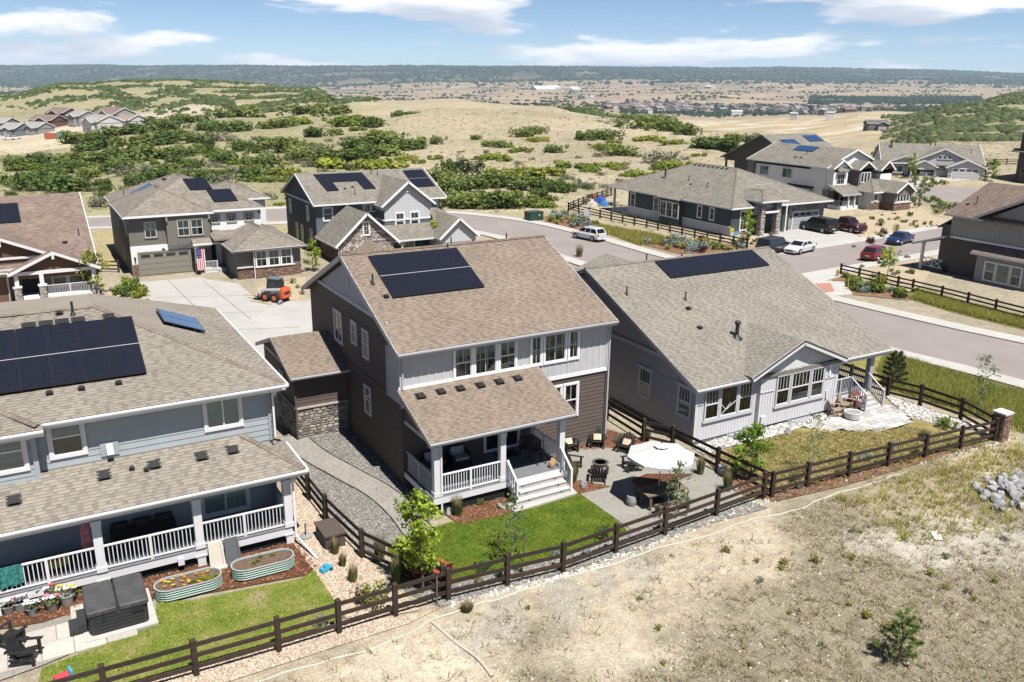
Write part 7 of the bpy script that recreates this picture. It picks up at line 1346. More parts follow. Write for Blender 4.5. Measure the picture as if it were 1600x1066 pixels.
        for x in (-.75, .18, 1.08): MB().box(x - .005, sy * W / 2 - .01, .4, x + .005, sy * W / 2 + .003, prof[4][3] + .05).build('door_seam', M_BLACK, t)
    MB().box(hl - .03, -.42, f[2] + .08, hl + .015, .42, f[3] - .02).build('grille', M_BLACK, t); MB().box(-hl - .02, -.26, .58, -hl + .03, .26, .72).build('number_plate', M_PLAT, t); MB().box(-hl - .04, -W * .42, .34, -hl + .1, W * .42, .5).build('bumper', trim or paint, t); MB().box(hl - .12, -W * .38, .26, hl + .03, W * .38, .38).build('bumper', trim or paint, t)
    if kind in ('suv', 'bigsuv'):
        for sy in (-1, 1): MB().box(X[1] + .25, sy * wt * .84 - .02, zt + .01, X[2] - .2, sy * wt * .84 + .02, zt + .05).build('roof_rail', M_CHROME, t)
    if kind == 'pickup':
        MB().box(-hl + .12, -W / 2 + .12, 1.17, -.85, W / 2 - .12, 1.215).build('bed_floor', M_BLACK, t)
    return t
def onroad(px, py, off=.07): p = P(px, py); return (p[0], p[1], g1(p[0], p[1]) + off)
car('parked_car', 'white wagon with roof rails parked on the curved road', 'car', onroad(920, 375), math.radians(100), 'suv', carpaint('paint_white', (.62, .62, .63), .1))
car('parked_car', 'white sedan parked in front of the dark teal house', 'car', onroad(1249, 395), math.radians(193), 'sedan', carpaint('paint_white', (.62, .62, .63), .1))
car('parked_car', 'black utility wagon half hidden behind the lilac house ridge', 'car', onroad(1208, 396), math.radians(13), 'bigsuv', carpaint('paint_black', (.012, .013, .015)))
p = P(1278, 362); car('parked_car', 'large black utility wagon on the concrete driveway', 'car', (p[0], p[1], g1(p[0], p[1]) + .07), math.radians(88), 'bigsuv', carpaint('paint_black', (.012, .013, .015)))
p = P(1321, 361); car('parked_pickup', 'maroon pickup truck on the concrete driveway', 'pickup', (p[0], p[1], g1(p[0], p[1]) + .07), math.radians(-92), 'pickup', carpaint('paint_maroon', (.085, .012, .018)))
car('parked_car', 'dark blue sedan parked on the side street', 'car', onroad(1405, 381), math.radians(193), 'sedan', carpaint('paint_blue', (.012, .03, .10)))
car('parked_car', 'red hatchback parked by the young street tree', 'car', onroad(1368, 406), math.radians(13), 'hatch', carpaint('paint_red', (.22, .012, .02)))
def skid_steer():
    p = P(431, 470); t = thing('skid_steer', 'compact white and orange loader at the driveway edge', 'loader', (p[0], p[1], g1(p[0], p[1]) + .05), rot=math.radians(125), local=True); W_ = carpaint('loader_white', (.6, .6, .6), 0); O_ = carpaint('loader_orange', (.62, .10, .015), 0)
    MB().box(-1.0, -.5, .35, .9, .5, 1.0).build('chassis', W_, t); MB().hexa([(-1.35, -.55, .4), (-.95, -.55, .35), (-.95, .55, .35), (-1.35, .55, .4)], [(-1.3, -.55, 1.15), (-.9, -.55, 1.3), (-.9, .55, 1.3), (-1.3, .55, 1.15)]).build('engine_door', O_, t); MB().box(-1.38, -.35, .75, -1.33, .35, .95).build('tail_grille', M_BLACK, t)
    MB().hexa([(-.75, -.45, 1.0), (.65, -.45, 1.0), (.65, .45, 1.0), (-.75, .45, 1.0)], [(-.6, -.42, 2.0), (.45, -.42, 2.0), (.45, .42, 2.0), (-.6, .42, 2.0)]).build('cab', M_CGLASS, t); MB().box(-.7, -.47, 2.0, .55, .47, 2.08).build('cab_roof', M_TEAL, t)
    for sx, sy in ((-.6, -.44), (-.6, .44), (.5, -.44), (.5, .44)): MB().beam((sx, sy, 1.0), (sx * .85, sy * .95, 2.0), .07, .07, up=(0, 1, 0)).build('cab_post', M_BLACK, t)
    for sy in (-1, 1):
        MB().beam((-1.0, sy * .62, 1.25), (.9, sy * .62, 1.0), .12, .2).build('lift_arm', W_, t); MB().beam((.9, sy * .62, 1.0), (1.35, sy * .6, .3), .12, .16).build('lift_arm', W_, t)
        for x in (-.55, .5): o = MB().tube((x, sy * .58, .42), (x, sy * .86, .42), .42, n=18).build('wheel', M_TYRE, t); MB().tube((x, sy * .8, .42), (x, sy * .88, .42), .22, n=12).build('rim', O_, o)
    MB().prism([(1.3, .08), (1.95, .08), (1.95, .14), (1.38, .16), (1.32, .6), (1.26, .6)], 1, -.8, .8).build('bucket', M_BLACK, t)
    for k, (q, rz) in enumerate((((404, 468), .6), ((400, 463), .75), ((408, 474), .5))): pp = P(*q); b = thing('timber_plank', 'loose pale timber plank lying beside the loader', 'plank', (pp[0], pp[1], g1(pp[0], pp[1]) + .05), 'planks beside the loader', rot=rz + 1.6, local=True); MB().box(-1.2, -.12, 0, 1.2, .12, .06).build('board', mat('raw_timber', (.38, .29, .18), .85, noise=(3, .15)), b)
skid_steer()
# ------------------------------------------------------------------ street furniture
p = P(834, 345); t = thing('utility_box', 'dark green utility cabinet on a pad by the road bend', 'utility box', (p[0], p[1], g1(p[0], p[1]))); z = p[2]; M_UGRN = mat('utility_green', (.028, .058, .045), .55); body(t, p[0] - 1.3, p[1] - 1.0, p[0] + 1.3, p[1] + 1.0, z - .3, z + .1, M_CONC_(), 'pad'); body(t, p[0] - 1.1, p[1] - .8, p[0] + 1.1, p[1] + .8, z + .1, z + 1.25, M_UGRN, 'cabinet'); body(t, p[0] - 1.15, p[1] - .85, p[0] + 1.15, p[1] + .85, z + 1.25, z + 1.33, M_UGRN, 'lid')
for x in (-.55, .55): body(t, p[0] + x - .5, p[1] - .83, p[0] + x + .5, p[1] - .8, z + .18, z + 1.18, M_UGRN, 'door')
body(t, p[0] + .3, p[1] - .85, p[0] + .5, p[1] - .83, z + .8, z + 1.0, M_PLAT, 'warning_plate')
p = P(1308, 434); t = thing('fire_hydrant', 'yellow orange fire hydrant at the fence end', 'hydrant', (p[0], p[1], p[2])); M_HYD = mat('hydrant_paint', (.5, .24, .05), .5); MB().lathe(p, [(.17, 0), (.17, .08), (.11, .1), (.11, .62), (.15, .65), (.13, .8), (.05, .9), (.04, .95)], 12).build('barrel', M_HYD, t)
for s in (-1, 1): MB().tube((p[0] + s * .08, p[1], p[2] + .5), (p[0] + s * .22, p[1], p[2] + .5), .06).build('nozzle', M_HYD, t)
p = P(1324, 455); t = thing('marker_post', 'thin yellow marker post in the corner bed', 'post', (p[0], p[1], p[2])); MB().tube(p, p + [0, 0, 1.1], .05).build('post', mat('marker_yellow', (.5, .34, .08), .6), t); MB().lathe(p + [0, 0, 1.1], [(.055, 0), (.055, .06)], 8).build('cap', M_HYD, t)
def sign(label, q, h, w, hh, m, rz=0): p = P(*q); t = thing('street_sign', label, 'sign', (p[0], p[1], p[2]), rot=rz, local=True); MB().tube((0, 0, 0), (0, 0, h), .04).build('post', M_GUT, t); MB().box(-w / 2, -.05, h - hh, w / 2, -.03, h).build('plate', m, t)
sign('pale blank street sign on a post by the planted bank', (916, 356), 2.5, .75, .9, M_PGREY, -.6)
sign('small dark path light post near the corner bed', (1076, 398), 1.5, .18, .3, M_BLACK)
p = P(1130, 372); t = thing('lawn_sign', 'bright coloured yard sign at the dark teal house corner', 'sign', (p[0], p[1], p[2]))
for k, c in enumerate(((.55, .40, .05), (.05, .35, .45), (.5, .2, .22))): MB().box(p[0] - .1 + k * .75, p[1] - 1.2, p[2] + .5 + (.5 if k < 2 else 0) - (.5 if k == 1 else 0), p[0] + .6 + k * .75, p[1] - 1.16, p[2] + .95 + (.5 if k < 2 else 0) - (.5 if k == 1 else 0)).build('panel', mat('sign_%s' % ('yellow', 'blue', 'pink')[k], c, .7), t)
for x in (0, 1.2): MB().box(p[0] + x, p[1] - 1.2, p[2], p[0] + x + .04, p[1] - 1.16, p[2] + .6).build('stake', M_GUT, t)
for k, (q, c, s) in enumerate((((938, 318), (.03, .10, .40), 1.4), ((932, 311), (.5, .12, .03), .8), ((944, 322), (.05, .2, .5), 1.0), ((925, 323), (.55, .5, .45), 1.2))):
    p = P(*q); t = thing('play_equipment', ('large blue plastic play piece at the end porch', 'orange plastic toy near the end porch', 'light blue plastic toy at the end porch', 'pale play table by the bank fence')[k], 'toy', (p[0], p[1], p[2])); m = mat('play_%s' % ('blue', 'orange', 'sky', 'pale')[k], c, .5); MB().cbox(p, (s * 1.3, s, s * .6), .4, top=.75).build('base', m, t); MB().cbox(p + [0, 0, s * .6], (s * .5, s * .5, s * .35), .9, top=.6).build('top', m, t)
# hose pipes lying on the bare ground
def hose(name, label, pix, r, m, z=.03):
    pts = smooth_line([P(*q) for q in pix], 5); mb = MB()
    for a, b in zip(pts[:-1], pts[1:]): w_ = lambda p: (p[0] + .08 * math.sin(p[0] * 2.1), p[1] + .10 * math.sin(p[0] * 1.3) + .05 * math.sin(p[0] * 3.7), g1(*p) + z - .02 * (1 + math.sin(p[0] * .9 + 1))); mb.tube(w_(a), w_(b), r, n=6, cap=False)
    o = mb.build(name, m); put(o, label, 'pipe'); return o
M_HOSE = mat('white_pipe', (.45, .42, .36), .7)
hose('irrigation_pipe', 'long pale pipe lying beside the long fence', [(395, 1066), (470, 1048), (600, 1004), (680, 972), (770, 936), (880, 905), (960, 880), (1080, 843), (1185, 812), (1260, 790), (1340, 762), (1420, 738)], .04, M_HOSE)
hose('irrigation_pipe', 'short pale pipe branching off towards the camera', [(678, 976), (712, 1004), (750, 1030), (775, 1060)], .06, M_HOSE)
p = P(1463, 838); t = thing('board_scrap', 'white scrap board lying on the bare ground', 'board', (p[0], p[1], p[2] + .02), rot=.9, local=True); MB().box(-.35, -.16, 0, .35, .16, .03).build('board', M_WHITE, t)
for q in ((1018, 775), (700, 985), (442, 1040), (610, 940)): pass
# trees are staked
def stake(q, label): p = P(*q); t = thing('tree_stake', label, 'stake', (p[0], p[1], p[2]), 'stakes beside young trees'); MB().tube(p, p + [0, 0, 1.25], .03).build('stake', M_TABLE, t); MB().lathe(p + [0, 0, 1.2], [(.034, 0), (.034, .06)], 6).build('strap', M_BLACK, t)
for q, lab in (((778, 884), 'wooden stake left of the thin lawn aspen'), ((818, 880), 'wooden stake right of the thin lawn aspen'), ((1042, 818), 'wooden stake left of the patio aspen'), ((1072, 808), 'wooden stake right of the patio aspen'), ((683, 945), 'wooden stake beside the bright maple')): stake(q, lab)
# ------------------------------------------------------------------ vegetation
def leafmat(name, col, tr=.35, tint=.5):
    m = bpy.data.materials.new(name); m.use_nodes = True; nt = m.node_tree; nt.nodes.clear(); N = nt.nodes.new; L = nt.links.new
    o = N('ShaderNodeOutputMaterial'); at_ = N('ShaderNodeAttribute'); at_.attribute_name = 'tint'; rgb = N('ShaderNodeRGB'); rgb.outputs[0].default_value = (*sc3(col, ALB), 1)
    mr = N('ShaderNodeMapRange'); L(at_.outputs['Fac'], mr.inputs[0]); mr.inputs[3].default_value = 1 - tint; mr.inputs[4].default_value = 1 + tint; mx = N('ShaderNodeVectorMath'); mx.operation = 'SCALE'; L(rgb.outputs[0], mx.inputs[0]); L(mr.outputs[0], mx.inputs['Scale'])
    oi = N('ShaderNodeObjectInfo'); hs = N('ShaderNodeHueSaturation'); mr2 = N('ShaderNodeMapRange'); L(oi.outputs['Random'], mr2.inputs[0]); mr2.inputs[3].default_value = .8; mr2.inputs[4].default_value = 1.22; L(mr2.outputs[0], hs.inputs['Value']); mr3 = N('ShaderNodeMapRange'); L(oi.outputs['Random'], mr3.inputs[0]); mr3.inputs[3].default_value = .52; mr3.inputs[4].default_value = .475; L(mr3.outputs[0], hs.inputs['Hue']); L(mx.outputs[0], hs.inputs['Color'])
    d = N('ShaderNodeBsdfDiffuse'); t = N('ShaderNodeBsdfTranslucent'); L(hs.outputs[0], d.inputs[0]); L(hs.outputs[0], t.inputs[0]); s = N('ShaderNodeMixShader'); s.inputs[0].default_value = tr; L(d.outputs[0], s.inputs[1]); L(t.outputs[0], s.inputs[2]); L(s.outputs[0], o.inputs[0]); return m
L_OAK = leafmat('oak_leaf', (.15, .20, .06)); L_BRT = leafmat('bright_scrub_leaf', (.20, .25, .045)); L_SAGE = leafmat('sage_leaf', (.21, .22, .15)); L_JUN = leafmat('juniper_leaf', (.085, .11, .05))
L_MAP = leafmat('maple_leaf', (.25, .36, .05), .45); L_ASP = leafmat('aspen_leaf', (.19, .25, .10), .4); L_PINE = leafmat('pine_needle', (.22, .28, .095), .25); L_SILV = leafmat('silver_leaf', (.26, .32, .30), .3); L_RED = leafmat('purple_leaf', (.075, .022, .028), .3)
L_REED = leafmat('reed_blade', (.17, .21, .07), .4); L_STRAW = leafmat('straw_blade', (.42, .355, .20), .4); L_DRY = leafmat('dry_weed', (.30, .265, .165), .3); L_LAWN = leafmat('lawn_blade', (.185, .27, .032), .4); L_LAWN2 = leafmat('worn_lawn_blade', (.29, .36, .07), .4); L_VERGE = leafmat('verge_blade', (.33, .32, .085), .4)
M_BARK = mat('bark', (.15, .12, .095), .9, tint=.2, noise=(12, .3)); M_BARKP = mat('pale_bark', (.38, .36, .31), .85, noise=(12, .3))
def arr_mesh(name, V, T, m, k, faces_per=1, idx=None):
    """V: (n, k, 3) vertices of n pieces, idx: faces of one piece as tuples, T: tint per piece"""
    n = V.shape[0]; me = bpy.data.meshes.new(name); me.vertices.add(n * k); me.vertices.foreach_set('co', V.reshape(-1).astype(np.float32)); idx = idx or [tuple(range(k))]; off = (np.arange(n) * k)[:, None]
    li = np.concatenate([(off + np.array(f)[None]) for f in idx], 1); sizes = np.tile([len(f) for f in idx], n); me.loops.add(li.size); me.loops.foreach_set('vertex_index', li.ravel().astype(np.int32)); st = np.concatenate([[0], np.cumsum(sizes)[:-1]]); me.polygons.add(len(sizes)); me.polygons.foreach_set('loop_start', st.astype(np.int32)); me.polygons.foreach_set('loop_total', sizes.astype(np.int32)); me.update(calc_edges=True)
    a = me.attributes.new('tint', 'FLOAT', 'FACE'); a.data.foreach_set('value', np.repeat(T, len(idx)).astype(np.float32)); me.materials.append(m); return me
def leafcloud(name, clumps, n, size, m, seed=1, up=.35, shell=.55, asp=.6):
    r = np.random.default_rng(seed); cl = np.array(clumps, float); w = (cl[:, 3] * cl[:, 4] * cl[:, 5]) ** .75; ci = r.choice(len(cl), n, p=w / w.sum()); d = r.normal(size=(n, 3)); d /= np.linalg.norm(d, axis=1)[:, None]; rad = 1 - shell * r.random(n) ** 1.6; c = cl[ci, :3] + d * cl[ci, 3:6] * rad[:, None]
    c[:, 2] = np.maximum(c[:, 2], .02); nr = d + np.array([0, 0, up]) + r.normal(size=(n, 3)) * .55; nr /= np.linalg.norm(nr, axis=1)[:, None]; t = np.cross(nr, r.normal(size=(n, 3))); t /= np.linalg.norm(t, axis=1)[:, None]; b = np.cross(nr, t); s = size * r.uniform(.6, 1.35, n)[:, None]; ct = r.uniform(.25, .75, len(cl))
    V = np.stack([c - t * s * .5, c - b * s * .5 * asp, c + t * s * .5, c + b * s * .5 * asp], 1); T = np.clip(ct[ci] + r.uniform(-.3, .3, n), 0, 1); return arr_mesh(name, V, T, m, 4)
def bush_mesh(name, m, w=1.0, h=.8, k=9, n=650, size=.13, seed=1):
    r = np.random.default_rng(seed); cl = []
    for i in range(k): a, q = r.uniform(0, 6.283), r.random() ** .6 * .62 * w / 2; rr = r.uniform(.2, .34) * w / 1.6; cl.append((q * math.cos(a) * 1.3, q * math.sin(a) * .95, h * r.uniform(.28, .62), rr * 1.15, rr, h * r.uniform(.28, .4)))
    for i in range(k): a, q = r.uniform(0, 6.283), r.uniform(.35, .58) * w; rr = w * r.uniform(.05, .13); cl.append((q * math.cos(a), q * math.sin(a) * .8, h * r.uniform(.1, .75), rr, rr, rr * 1.1))
    return leafcloud(name, cl, n, size, m, seed)
SCRUB = {}
for key, m, h, sz, n in (('oak', L_OAK, .62, .105, 900), ('bright', L_BRT, .36, .10, 800), ('sage', L_SAGE, .55, .085, 480), ('juniper', L_JUN, .95, .085, 950)): SCRUB[key] = [bush_mesh(key + '_bush', m, 1.0, h, 6 + 2 * i, n, sz, 10 * i + len(key)) for i in range(5)]
LAB = dict(oak='dark green scrub oak', bright='low bright green scrub patch', sage='thin grey green sagebrush', juniper='tall dense dark shrub')
def where(x, y):
    if x < 135: return ' behind the rust brown house' if y > 235 else ' below the far house cluster'
    if x < 320: return ' in the thick belt behind the flag house' if y > 238 else ' along the upper edge of the thick belt'
    if x < 440: return ' on the pale slope between flag house and teal house'
    if y < 190: return ' along the crest of the pale hill'
    if x < 690: return ' on the slope right behind the teal house' if y > 240 else ' in the middle of the pale hill'
    if x < 880 and y > 268: return ' by the road bend right of the teal house'
    return ' above the dark teal house' if x > 880 else ' on the open right shoulder of the hill'
NAM = dict(oak='scrub_oak', bright='low_scrub', sage='sagebrush', juniper='juniper')
GRP = dict(oak='scrub oaks on the hill', bright='bright low scrub on the hill', sage='sagebrush on the hill', juniper='dark tall shrubs on the hill')
RB = random.Random(21)
def hillbush(x, y, w, kind='oak', squash=1.0):
    p = P(x, y); dist = np.linalg.norm(p - CAM); W = max(.9, (1.22 if w < 24 else 1.42) * w * dist / 1348); o = bpy.data.objects.new(NAM[kind], RB.choice(SCRUB[kind])); COL.objects.link(o); hs = W if W < 4 else 4 + (W - 4) * .45
    o.location = (p[0] + FW2[0] * W * .25, p[1] + FW2[1] * W * .25, p[2] - .08 * hs); o.rotation_euler = (0, 0, -AZ + RB.uniform(-.4, .4) + (math.pi if RB.random() < .5 else 0)); o.scale = (W, W * RB.uniform(.7, 1.0), hs * squash * RB.uniform(.85, 1.15)); put(o, ('small ' if w < 17 else 'broad ' if w > 42 else 'rounded ') + LAB[kind] + where(x, y), 'shrub', GRP[kind])
OAK = '''599,175,31 620,161,10 647,168,14 712,164,18 679,177,38 650,180,22 632,189,38 721,184,12 683,226,20 744,219,14 605,232,66 637,236,40 583,200,32 520,183,45 470,180,50 500,165,35 575,160,30 492,215,30 525,212,18 432,240,50 470,252,40 525,255,55 560,252,45 595,246,45 562,236,40 590,222,40 690,285,38 712,305,48 737,297,40 762,295,45 787,292,45 725,327,55 757,327,55 790,326,55 820,326,40 700,268,26 412,202,28 812,191,27 872,195,24 816,215,26 837,210,26 867,239,24 915,220,25 947,219,36 967,245,40 1012,203,55 1050,206,45 1125,237,52 1105,232,30 1172,228,35 870,302,32 827,300,45 842,312,25 860,316,20 885,300,26 862,180,40 900,183,45 930,186,35
40,300,45 75,302,50 105,300,40 22,287,30 62,262,45 82,254,30 125,262,40 150,258,48 180,255,48 210,252,48 240,250,45 270,248,45 140,240,45 170,235,45 205,232,45 240,228,45 270,222,45 300,225,38 115,225,38 150,222,40 180,215,38 210,210,34 240,205,38 265,205,34 225,197,35 275,195,30 300,192,35 345,185,38 375,184,42 330,205,38 360,207,42 373,237,30 350,256,36 262,275,36 325,285,34 212,290,28 142,300,14 165,300,18 52,250,15 385,285,38 100,272,36 70,280,34 130,280,34 155,272,30 185,270,34 440,200,34 455,228,24 420,262,34 400,275,30 385,262,26 300,262,30 280,285,30 240,282,30 25,262,30 60,290,34 310,240,26 395,240,18 1030,196,34 985,192,34 1075,212,30 1150,222,24 660,172,12 700,160,16 560,166,18 610,168,10 775,178,18 795,172,22 780,232,22 800,186,22'''
BRT = '''540,197,55 545,187,25 562,267,80 600,262,50 632,252,28 652,256,18 677,250,20 772,252,42 780,231,32 460,195,48 438,200,45 839,222,27 815,239,28 947,234,38 961,224,20 1017,222,34 1055,227,30 1037,262,22 1092,245,18 1057,266,46 907,266,42 847,276,55 920,270,22 1002,277,42 812,288,40 790,276,36 957,263,38 835,290,44 700,260,18 295,242,30 35,268,34 250,212,26 333,273,30 372,258,26 410,285,30 440,275,34 470,290,30 660,300,30 690,318,34 780,312,40 850,326,30 1010,300,26 480,228,22 500,262,26 420,225,22 1120,225,22 120,246,24 190,200,22 80,268,24 10,290,28 560,205,22'''
SAGE = '''547,220,14 505,238,25 485,234,12 512,222,12 851,194,11 936,246,16 957,198,40 335,222,36 200,275,36 345,290,34 155,325,26 1037,256,40 967,285,15 915,296,28 930,310,12 470,236,16 530,228,14 640,248,14 885,262,14 890,282,20 940,275,14 905,248,10 980,258,12 1000,246,10 760,240,10 810,258,14 830,250,10 870,256,12 560,226,14 455,246,20 330,262,20 290,272,22 230,268,20 375,272,24 415,246,20 15,255,22 945,295,18 990,290,14 1020,284,14 875,285,16 360,222,22 400,220,18 1070,250,12'''
JUN = '''729,279,36 862,300,18 1133,236,26 322,234,20 205,300,18 660,322,20 812,318,18 93,286,20'''
for kind, s in (('oak', OAK), ('bright', BRT), ('sage', SAGE), ('juniper', JUN)):
    for q in s.split(): hillbush(*map(float, q.split(',')), kind)
for i in range(150):      # smaller shrubs dotted between the ones above
    x = RB.uniform(0, 1000) if i < 60 else RB.uniform(0, 560); y = RB.uniform(232, 325) if x > 330 else RB.uniform(245, 318); hillbush(x, y, RB.uniform(7, 22), RB.choice(('oak', 'oak', 'sage', 'bright')))
def scatter(name, label, pts, k, h, w, m, seed, blades=5, lean=.45, kind='stuff', w0=.02):
    """grass: blades rising from many small tufts, as one object"""
    r = np.random.default_rng(seed); n = len(pts); base = np.repeat(np.array(pts), blades, 0); N_ = n * blades; a = r.uniform(0, 6.283, N_); q = r.random(N_) * w; p = base + np.stack([np.cos(a) * q, np.sin(a) * q, np.zeros(N_)], 1); hh = h * r.uniform(.5, 1.25, N_); b = a + r.normal(size=N_) * .6; tip = p + np.stack([np.cos(b) * hh * lean, np.sin(b) * hh * lean, hh], 1); sd = np.stack([-np.sin(b), np.cos(b), np.zeros(N_)], 1) * (w0 * r.uniform(.7, 1.4, N_))[:, None]
    V = np.stack([p - sd, p + sd, tip], 1); T = np.clip(np.repeat(r.uniform(.2, .8, n), blades) + r.uniform(-.25, .25, N_), 0, 1); o = bpy.data.objects.new(name, arr_mesh(name, V, T, m, 3)); COL.objects.link(o); put(o, label, None, None, kind); return o
def inpix(pix, n, seed, off=.0):
    poly = [tuple(P(*q)[:2]) for q in pix]; r = np.random.default_rng(seed); xs, ys = [p[0] for p in poly], [p[1] for p in poly]; out = np.zeros((0, 2))
    while len(out) < n: c = np.stack([r.uniform(min(xs), max(xs), n * 2), r.uniform(min(ys), max(ys), n * 2)], 1); out = np.concatenate([out, c[inpoly(c[:, 0], c[:, 1], poly)]])
    out = out[:n]; return np.concatenate([out, (gz(out[:, 0], out[:, 1]) + off)[:, None]], 1)
scatter('lawn_grass', 'short mown grass of the green back lawn', inpix([(607, 857), (640, 841), (700, 819), (815, 801), (860, 788), (905, 774), (945, 800), (979, 830), (900, 861), (800, 889), (700, 914), (625, 904)], 6000, 1, .05), 1, .055, .07, L_LAWN, 1, 4, .5, w0=.014)
scatter('lawn_grass', 'patchy grass of the left lawn', inpix([(66, 1046), (245, 978), (242, 945), (300, 942), (470, 906), (490, 895), (538, 965), (440, 1004), (200, 1070), (60, 1090)], 2600, 2, .05), 1, .05, .08, L_LAWN2, 2, 4, .5, w0=.016)
scatter('verge_grass_blades', 'tall yellow green grass along the near verge', inpix([(1385, 552), (1460, 576), (1600, 616), (1700, 644), (1700, 715), (1575, 664), (1480, 636), (1386, 608), (1372, 580)], 9000, 3), 1, .42, .18, L_VERGE, 3, 5, .5, w0=.02)
scatter('verge_grass_blades', 'tall yellow green grass below the warm grey house', inpix([(1422, 467), (1440, 456), (1520, 479), (1600, 498), (1690, 520), (1690, 542), (1600, 514), (1500, 490)], 5200, 4), 1, .4, .2, L_VERGE, 4, 5, .5, w0=.025)
scatter('verge_grass_blades', 'tall grass on the bank below the dark teal house', inpix([(905, 346), (1000, 363), (1080, 380), (1000, 384), (950, 366)], 2600, 5), 1, .45, .25, L_VERGE, 5, 5, .5, w0=.03)
scatter('dry_lawn_blades', 'dry yellow grass of the lilac house yard', inpix([(1110, 714), (1175, 692), (1230, 676), (1300, 676), (1420, 668), (1550, 690), (1400, 726), (1210, 766), (1150, 738)], 6000, 6, .03), 1, .09, .1, leafmat('dry_lawn_blade', (.36, .31, .13), .4), 6, 4, .6, w0=.02)
_r = np.random.default_rng(8)
def fieldpts(n, lo, hi):
    c = np.stack([_r.uniform(2, 52, n), _r.uniform(6, 24, n)], 1); m = bumps(c[:, 0], c[:, 1], 9, 2) * .7 + bumps(c[:, 0], c[:, 1], 3.3, 8) * .5 + bumps(c[:, 0], c[:, 1], 17, 6) * .5 + sstep(22, 15, c[:, 1]) * .75 - .28 + .35 * sstep(14, 30, c[:, 0]) - .5 * sstep(12, 4, c[:, 0]); k = _r.random(n) < sstep(lo, hi, m) * .9 + .06; c = c[k & (c[:, 1] < 23.2)]; return np.concatenate([c, gz(c[:, 0], c[:, 1])[:, None]], 1)
scatter('field_grass', 'dry straw grass scattered over the bare slope', fieldpts(15000, -.1, .7), 1, .20, .12, L_DRY, 7, 5, .9, w0=.012)
scatter('field_weeds', 'low olive weeds scattered over the bare slope', fieldpts(4200, .0, .8), 1, .16, .16, leafmat('olive_weed', (.22, .22, .10), .3), 8, 6, .9, w0=.018)
scatter('field_grass', 'bleached straw clumps on the pale dirt', fieldpts(2600, -.9, 1.6), 1, .28, .18, L_STRAW, 9, 7, .9, w0=.014)
for k, (q, n, m, h) in enumerate(((((1180, 700), (1560, 690), (1600, 640), (1700, 700), (1700, 800), (1500, 800)), 500, L_VERGE, .3), (((1300, 780), (1600, 690), (1700, 760), (1600, 830), (1420, 860)), 900, L_VERGE, .26))): scatter('slope_weeds', ('green weeds behind the stone pillar', 'green weeds round the rock pile')[k], inpix(q, n, 30 + k), 1, h, .2, m, 31 + k, 6, .7, w0=.02)
def hillpts(n, seed): r = np.random.default_rng(seed); d = r.uniform(112, 330, n); t = r.uniform(-.62, .62, n); l = d * t; x, y = d * FW2[0] + l * RT2[0], d * FW2[1] + l * RT2[1]; k = ~((np.abs(x - 60) < 10) & (y < 112)) & ~((x > 70) & (y < 150) & (t > .25) & (d < 180)) & ~((t < 0.02) & (d < 128)); return np.stack([x, y, gz(x, y)], 1)[k]
scatter('hill_grass', 'dry prairie grass over the pale hill', hillpts(6500, 11), 1, .26, .5, leafmat('prairie_blade', (.40, .34, .21), .4), 11, 6, .7, w0=.06)
scatter('hill_grass', 'olive tufts over the pale hill', hillpts(2600, 12), 1, .36, .5, leafmat('olive_blade', (.28, .27, .14), .4), 12, 7, .7, w0=.07)
def lumps(name, label, pts, rad, m, seed, flat=.75, n0=8):
    """far woods and scrub: small ragged many-sided crowns, as one object"""
    r = np.random.default_rng(seed); n = len(pts); a = np.arange(n0) * 6.283 / n0; z = np.array([.0, .55]); R = rad[:, None] if np.ndim(rad) else np.full((n, 1), rad)
    ring = np.stack([np.cos(a), np.sin(a)], 1); V = np.zeros((n, 2 * n0 + 1, 3))
    for j in range(2): q = R * (1.0 if j == 0 else .8) * r.uniform(.7, 1.25, (n, n0)); V[:, j * n0:(j + 1) * n0, 0] = ring[None, :, 0] * q; V[:, j * n0:(j + 1) * n0, 1] = ring[None, :, 1] * q; V[:, j * n0:(j + 1) * n0, 2] = R * flat * (z[j] + r.uniform(-.1, .15, (n, n0))) - (.3 if j == 0 else 0)
    V[:, -1, 2] = R[:, 0] * flat * r.uniform(.9, 1.25, n); V += np.array(pts)[:, None, :]; idx = [(k, (k + 1) % n0, n0 + (k + 1) % n0, n0 + k) for k in range(n0)] + [(n0 + k, n0 + (k + 1) % n0, 2 * n0) for k in range(n0)]
    o = bpy.data.objects.new(name, arr_mesh(name, V, r.uniform(.15, .85, n), m, 2 * n0 + 1, idx=idx)); COL.objects.link(o); put(o, label, None, None, 'stuff'); return o
def polar(n, d0, d1, t0, t1, seed, dens, lam, k0, pw=1.0):
    r = np.random.default_rng(seed); d = d0 + (d1 - d0) * r.random(n) ** pw; t = r.uniform(t0, t1, n); x, y = d * FW2[0] + d * t * RT2[0], d * FW2[1] + d * t * RT2[1]; k = r.random(n) < dens(bumps(x, y, lam, k0), d, t); x, y = x[k], y[k]; return np.stack([x, y, gz(x, y)], 1)
ss = lambda a, b: (lambda v, d, t: sstep(a, b, v))
p = polar(9000, 400, 900, -.66, -.15, 1, lambda v, d, t: sstep(-.25, .3, v) * sstep(.0, 1, (d - 430) / 60 + 2.2 * np.clip(t + .42, -.1, .2) * 5) * sstep(900, 860, d), 55, 3); lumps('far_scrub', 'dark scrub covering the far left ridge', p, _r.uniform(.8, 2.5, len(p)), leafmat('far_scrub_leaf', (.085, .105, .046), .05), 41)
p = polar(10000, 300, 900, .40, .72, 2, lambda v, d, t: sstep(-.45, .15, v) * sstep(.405, .45, t), 60, 11); lumps('far_scrub', 'dark scrub covering the right hand ridge', p, _r.uniform(.8, 2.4, len(p)), leafmat('far_scrub_leaf2', (.06, .08, .038), .05), 42)
L_FAR = leafmat('far_pine', (.042, .058, .04), .02)
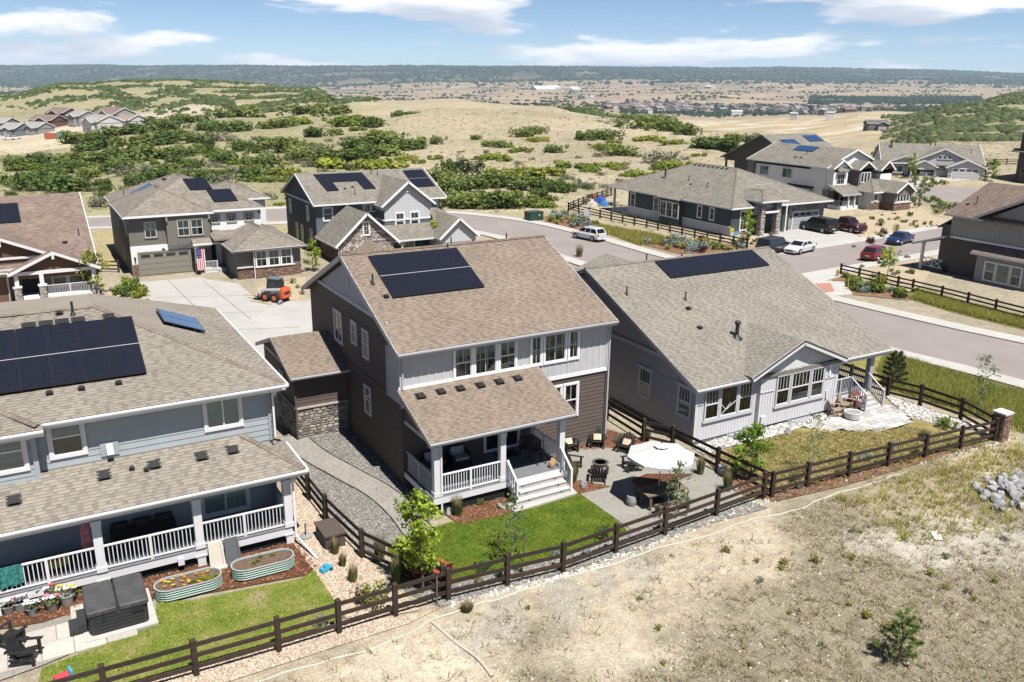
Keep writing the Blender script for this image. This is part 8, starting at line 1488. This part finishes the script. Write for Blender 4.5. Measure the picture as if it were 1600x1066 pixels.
p = polar(38000, 4600, 9300, -.66, .66, 3, lambda v, d, t: sstep(-.45, .2, v) * sstep(4600, 6300, d), 500, 9); lumps('pine_forest', 'dark pine woods on the far mesas', p, _r.uniform(8, 17, len(p)), L_FAR, 43, .95, 5)
p = polar(15000, 1500, 6000, -.66, .66, 4, lambda v, d, t: sstep(.02, .35, v) * .9 + .03, 330, 15); lumps('valley_trees', 'tree belts across the far valley', p, _r.uniform(3, 7, len(p)), L_FAR, 44, .9, 5)
p = polar(1500, 1350, 2100, .12, .46, 5, lambda v, d, t: .6 + 0 * v, 200, 2); lumps('valley_trees', 'garden trees among the far estate', p, _r.uniform(2.5, 4.5, len(p)), L_FAR, 45, 1.0, 5)
p = polar(2600, 2300, 3000, .33, .52, 6, lambda v, d, t: sstep(.0, .3, v + .25), 260, 6); lumps('pine_forest', 'dark wood on the far plain at the right', p, _r.uniform(5, 9, len(p)), L_FAR, 46, 1.0, 5)
p = polar(420, 330, 520, .06, .22, 7, lambda v, d, t: sstep(-.1, .4, v), 60, 8); lumps('far_scrub', 'scrub line beyond the hill crest', p, _r.uniform(1.5, 3, len(p)), bpy.data.materials['far_scrub_leaf2'], 47)
# ------------------------------------------------------------------ far houses
M_FR = [mat('far_roof_%s' % n, c, .9, tint=.1) for n, c in (('brown', (.17, .125, .105)), ('grey', (.26, .25, .24)), ('dark', (.11, .105, .105)), ('tan', (.23, .19, .155)))]; M_FW = [mat('far_wall_%s' % n, c, .8) for n, c in (('rust', (.15, .085, .065)), ('slate', (.16, .19, .21)), ('white', (.52, .52, .53)), ('grey', (.26, .26, .26)), ('tan', (.30, .25, .19)))]
def far_house(label, loc, rz, W, D, h, roof, wall, group=None, detail=True):
    t = thing('house', label, 'house', loc, group, rot=rz, local=True); MB().box(-W / 2, -D / 2, -2, W / 2, D / 2, h).build('wall', wall, t); s = .42
    if not detail:
        mb = MB(); e = .5; mb.add([(-W / 2 - e, -D / 2 - e, h - .1), (W / 2 + e, -D / 2 - e, h - .1), (W / 2 + e, D / 2 + e, h - .1), (-W / 2 - e, D / 2 + e, h - .1), (-W / 2 - e, 0, h + s * D / 2), (W / 2 + e, 0, h + s * D / 2)], [(0, 1, 5, 4), (2, 3, 4, 5), (0, 4, 3), (1, 2, 5)]); mb.build('roof', roof, t); return t
    gable(t, -W / 2 - .5, W / 2 + .5, -D / 2 - .5, D / 2 + .5, h, s, roof, 'x', wall, inset=.6); gable(t, -W * .1, W * .42, -D / 2 - 2.2, 0, h - .2, .5, roof, 'y', wall, ends='a', over=.5); MB().box(-W * .06, -D / 2 - 1.6, -2, W * .38, 0, h - .3).build('wall', wall, t)
    for x in (-W * .38, -W * .22): window(t, (x, -D / 2, h - 1.9), (1, 0), 1.0, 1.4, 'hung', .12)
    garage_door(t, (W * .0, -D / 2 - 1.62, .05), (1, 0), min(4.6, W * .33), 2.2, M_GREYG, 0, 4); window(t, (-W / 2, D * .2, h - 1.9), (0, -1), 1.2, 1.4, 'slide', .12); MB().box(W * .44, D * .1, h, W * .44 + .5, D * .1 + .5, h + 2.6).build('chimney', wall, t)
for q, W, D, h, r, w, rz, lab in (((27, 212), 10, 12, 4.2, 1, 1, -.35, 'slate blue far house nearest the pale building site'), ((60, 208), 12, 11, 3.6, 1, 3, -.4, 'grey far house beside the slate blue one'), ((76, 199), 15, 12, 4.5, 0, 0, -.3, 'rust walled far house with broad brown roof'), ((100, 192), 15, 12, 6.2, 0, 0, -.5, 'tall brown roofed far house, highest of the far cluster'), ((131, 195), 11, 12, 5.4, 1, 3, -.6, 'grey roofed far house right of the tall brown one'), ((162, 208), 16, 12, 6.0, 1, 2, -.75, 'white walled far house in front of the cluster'), ((182, 192), 16, 13, 5.2, 0, 3, -.6, 'brown roofed far house behind the white one'), ((206, 197), 11, 10, 3.4, 3, 2, -.6, 'small tan roofed far house at the cluster end'), ((8, 202), 11, 11, 4.2, 1, 1, -.3, 'grey roofed far house at the left picture edge')): p = P(*q); far_house(lab, (p[0], p[1], p[2]), rz - .5, W * .85, D * .85, h * .8, M_FR[r], M_FW[w])
p = P(1368, 204); far_house('lone dark house beside the pale dirt road', (p[0], p[1], p[2]), -.6, 13, 9, 4.5, M_FR[2], M_FR[2])
for q, lab, c, sz in (((83, 217), 'orange shipping container on the far building site', (.38, .12, .06), (5.6, 2.4, 2.3)), ((97, 216), 'teal site box beside the orange container', (.10, .30, .27), (2.6, 2.4, 2.6))):
    p = P(*q); t = thing('container', lab, 'container', (p[0], p[1], p[2]), rot=-.5, local=True); m = mat('box_' + lab[:4], c, .6); MB().box(-sz[0] / 2, -sz[1] / 2, 0, sz[0] / 2, sz[1] / 2, sz[2]).build('box', m, t)
    for k in range(int(sz[0] / .5)): MB().box(-sz[0] / 2 + .2 + k * .5, -sz[1] / 2 - .06, .15, -sz[0] / 2 + .4 + k * .5, -sz[1] / 2, sz[2] - .15).build('rib', m, t)
for q, lab in (((14, 219), 'tiny white car on the far estate road, left one'), ((24, 218), 'tiny white car on the far estate road, right one')): p = P(*q); car('parked_car', lab, 'car', (p[0], p[1], p[2] + .1), .2, 'sedan', MATS['paint_white'], 'far parked cars')
for k in range(190):
    x = RB.uniform(940, 1385); y = 160 + (x - 940) / 445 * 9 + RB.uniform(0, 13); p = P(x, y)
    if np.linalg.norm(p) > 1300: far_house('small far estate house with gabled roof on the valley floor', (p[0], p[1], p[2]), RB.uniform(-.9, .9), RB.uniform(13, 18), RB.uniform(11, 14), RB.uniform(4, 7), M_FR[RB.choice((0, 1, 2, 2, 3))], M_FW[RB.choice((0, 2, 3, 4, 1))], 'far estate houses', False)
for k, (x, y, w) in enumerate(((848, 141, 34), (862, 139, 26), (895, 142, 30), (922, 156, 24), (1014, 178, 14), (1109, 138, 16), (1290, 178, 12), (1240, 187, 10), (1296, 188, 9), (1150, 181, 16))): p = P(x, y); d = np.linalg.norm(p); far_house('pale flat building on the far valley floor', (p[0], p[1], p[2]), .3 * k, w * d / 1348, w * d / 2600, 7, M_FW[2], M_FW[2], 'pale far buildings', False)
# ------------------------------------------------------------------ garden trees, shrubs, grasses
def tree(name, label, q, h, cr, leaf, n, lsize, bark, seed, trunk=.045, base=.3, group=None, dx=0, spread=1.0, k=10, z0=None, cat='tree', top=1.0):
    p = P(*q) if z0 is None else np.array([q[0], q[1], z0]); t = thing(name, label, cat, tuple(p), group, local=True); r = np.random.default_rng(seed); mb = MB(); pts = [np.array([0, 0, -.1])]; segs = 6
    for i in range(1, segs + 1): pts.append(np.array([dx * i / segs + r.normal() * .03 * h * .15, r.normal() * .03 * h * .15, h * .92 * i / segs]))
    for i in range(segs): mb.tube(pts[i], pts[i + 1], trunk * (1 - i / segs * .85), trunk * (1 - (i + 1) / segs * .85), 7)
    cl = []
    for i in range(k):
        f = base + (1 - base) * (i + .5) / k; a = i * 2.4 + r.normal() * .3; zz = h * f; c0 = np.array([np.interp(zz, [q_[2] for q_ in pts], [q_[0] for q_ in pts]), np.interp(zz, [q_[2] for q_ in pts], [q_[1] for q_ in pts]), zz]); prof = math.sin(min(1, (f - base) / (1 - base) * .92 + .12) * math.pi) ** .6; l = cr * prof * r.uniform(.55, 1.0); e = c0 + np.array([math.cos(a) * l, math.sin(a) * l, l * .45]); mb.tube(c0 - [0, 0, l * .1], e, trunk * .4 * (1.2 - f), trunk * .08, 5); rr = cr * r.uniform(.26, .42) * (.55 + .6 * prof) * spread; cl.append((*(c0 + (e - c0) * .75), rr, rr, rr * .85)); cl.append((*(c0 + (e - c0) * .35), rr * .7, rr * .7, rr * .7))
    cl.append((*pts[-1], cr * .22 * top, cr * .22 * top, cr * .4)); mb.build('trunk', bark, t); o = bpy.data.objects.new('crown', leafcloud('crown', cl, n, lsize, leaf, seed, shell=.8)); COL.objects.link(o); o.parent = t; return t
tree('maple_sapling', 'bright green young maple at the lawn corner by the long fence', (660, 928), 4.15, 1.1, L_MAP, 2000, .16, M_BARK, 3, .05, .22, dx=-.1, k=13)
tree('aspen_sapling', 'thin sparse young aspen standing on the green lawn', (800, 878), 2.9, .85, L_ASP, 520, .11, M_BARKP, 4, .03, .28, k=10)
tree('aspen_sapling', 'thin young aspen beside the dining table', (1056, 812), 2.75, .8, L_ASP, 480, .11, M_BARKP, 5, .03, .25, k=10)
tree('young_tree', 'dense bright young tree at the lilac house fence', (1172, 752), 2.9, 1.0, L_MAP, 1700, .15, M_BARK, 6, .045, .15, k=12)
tree('young_tree', 'sparse airy young tree before the lilac house windows', (1268, 742), 3.2, 1.05, L_ASP, 420, .10, M_BARKP, 7, .035, .2, k=11)
tree('young_tree', 'airy young tree by the sidewalk behind the stone pillar', (1530, 642), 3.4, 1.0, L_ASP, 480, .12, M_BARKP, 8, .04, .25, k=11)
tree('street_tree', 'young round street tree beside the red hatchback', (1386, 436), 3.3, 1.15, L_MAP, 800, .2, M_BARK, 9, .05, .42, k=10)
tree('street_tree', 'slim bright young tree at the dark teal house corner', (1166, 384), 4.6, 1.1, L_MAP, 900, .22, M_BARK, 10, .06, .2, k=11)
tree('street_tree', 'slim green tree before the turning circle house porch', (1424, 279), 5.2, 1.4, L_MAP, 700, .3, M_BARK, 12, .07, .2, k=10); tree('street_tree', 'bright young tree right of the pale garage doors', (1549, 284), 4.6, 1.8, L_MAP, 700, .32, M_BARK, 13, .07, .2, k=10); tree('purple_tree', 'dark purple leaved shrub beside the pale garage', (1538, 282), 3.4, 1.2, L_RED, 500, .26, M_BARK, 14, .06, .1, k=9)
tree('young_tree', 'bright leafy shrub tree between the teal and brown houses', (489, 424), 3.4, 1.15, L_MAP, 700, .22, M_BARK, 15, .05, .1, k=10); tree('young_tree', 'bright round young tree at the teal house porch', (677, 390), 3.4, 1.5, L_MAP, 800, .25, M_BARK, 16, .06, .1, k=10); tree('young_tree', 'feathery green tree at the rust brown house porch', (148, 462), 4.2, 1.6, L_BRT, 900, .26, M_BARK, 17, .07, .1, k=11)
for i, (q, h, lab) in enumerate((((1434, 326), 3.0, 'thin street tree left of the gravel slope path'), ((1440, 312), 3.2, 'thin street tree by the turning circle kerb'), ((1428, 296), 3.0, 'thin street tree nearest the grey cul de sac house'))): tree('street_tree', lab, q, h, 1.0, L_ASP, 260, .26, M_BARK, 20 + i, .05, .35, k=8)
def pine(label, q, h, w, seed, n=26, m=None):
    p = P(*q); t = thing('pine_tree', label, 'tree', tuple(p), local=True); r = np.random.default_rng(seed); mb = MB(); mb.tube((0, 0, -.1), (0, 0, h), .045, .012, 7); C, D = [], []
    for i in range(n): f = .12 + .86 * i / n; a = i * 2.4; l = w * (1 - f * .72) * r.uniform(.6, 1.05); b = np.array([0, 0, h * f]); e = b + [math.cos(a) * l, math.sin(a) * l, l * .42]; mb.tube(b, e, .016, .006, 5); C += [b + (e - b) * s for s in (.45, .62, .78, .92, 1.0)]; D += [(e - b) / np.linalg.norm(e - b)] * 5
    mb.build('trunk', M_BARK, t); C, D = np.array(C), np.array(D); k = 40; c = np.repeat(C, k, 0); d = np.repeat(D, k, 0) * .8 + r.normal(size=(len(c), 3)) * .6 + [0, 0, .25]; d /= np.linalg.norm(d, axis=1)[:, None]; s = np.cross(d, r.normal(size=d.shape)); s /= np.linalg.norm(s, axis=1)[:, None]; ln = h * .085 * r.uniform(.7, 1.3, len(c))[:, None]; V = np.stack([c - s * .014, c + s * .014, c + d * ln], 1); o = bpy.data.objects.new('needles', arr_mesh('needles', V, np.clip(np.repeat(r.uniform(.2, .8, len(C)), k) + r.uniform(-.2, .2, len(c)), 0, 1), m or L_PINE, 3)); COL.objects.link(o); o.parent = t
pine('small lone pine standing on the bare slope at lower right', (1404, 1034), 1.75, .85, 1, 30); pine('dense conical evergreen on the grassy verge behind the patio', (1394, 604), 2.2, 1.0, 2, 40, L_JUN)
def shrub(label, q, w, h, m, seed=1, name='garden_shrub', group=None, n=420, size=.10, k=8):
    p = P(*q); o = bpy.data.objects.new(name, bush_mesh(name, m, w, h, k, n, size * max(w, .5), seed)); COL.objects.link(o); o.location = (p[0], p[1], p[2] + .02); put(o, label, 'shrub', group); return o
for i, (q, w, h, m, lab) in enumerate((((1352, 722), .75, .8, L_SILV, 'grey green upright shrub by the long fence, left of the pair'), ((1391, 706), .6, .75, L_SILV, 'grey green upright shrub by the long fence, right of the pair'), ((942, 842), .7, .75, L_JUN, 'small dark evergreen shrub at the lawn corner'), ((966, 694), .9, .55, L_SAGE, 'pale round variegated shrub in the mulch by the fire pit'), ((590, 946), 1.2, 1.1, L_BRT, 'green leafy shrub in the fence corner of the pea gravel'), ((566, 944), .7, .9, L_RED, 'dark purple shrub beside the green one in the gravel'), ((500, 978), .6, .5, L_SILV, 'small blue green shrub on the left lawn by the fence'), ((755, 878 + 14), .9, .3, L_JUN, 'low dark juniper spreading by the lawn aspen'), ((870, 868), .55, .3, L_SILV, 'small blue green shrub in the gravel fence bed'), ((1478, 668), 1.5, .6, L_OAK, 'wide green shrub on the white cobbles near the pillar'), ((1240, 752), .7, .5, L_JUN, 'dark shrub before the utility lid in the rough mulch'), ((1150, 728), .8, .7, L_BRT, 'loose green shrub beside the dense young tree'), ((750, 790), .35, .4, L_OAK, 'tiny green plant in the porch mulch'), ((1312, 745), .7, .35, L_OAK, 'low green shrub in the rough mulch strip'), ((1430, 658 + 52), .5, .4, L_BRT, 'small bright shrub at the mulch strip end'))): shrub(lab, q, w, h, m, 50 + i)
def reeds(label, q, h, w, seed, straw=True, group='tall ornamental grasses'):
    p = P(*q); t = thing('ornamental_grass', label, 'grass', tuple(p), group, local=True); r = np.random.default_rng(seed)
    def bl(n, hh, sp, wd, m, nm): a = r.uniform(0, 6.283, n); q0 = r.random(n) * w * .3; b = np.stack([np.cos(a) * q0, np.sin(a) * q0, np.zeros(n)], 1); H_ = hh * r.uniform(.6, 1.1, n); tip = b + np.stack([np.cos(a) * sp * H_, np.sin(a) * sp * H_, H_], 1); s = np.stack([-np.sin(a), np.cos(a), np.zeros(n)], 1) * wd; o = bpy.data.objects.new(nm, arr_mesh(nm, np.stack([b - s, b + s, tip], 1), r.uniform(.2, .8, n), m, 3)); COL.objects.link(o); o.parent = t
    h *= 1.15; bl(260, h * .75, .46 * w / max(h, .1), .016, L_REED, 'blades'); bl(130, h, .24 * w / max(h, .1), .012, L_STRAW if straw else L_REED, 'seed_heads')
for i, (q, h, w, lab) in enumerate((((594, 876), 1.15, .5, 'tall reed grass left of the lawn corner'), ((620, 912), 1.2, .5, 'tall dark reed grass nearest the fence corner'), ((715, 806), 1.0, .55, 'reed grass in the porch mulch, left clump'), ((798, 776), .95, .5, 'reed grass at the foot of the porch steps'), ((894, 754), 1.05, .6, 'reed grass right of the porch steps'), ((927, 694), .75, .6, 'green grass clump beside the far cushioned chair'), ((1094, 742), 1.0, .45, 'slim reed grass at the divider fence, upper one'), ((1136, 768), 1.1, .5, 'slim reed grass at the divider fence, lower one'), ((1010, 688), .8, .5, 'reed grass under the divider fence rails'), ((524, 866), .75, .4, 'reed grass behind the wicker box'), ((536, 886), .6, .3, 'small reed grass in the pea gravel, middle one'), ((552, 910), .75, .4, 'reed grass in the pea gravel nearest the camera'), ((1440, 690), .7, .5, 'golden grass clump on the mulch strip'), ((730, 955), .4, .5, 'grass tuft below the long fence near the pipe'), ((905, 402), 1.6, 1.0, 'tall dark grass between the two roofs by the kerb'))): reeds(lab, q, h, w, 70 + i)
SM = [bush_mesh('low_shrub', m, 1, .7, 7, 200, .16, 90 + i) for i, m in enumerate((L_OAK, L_BRT, L_SILV, L_SAGE, L_RED, L_VERGE))]
def dots(label, group, pix, n, seed, w=(.5, 1.1), kinds=(0, 1, 2, 3)):
    for x, y, z in inpix(pix, n, seed): o = bpy.data.objects.new('low_shrub', SM[RB.choice(kinds)]); COL.objects.link(o); W = RB.uniform(*w); o.location = (x, y, z); o.rotation_euler = (0, 0, RB.uniform(0, 6)); o.scale = (W, W, W * RB.uniform(.7, 1.2)); put(o, label, 'shrub', group)
dots('small low shrub on the gravel slope before the white house', 'shrubs on the white house gravel', [(1302, 396), (1345, 372), (1310, 348), (1400, 334), (1455, 342), (1478, 352), (1385, 376)], 46, 1, (.5, 1.2), (0, 1, 3, 5, 4)); dots('small low shrub in the island bed at the turning circle', 'shrubs at the turning circle', [(1400, 300), (1415, 285), (1470, 278), (1480, 288), (1440, 306)], 26, 2, (.8, 1.6), (0, 1, 5))
dots('small low shrub along the near kerb of the turning circle', 'shrubs by the turning circle kerb', [(1412, 312), (1440, 306), (1500, 330), (1480, 345), (1430, 322)], 24, 3, (.8, 1.8), (0, 1, 3, 5)); dots('leafy shrub in the corner bed by the hydrant', 'shrubs in the corner bed', [(1300, 434), (1320, 434), (1405, 456), (1432, 459), (1415, 468), (1335, 459)], 26, 4, (.9, 1.7), (0, 1, 1, 2, 0)); dots('shrub on the sandy side yard beside the corner fence', 'shrubs on the sandy side yard', [(1320, 427), (1350, 410), (1430, 398), (1432, 440)], 16, 5, (.5, 1.0), (0, 3, 5))
dots('silver or green shrub on the planted bank by the sign', 'shrubs on the bank by the sign', [(845, 345), (880, 334), (940, 352), (925, 360), (880, 356)], 22, 6, (.9, 2.0), (2, 2, 0, 5)); dots('silver or rusty shrub on the bank below the dark teal house', 'shrubs on the bank by the kerb', [(1002, 381), (1040, 375), (1160, 384), (1160, 392), (1120, 395), (1060, 395)], 34, 7, (.9, 1.9), (2, 0, 5, 2, 4)); dots('small shrub in the dark teal house front gravel', 'shrubs before the dark teal house', [(1100, 374), (1190, 362), (1212, 366), (1180, 384)], 12, 8, (.5, 1.0), (0, 4, 1))
dots('green shrub in the stony bed left of the long driveway', 'shrubs by the long driveway', [(170, 462), (205, 446), (232, 466), (185, 470)], 12, 9, (.9, 1.9), (1, 1, 0)); dots('dry tuft or shrub behind the loader', 'shrubs behind the loader', [(405, 452), (470, 438), (476, 470), (420, 474)], 10, 10, (.5, 1.0), (3, 5)); dots('low plant in the rough mulch along the long fence', 'plants along the rough mulch', [(1160, 752), (1215, 776), (1320, 750), (1500, 704), (1480, 702), (1320, 745), (1210, 768)], 16, 11, (.25, .5), (0, 2, 3, 5)); dots('low yellow olive weed clump on the bare slope', 'weed clumps on the bare slope', [(700, 985), (1100, 850), (1400, 760), (1590, 830), (1590, 1050), (900, 1050)], 34, 13, (.2, .5), (5, 5, 5, 3)); dots('low green plant in the fence gravel bed', 'plants in the fence gravel bed', [(700, 918), (800, 893), (900, 866), (985, 832), (1060, 818), (1060, 828), (880, 888), (720, 928)], 9, 12, (.25, .5), (0, 2, 5))
# flowers
F_PET = [mat('petal_%s' % n, c, .7, tint=.3) for n, c in (('orange', (.55, .22, .02)), ('yellow', (.6, .45, .03)), ('pink', (.55, .16, .30)), ('white', (.7, .68, .7)), ('red', (.5, .03, .05)))]
def flowers(parent, spots, m, sz, seed, nm='flower'):
    r = np.random.default_rng(seed)
    for (x, y, z) in spots:
        n = 9; a = np.arange(n) * 2.4; c = np.array([x, y, z]) + np.stack([np.cos(a), np.sin(a), r.uniform(-.2, .5, n)], 1) * sz * .6; t = np.stack([np.cos(a), np.sin(a), np.full(n, .5)], 1); b = np.stack([-np.sin(a), np.cos(a), np.zeros(n)], 1); V = np.stack([c - t * sz * .4, c - b * sz * .3, c + t * sz * .4, c + b * sz * .3], 1); o = bpy.data.objects.new(nm, arr_mesh(nm, V, r.uniform(.2, .8, n), m, 4)); COL.objects.link(o); o.parent = parent
r = np.random.default_rng(5)
for (t, L_, W_, h_), nf in ((BED1, 26), (BED2, 0)):
    for k in range(nf): flowers(t, [(r.uniform(-L_ + .25, L_ - .25), r.uniform(-W_ + .12, W_ - .12), h_ - .01)], F_PET[k % 2 if k % 3 else 0], .075, k)
    for k in range(14 if nf else 4): x, y = (r.uniform(0, L_ - .2) if nf else r.uniform(-L_ + .2, L_ - .2)), (r.uniform(-W_ + .08, -.1) if nf else r.uniform(-.3, .3)); o = bpy.data.objects.new('leaves', SM[1]); COL.objects.link(o); o.parent = t; o.location = (x, y, h_ - .08); o.scale = (.22, .22, .22)
POTS = (((-8, 962), 2), ((15, 960), 4), ((33, 955), 3), ((52, 962), 3), ((45, 940), 1), ((75, 945), 4), ((84, 955), 2), ((106, 945), 1))
for k, (q, c) in enumerate(POTS):
    p = P(*q); lab = ('pink flowered pot at the left picture edge', 'red flowered pot second from the left edge', 'white flowered pot in the front row', 'pink and white pot in the middle of the front row', 'yellow flowered pot set back by the porch', 'tall red and white flowered pot, fullest of the row', 'pale pink pot in front of the tall red one', 'grey pot of orange flowers nearest the hot tub')[k]; s = (.2, .22, .24, .2, .24, .28, .22, .27)[k]; t = thing('flower_pot', lab, 'flower pot', (p[0], p[1], p[2] + .05), 'flower pots along the left porch', local=True); MB().lathe((0, 0, 0), [(s * .7, 0), (s * .95, s * 1.3), (s * 1.02, s * 1.35), (s * .9, s * 1.35), (s * .88, s * 1.2)], 14).build('pot', M_CONB if k in (3, 7, 2) else mat('terracotta_grey', (.22, .19, .165), .85), t); o = bpy.data.objects.new('foliage', bush_mesh('foliage', L_BRT, s * 3, s * 1.9, 6, 160, .07, 200 + k)); COL.objects.link(o); o.parent = t; o.location = (0, 0, s * 1.1)
    for j in range(7): a = j * 2.4; flowers(t, [(math.cos(a) * s * .9, math.sin(a) * s * .9, s * (2.0 + .35 * (j % 3)))], F_PET[c if j % 2 else 3], .12, j)
# ------------------------------------------------------------------ stones
ROCKM = mat('grey_boulder', (.25, .25, .255), .9, tint=.35, noise=(3, .25), bump=(9, .6)); RK = []
for i in range(7):
    bm = bmesh.new(); bmesh.ops.create_icosphere(bm, subdivisions=2, radius=.5); r = random.Random(i)
    pl = [(Vector((r.gauss(0, 1), r.gauss(0, 1), r.gauss(0, 1))).normalized(), r.uniform(.26, .42)) for _ in range(9)]
    for v in bm.verts:
        for n_, d_ in pl:
            k = v.co.dot(n_) - d_
            if k > 0: v.co -= n_ * k
    me = bpy.data.meshes.new('rock'); bm.to_mesh(me); bm.free(); me.materials.append(ROCKM); a = me.attributes.new('tint', 'FLOAT', 'FACE'); a.data.foreach_set('value', [r.uniform(.2, .9)] * len(me.polygons)); RK.append(me)
def rock(label, p, s, group=None, name='boulder'): o = bpy.data.objects.new(name, RB.choice(RK)); COL.objects.link(o); o.location = tuple(p); o.rotation_euler = (RB.uniform(0, 6), RB.uniform(0, 6), RB.uniform(0, 6)); o.scale = (s * RB.uniform(.8, 1.3), s * RB.uniform(.8, 1.2), s * RB.uniform(.7, 1.0)); put(o, label, 'boulder', group); return o
c0 = P(1568, 775)
for k in range(105): a, q = RB.uniform(0, 6.283), RB.random() ** .6; x, y = c0[0] + 1.0 + math.cos(a) * q * 2.6, c0[1] + math.sin(a) * q * 1.5 - .2; rock('angular grey boulder in the rock pile on the slope', (x, y, g1(x, y) + .08 + .34 * (1 - q) * RB.random()), RB.uniform(.3, .62), 'boulders of the rock pile')
for q, s, lab in (((702, 803), .5, 'white boulder in the porch mulch bed'), ((716, 806), .3, 'small boulder beside the white one in the porch mulch'), ((785, 795), .45, 'rough boulder at the lawn edge below the steps'), ((912, 762), .5, 'pale flat boulder in the mulch triangle by the patio'), ((1131, 676 + 25), .35, 'pale boulder by the first window well'), ((1232, 678), .5, 'flat pale boulder near the second window well'), ((748 + 400, 765), .4, 'rounded boulder at the lilac yard fence corner'), ((450, 462), .9, 'large pale rock behind the loader'), ((437, 476), .7, 'pale rock right of the loader'), ((178, 455), 1.0, 'white landscaping rock left of the long driveway'), ((1165, 405), .6, 'grey rock before the dark teal house')): p = P(*q); rock(lab, (p[0], p[1], p[2] + s * .15), s)
def pebbles(name, label, pts, s, m, seed):
    r = np.random.default_rng(seed); n = len(pts); base = np.array([(1, 0, 0), (0, 1, 0), (-1, 0, 0), (0, -1, 0), (.55, .55, .75), (-.55, .5, .8), (-.5, -.55, .7), (.5, -.5, .75)]); sc = s[0] + (s[1] - s[0]) * r.random(n); a = r.uniform(0, 6.283, n); j = r.uniform(.75, 1.25, (n, 8, 3)); v = base[None] * j * sc[:, None, None] * .5; V = np.stack([v[..., 0] * np.cos(a)[:, None] - v[..., 1] * np.sin(a)[:, None], v[..., 0] * np.sin(a)[:, None] + v[..., 1] * np.cos(a)[:, None], v[..., 2] * .8], -1) + np.array(pts)[:, None, :]; idx = [(0, 1, 5, 4), (1, 2, 6, 5), (2, 3, 7, 6), (3, 0, 4, 7), (4, 5, 6, 7)]; o = bpy.data.objects.new(name, arr_mesh(name, V, r.uniform(0, 1, n), m, 8, idx=idx)); COL.objects.link(o); put(o, label, None, None, 'stuff')
M_COB = mat('white_pebble', (.43, .42, .40), .85, tint=.5); M_PEB = mat('grey_pebble', (.24, .23, .215), .9, tint=.5); M_PEA = mat('pea_pebble', (.44, .36, .285), .9, tint=.4); M_CHIP = mat('bark_chip', (.17, .08, .045), .95, tint=.6); M_CLOD = mat('dirt_clod', (.40, .34, .25), .95, tint=.35)
LN = smooth_line([(REAR[i][0], REAR[i][1] - .25) for i in range(len(REAR))], 40); LNp = [(x + RB.gauss(0, .05), y + RB.gauss(0, .10)) for x, y in LN if x > 11.5 for _ in range(3)]; pebbles('fence_cobbles', 'white river stones along the foot of the long fence', [(x, y, g1(x, y)) for x, y in LNp], (.05, .19), M_COB, 1)
pebbles('wall_cobbles', 'white river stones along the lilac house wall', np.concatenate([inpix([(1082, 700), (1180, 669), (1290, 641), (1298, 650), (1222, 679), (1130, 701), (1100, 711)], 1100, 60, .05), inpix([(1380, 619), (1410, 627), (1490, 656), (1540, 671), (1500, 671), (1425, 654)], 800, 61, .05)]), (.09, .24), M_COB, 2)
pebbles('porch_cobbles', 'white stones along the porch skirt', inpix([(690, 792), (745, 782), (782, 772), (786, 778), (745, 788), (700, 797)], 130, 62, .05), (.1, .24), M_COB, 3)
pebbles('gravel_stones', 'loose grey stones of the side yard gravel', inpix([(446, 676), (545, 655), (632, 748), (686, 800), (640, 838), (604, 853), (545, 846), (462, 745)], 6500, 63, .04), (.03, .10), M_PEB, 4); pebbles('gravel_stones', 'loose stones of the fence gravel bed', inpix([(614, 906), (700, 918), (800, 893), (900, 866), (985, 830), (1060, 816), (1165, 782), (1195, 796), (1100, 821), (1000, 855), (880, 895), (690, 948)], 3500, 64, .03), (.03, .10), M_PEB, 5)
pebbles('pea_stones', 'loose pea gravel stones', np.concatenate([inpix([(457, 748), (520, 814), (580, 882), (650, 955), (600, 964), (541, 966), (482, 880), (460, 850)], 4200, 65, .045), inpix([(202, 1073), (440, 1008), (540, 971), (650, 961), (640, 974), (300, 1084)], 2500, 66, .035)]), (.03, .09), M_PEA, 6)
CH = [[(690, 800), (745, 786), (790, 776), (810, 795), (790, 805), (720, 821)], [(894, 706), (905, 681), (948, 673), (1008, 690), (1000, 705), (960, 701)], [(888, 760), (905, 753), (953, 762), (903, 773)], [(-60, 960), (100, 918), (215, 882), (460, 840), (498, 888), (480, 898), (235, 943), (0, 983)], [(1108, 723), (1150, 743), (1210, 769), (1320, 743), (1480, 701), (1500, 705), (1320, 759), (1210, 784), (1150, 771)]]
pebbles('bark_chips', 'loose red brown bark chips on the beds', np.concatenate([inpix(c, n, 70 + i, .05) for i, (c, n) in enumerate(zip(CH, (900, 900, 300, 2600, 1500)))]), (.04, .13), M_CHIP, 7); pebbles('dirt_clods', 'small clods and stones on the bare slope', fieldpts(9000, -2.5, -1.2)[:5200], (.03, .13), M_CLOD, 8)
# ------------------------------------------------------------------ air
if HAZE > 0:
    mb = MB(); R_ = 12500; f = 11500; q = lambda d, l: tuple(FW2 * d + RT2 * l); A = [q(-300, -9800), q(-300, 9800), q(f, 9800), q(f, -9800)]; mb.hexa([(*a, -100) for a in A], [(*a, 175) for a in A]); hm = bpy.data.materials.new('air'); hm.use_nodes = True; nt = hm.node_tree; nt.nodes.clear(); o = nt.nodes.new('ShaderNodeOutputMaterial'); v = nt.nodes.new('ShaderNodeVolumePrincipled'); v.inputs['Color'].default_value = (.58, .76, 1.0, 1); v.inputs['Density'].default_value = HAZE; v.inputs['Anisotropy'].default_value = .1; nt.links.new(v.outputs[0], o.inputs['Volume']); ho = mb.build('haze', hm); ho['kind'] = 'stuff'
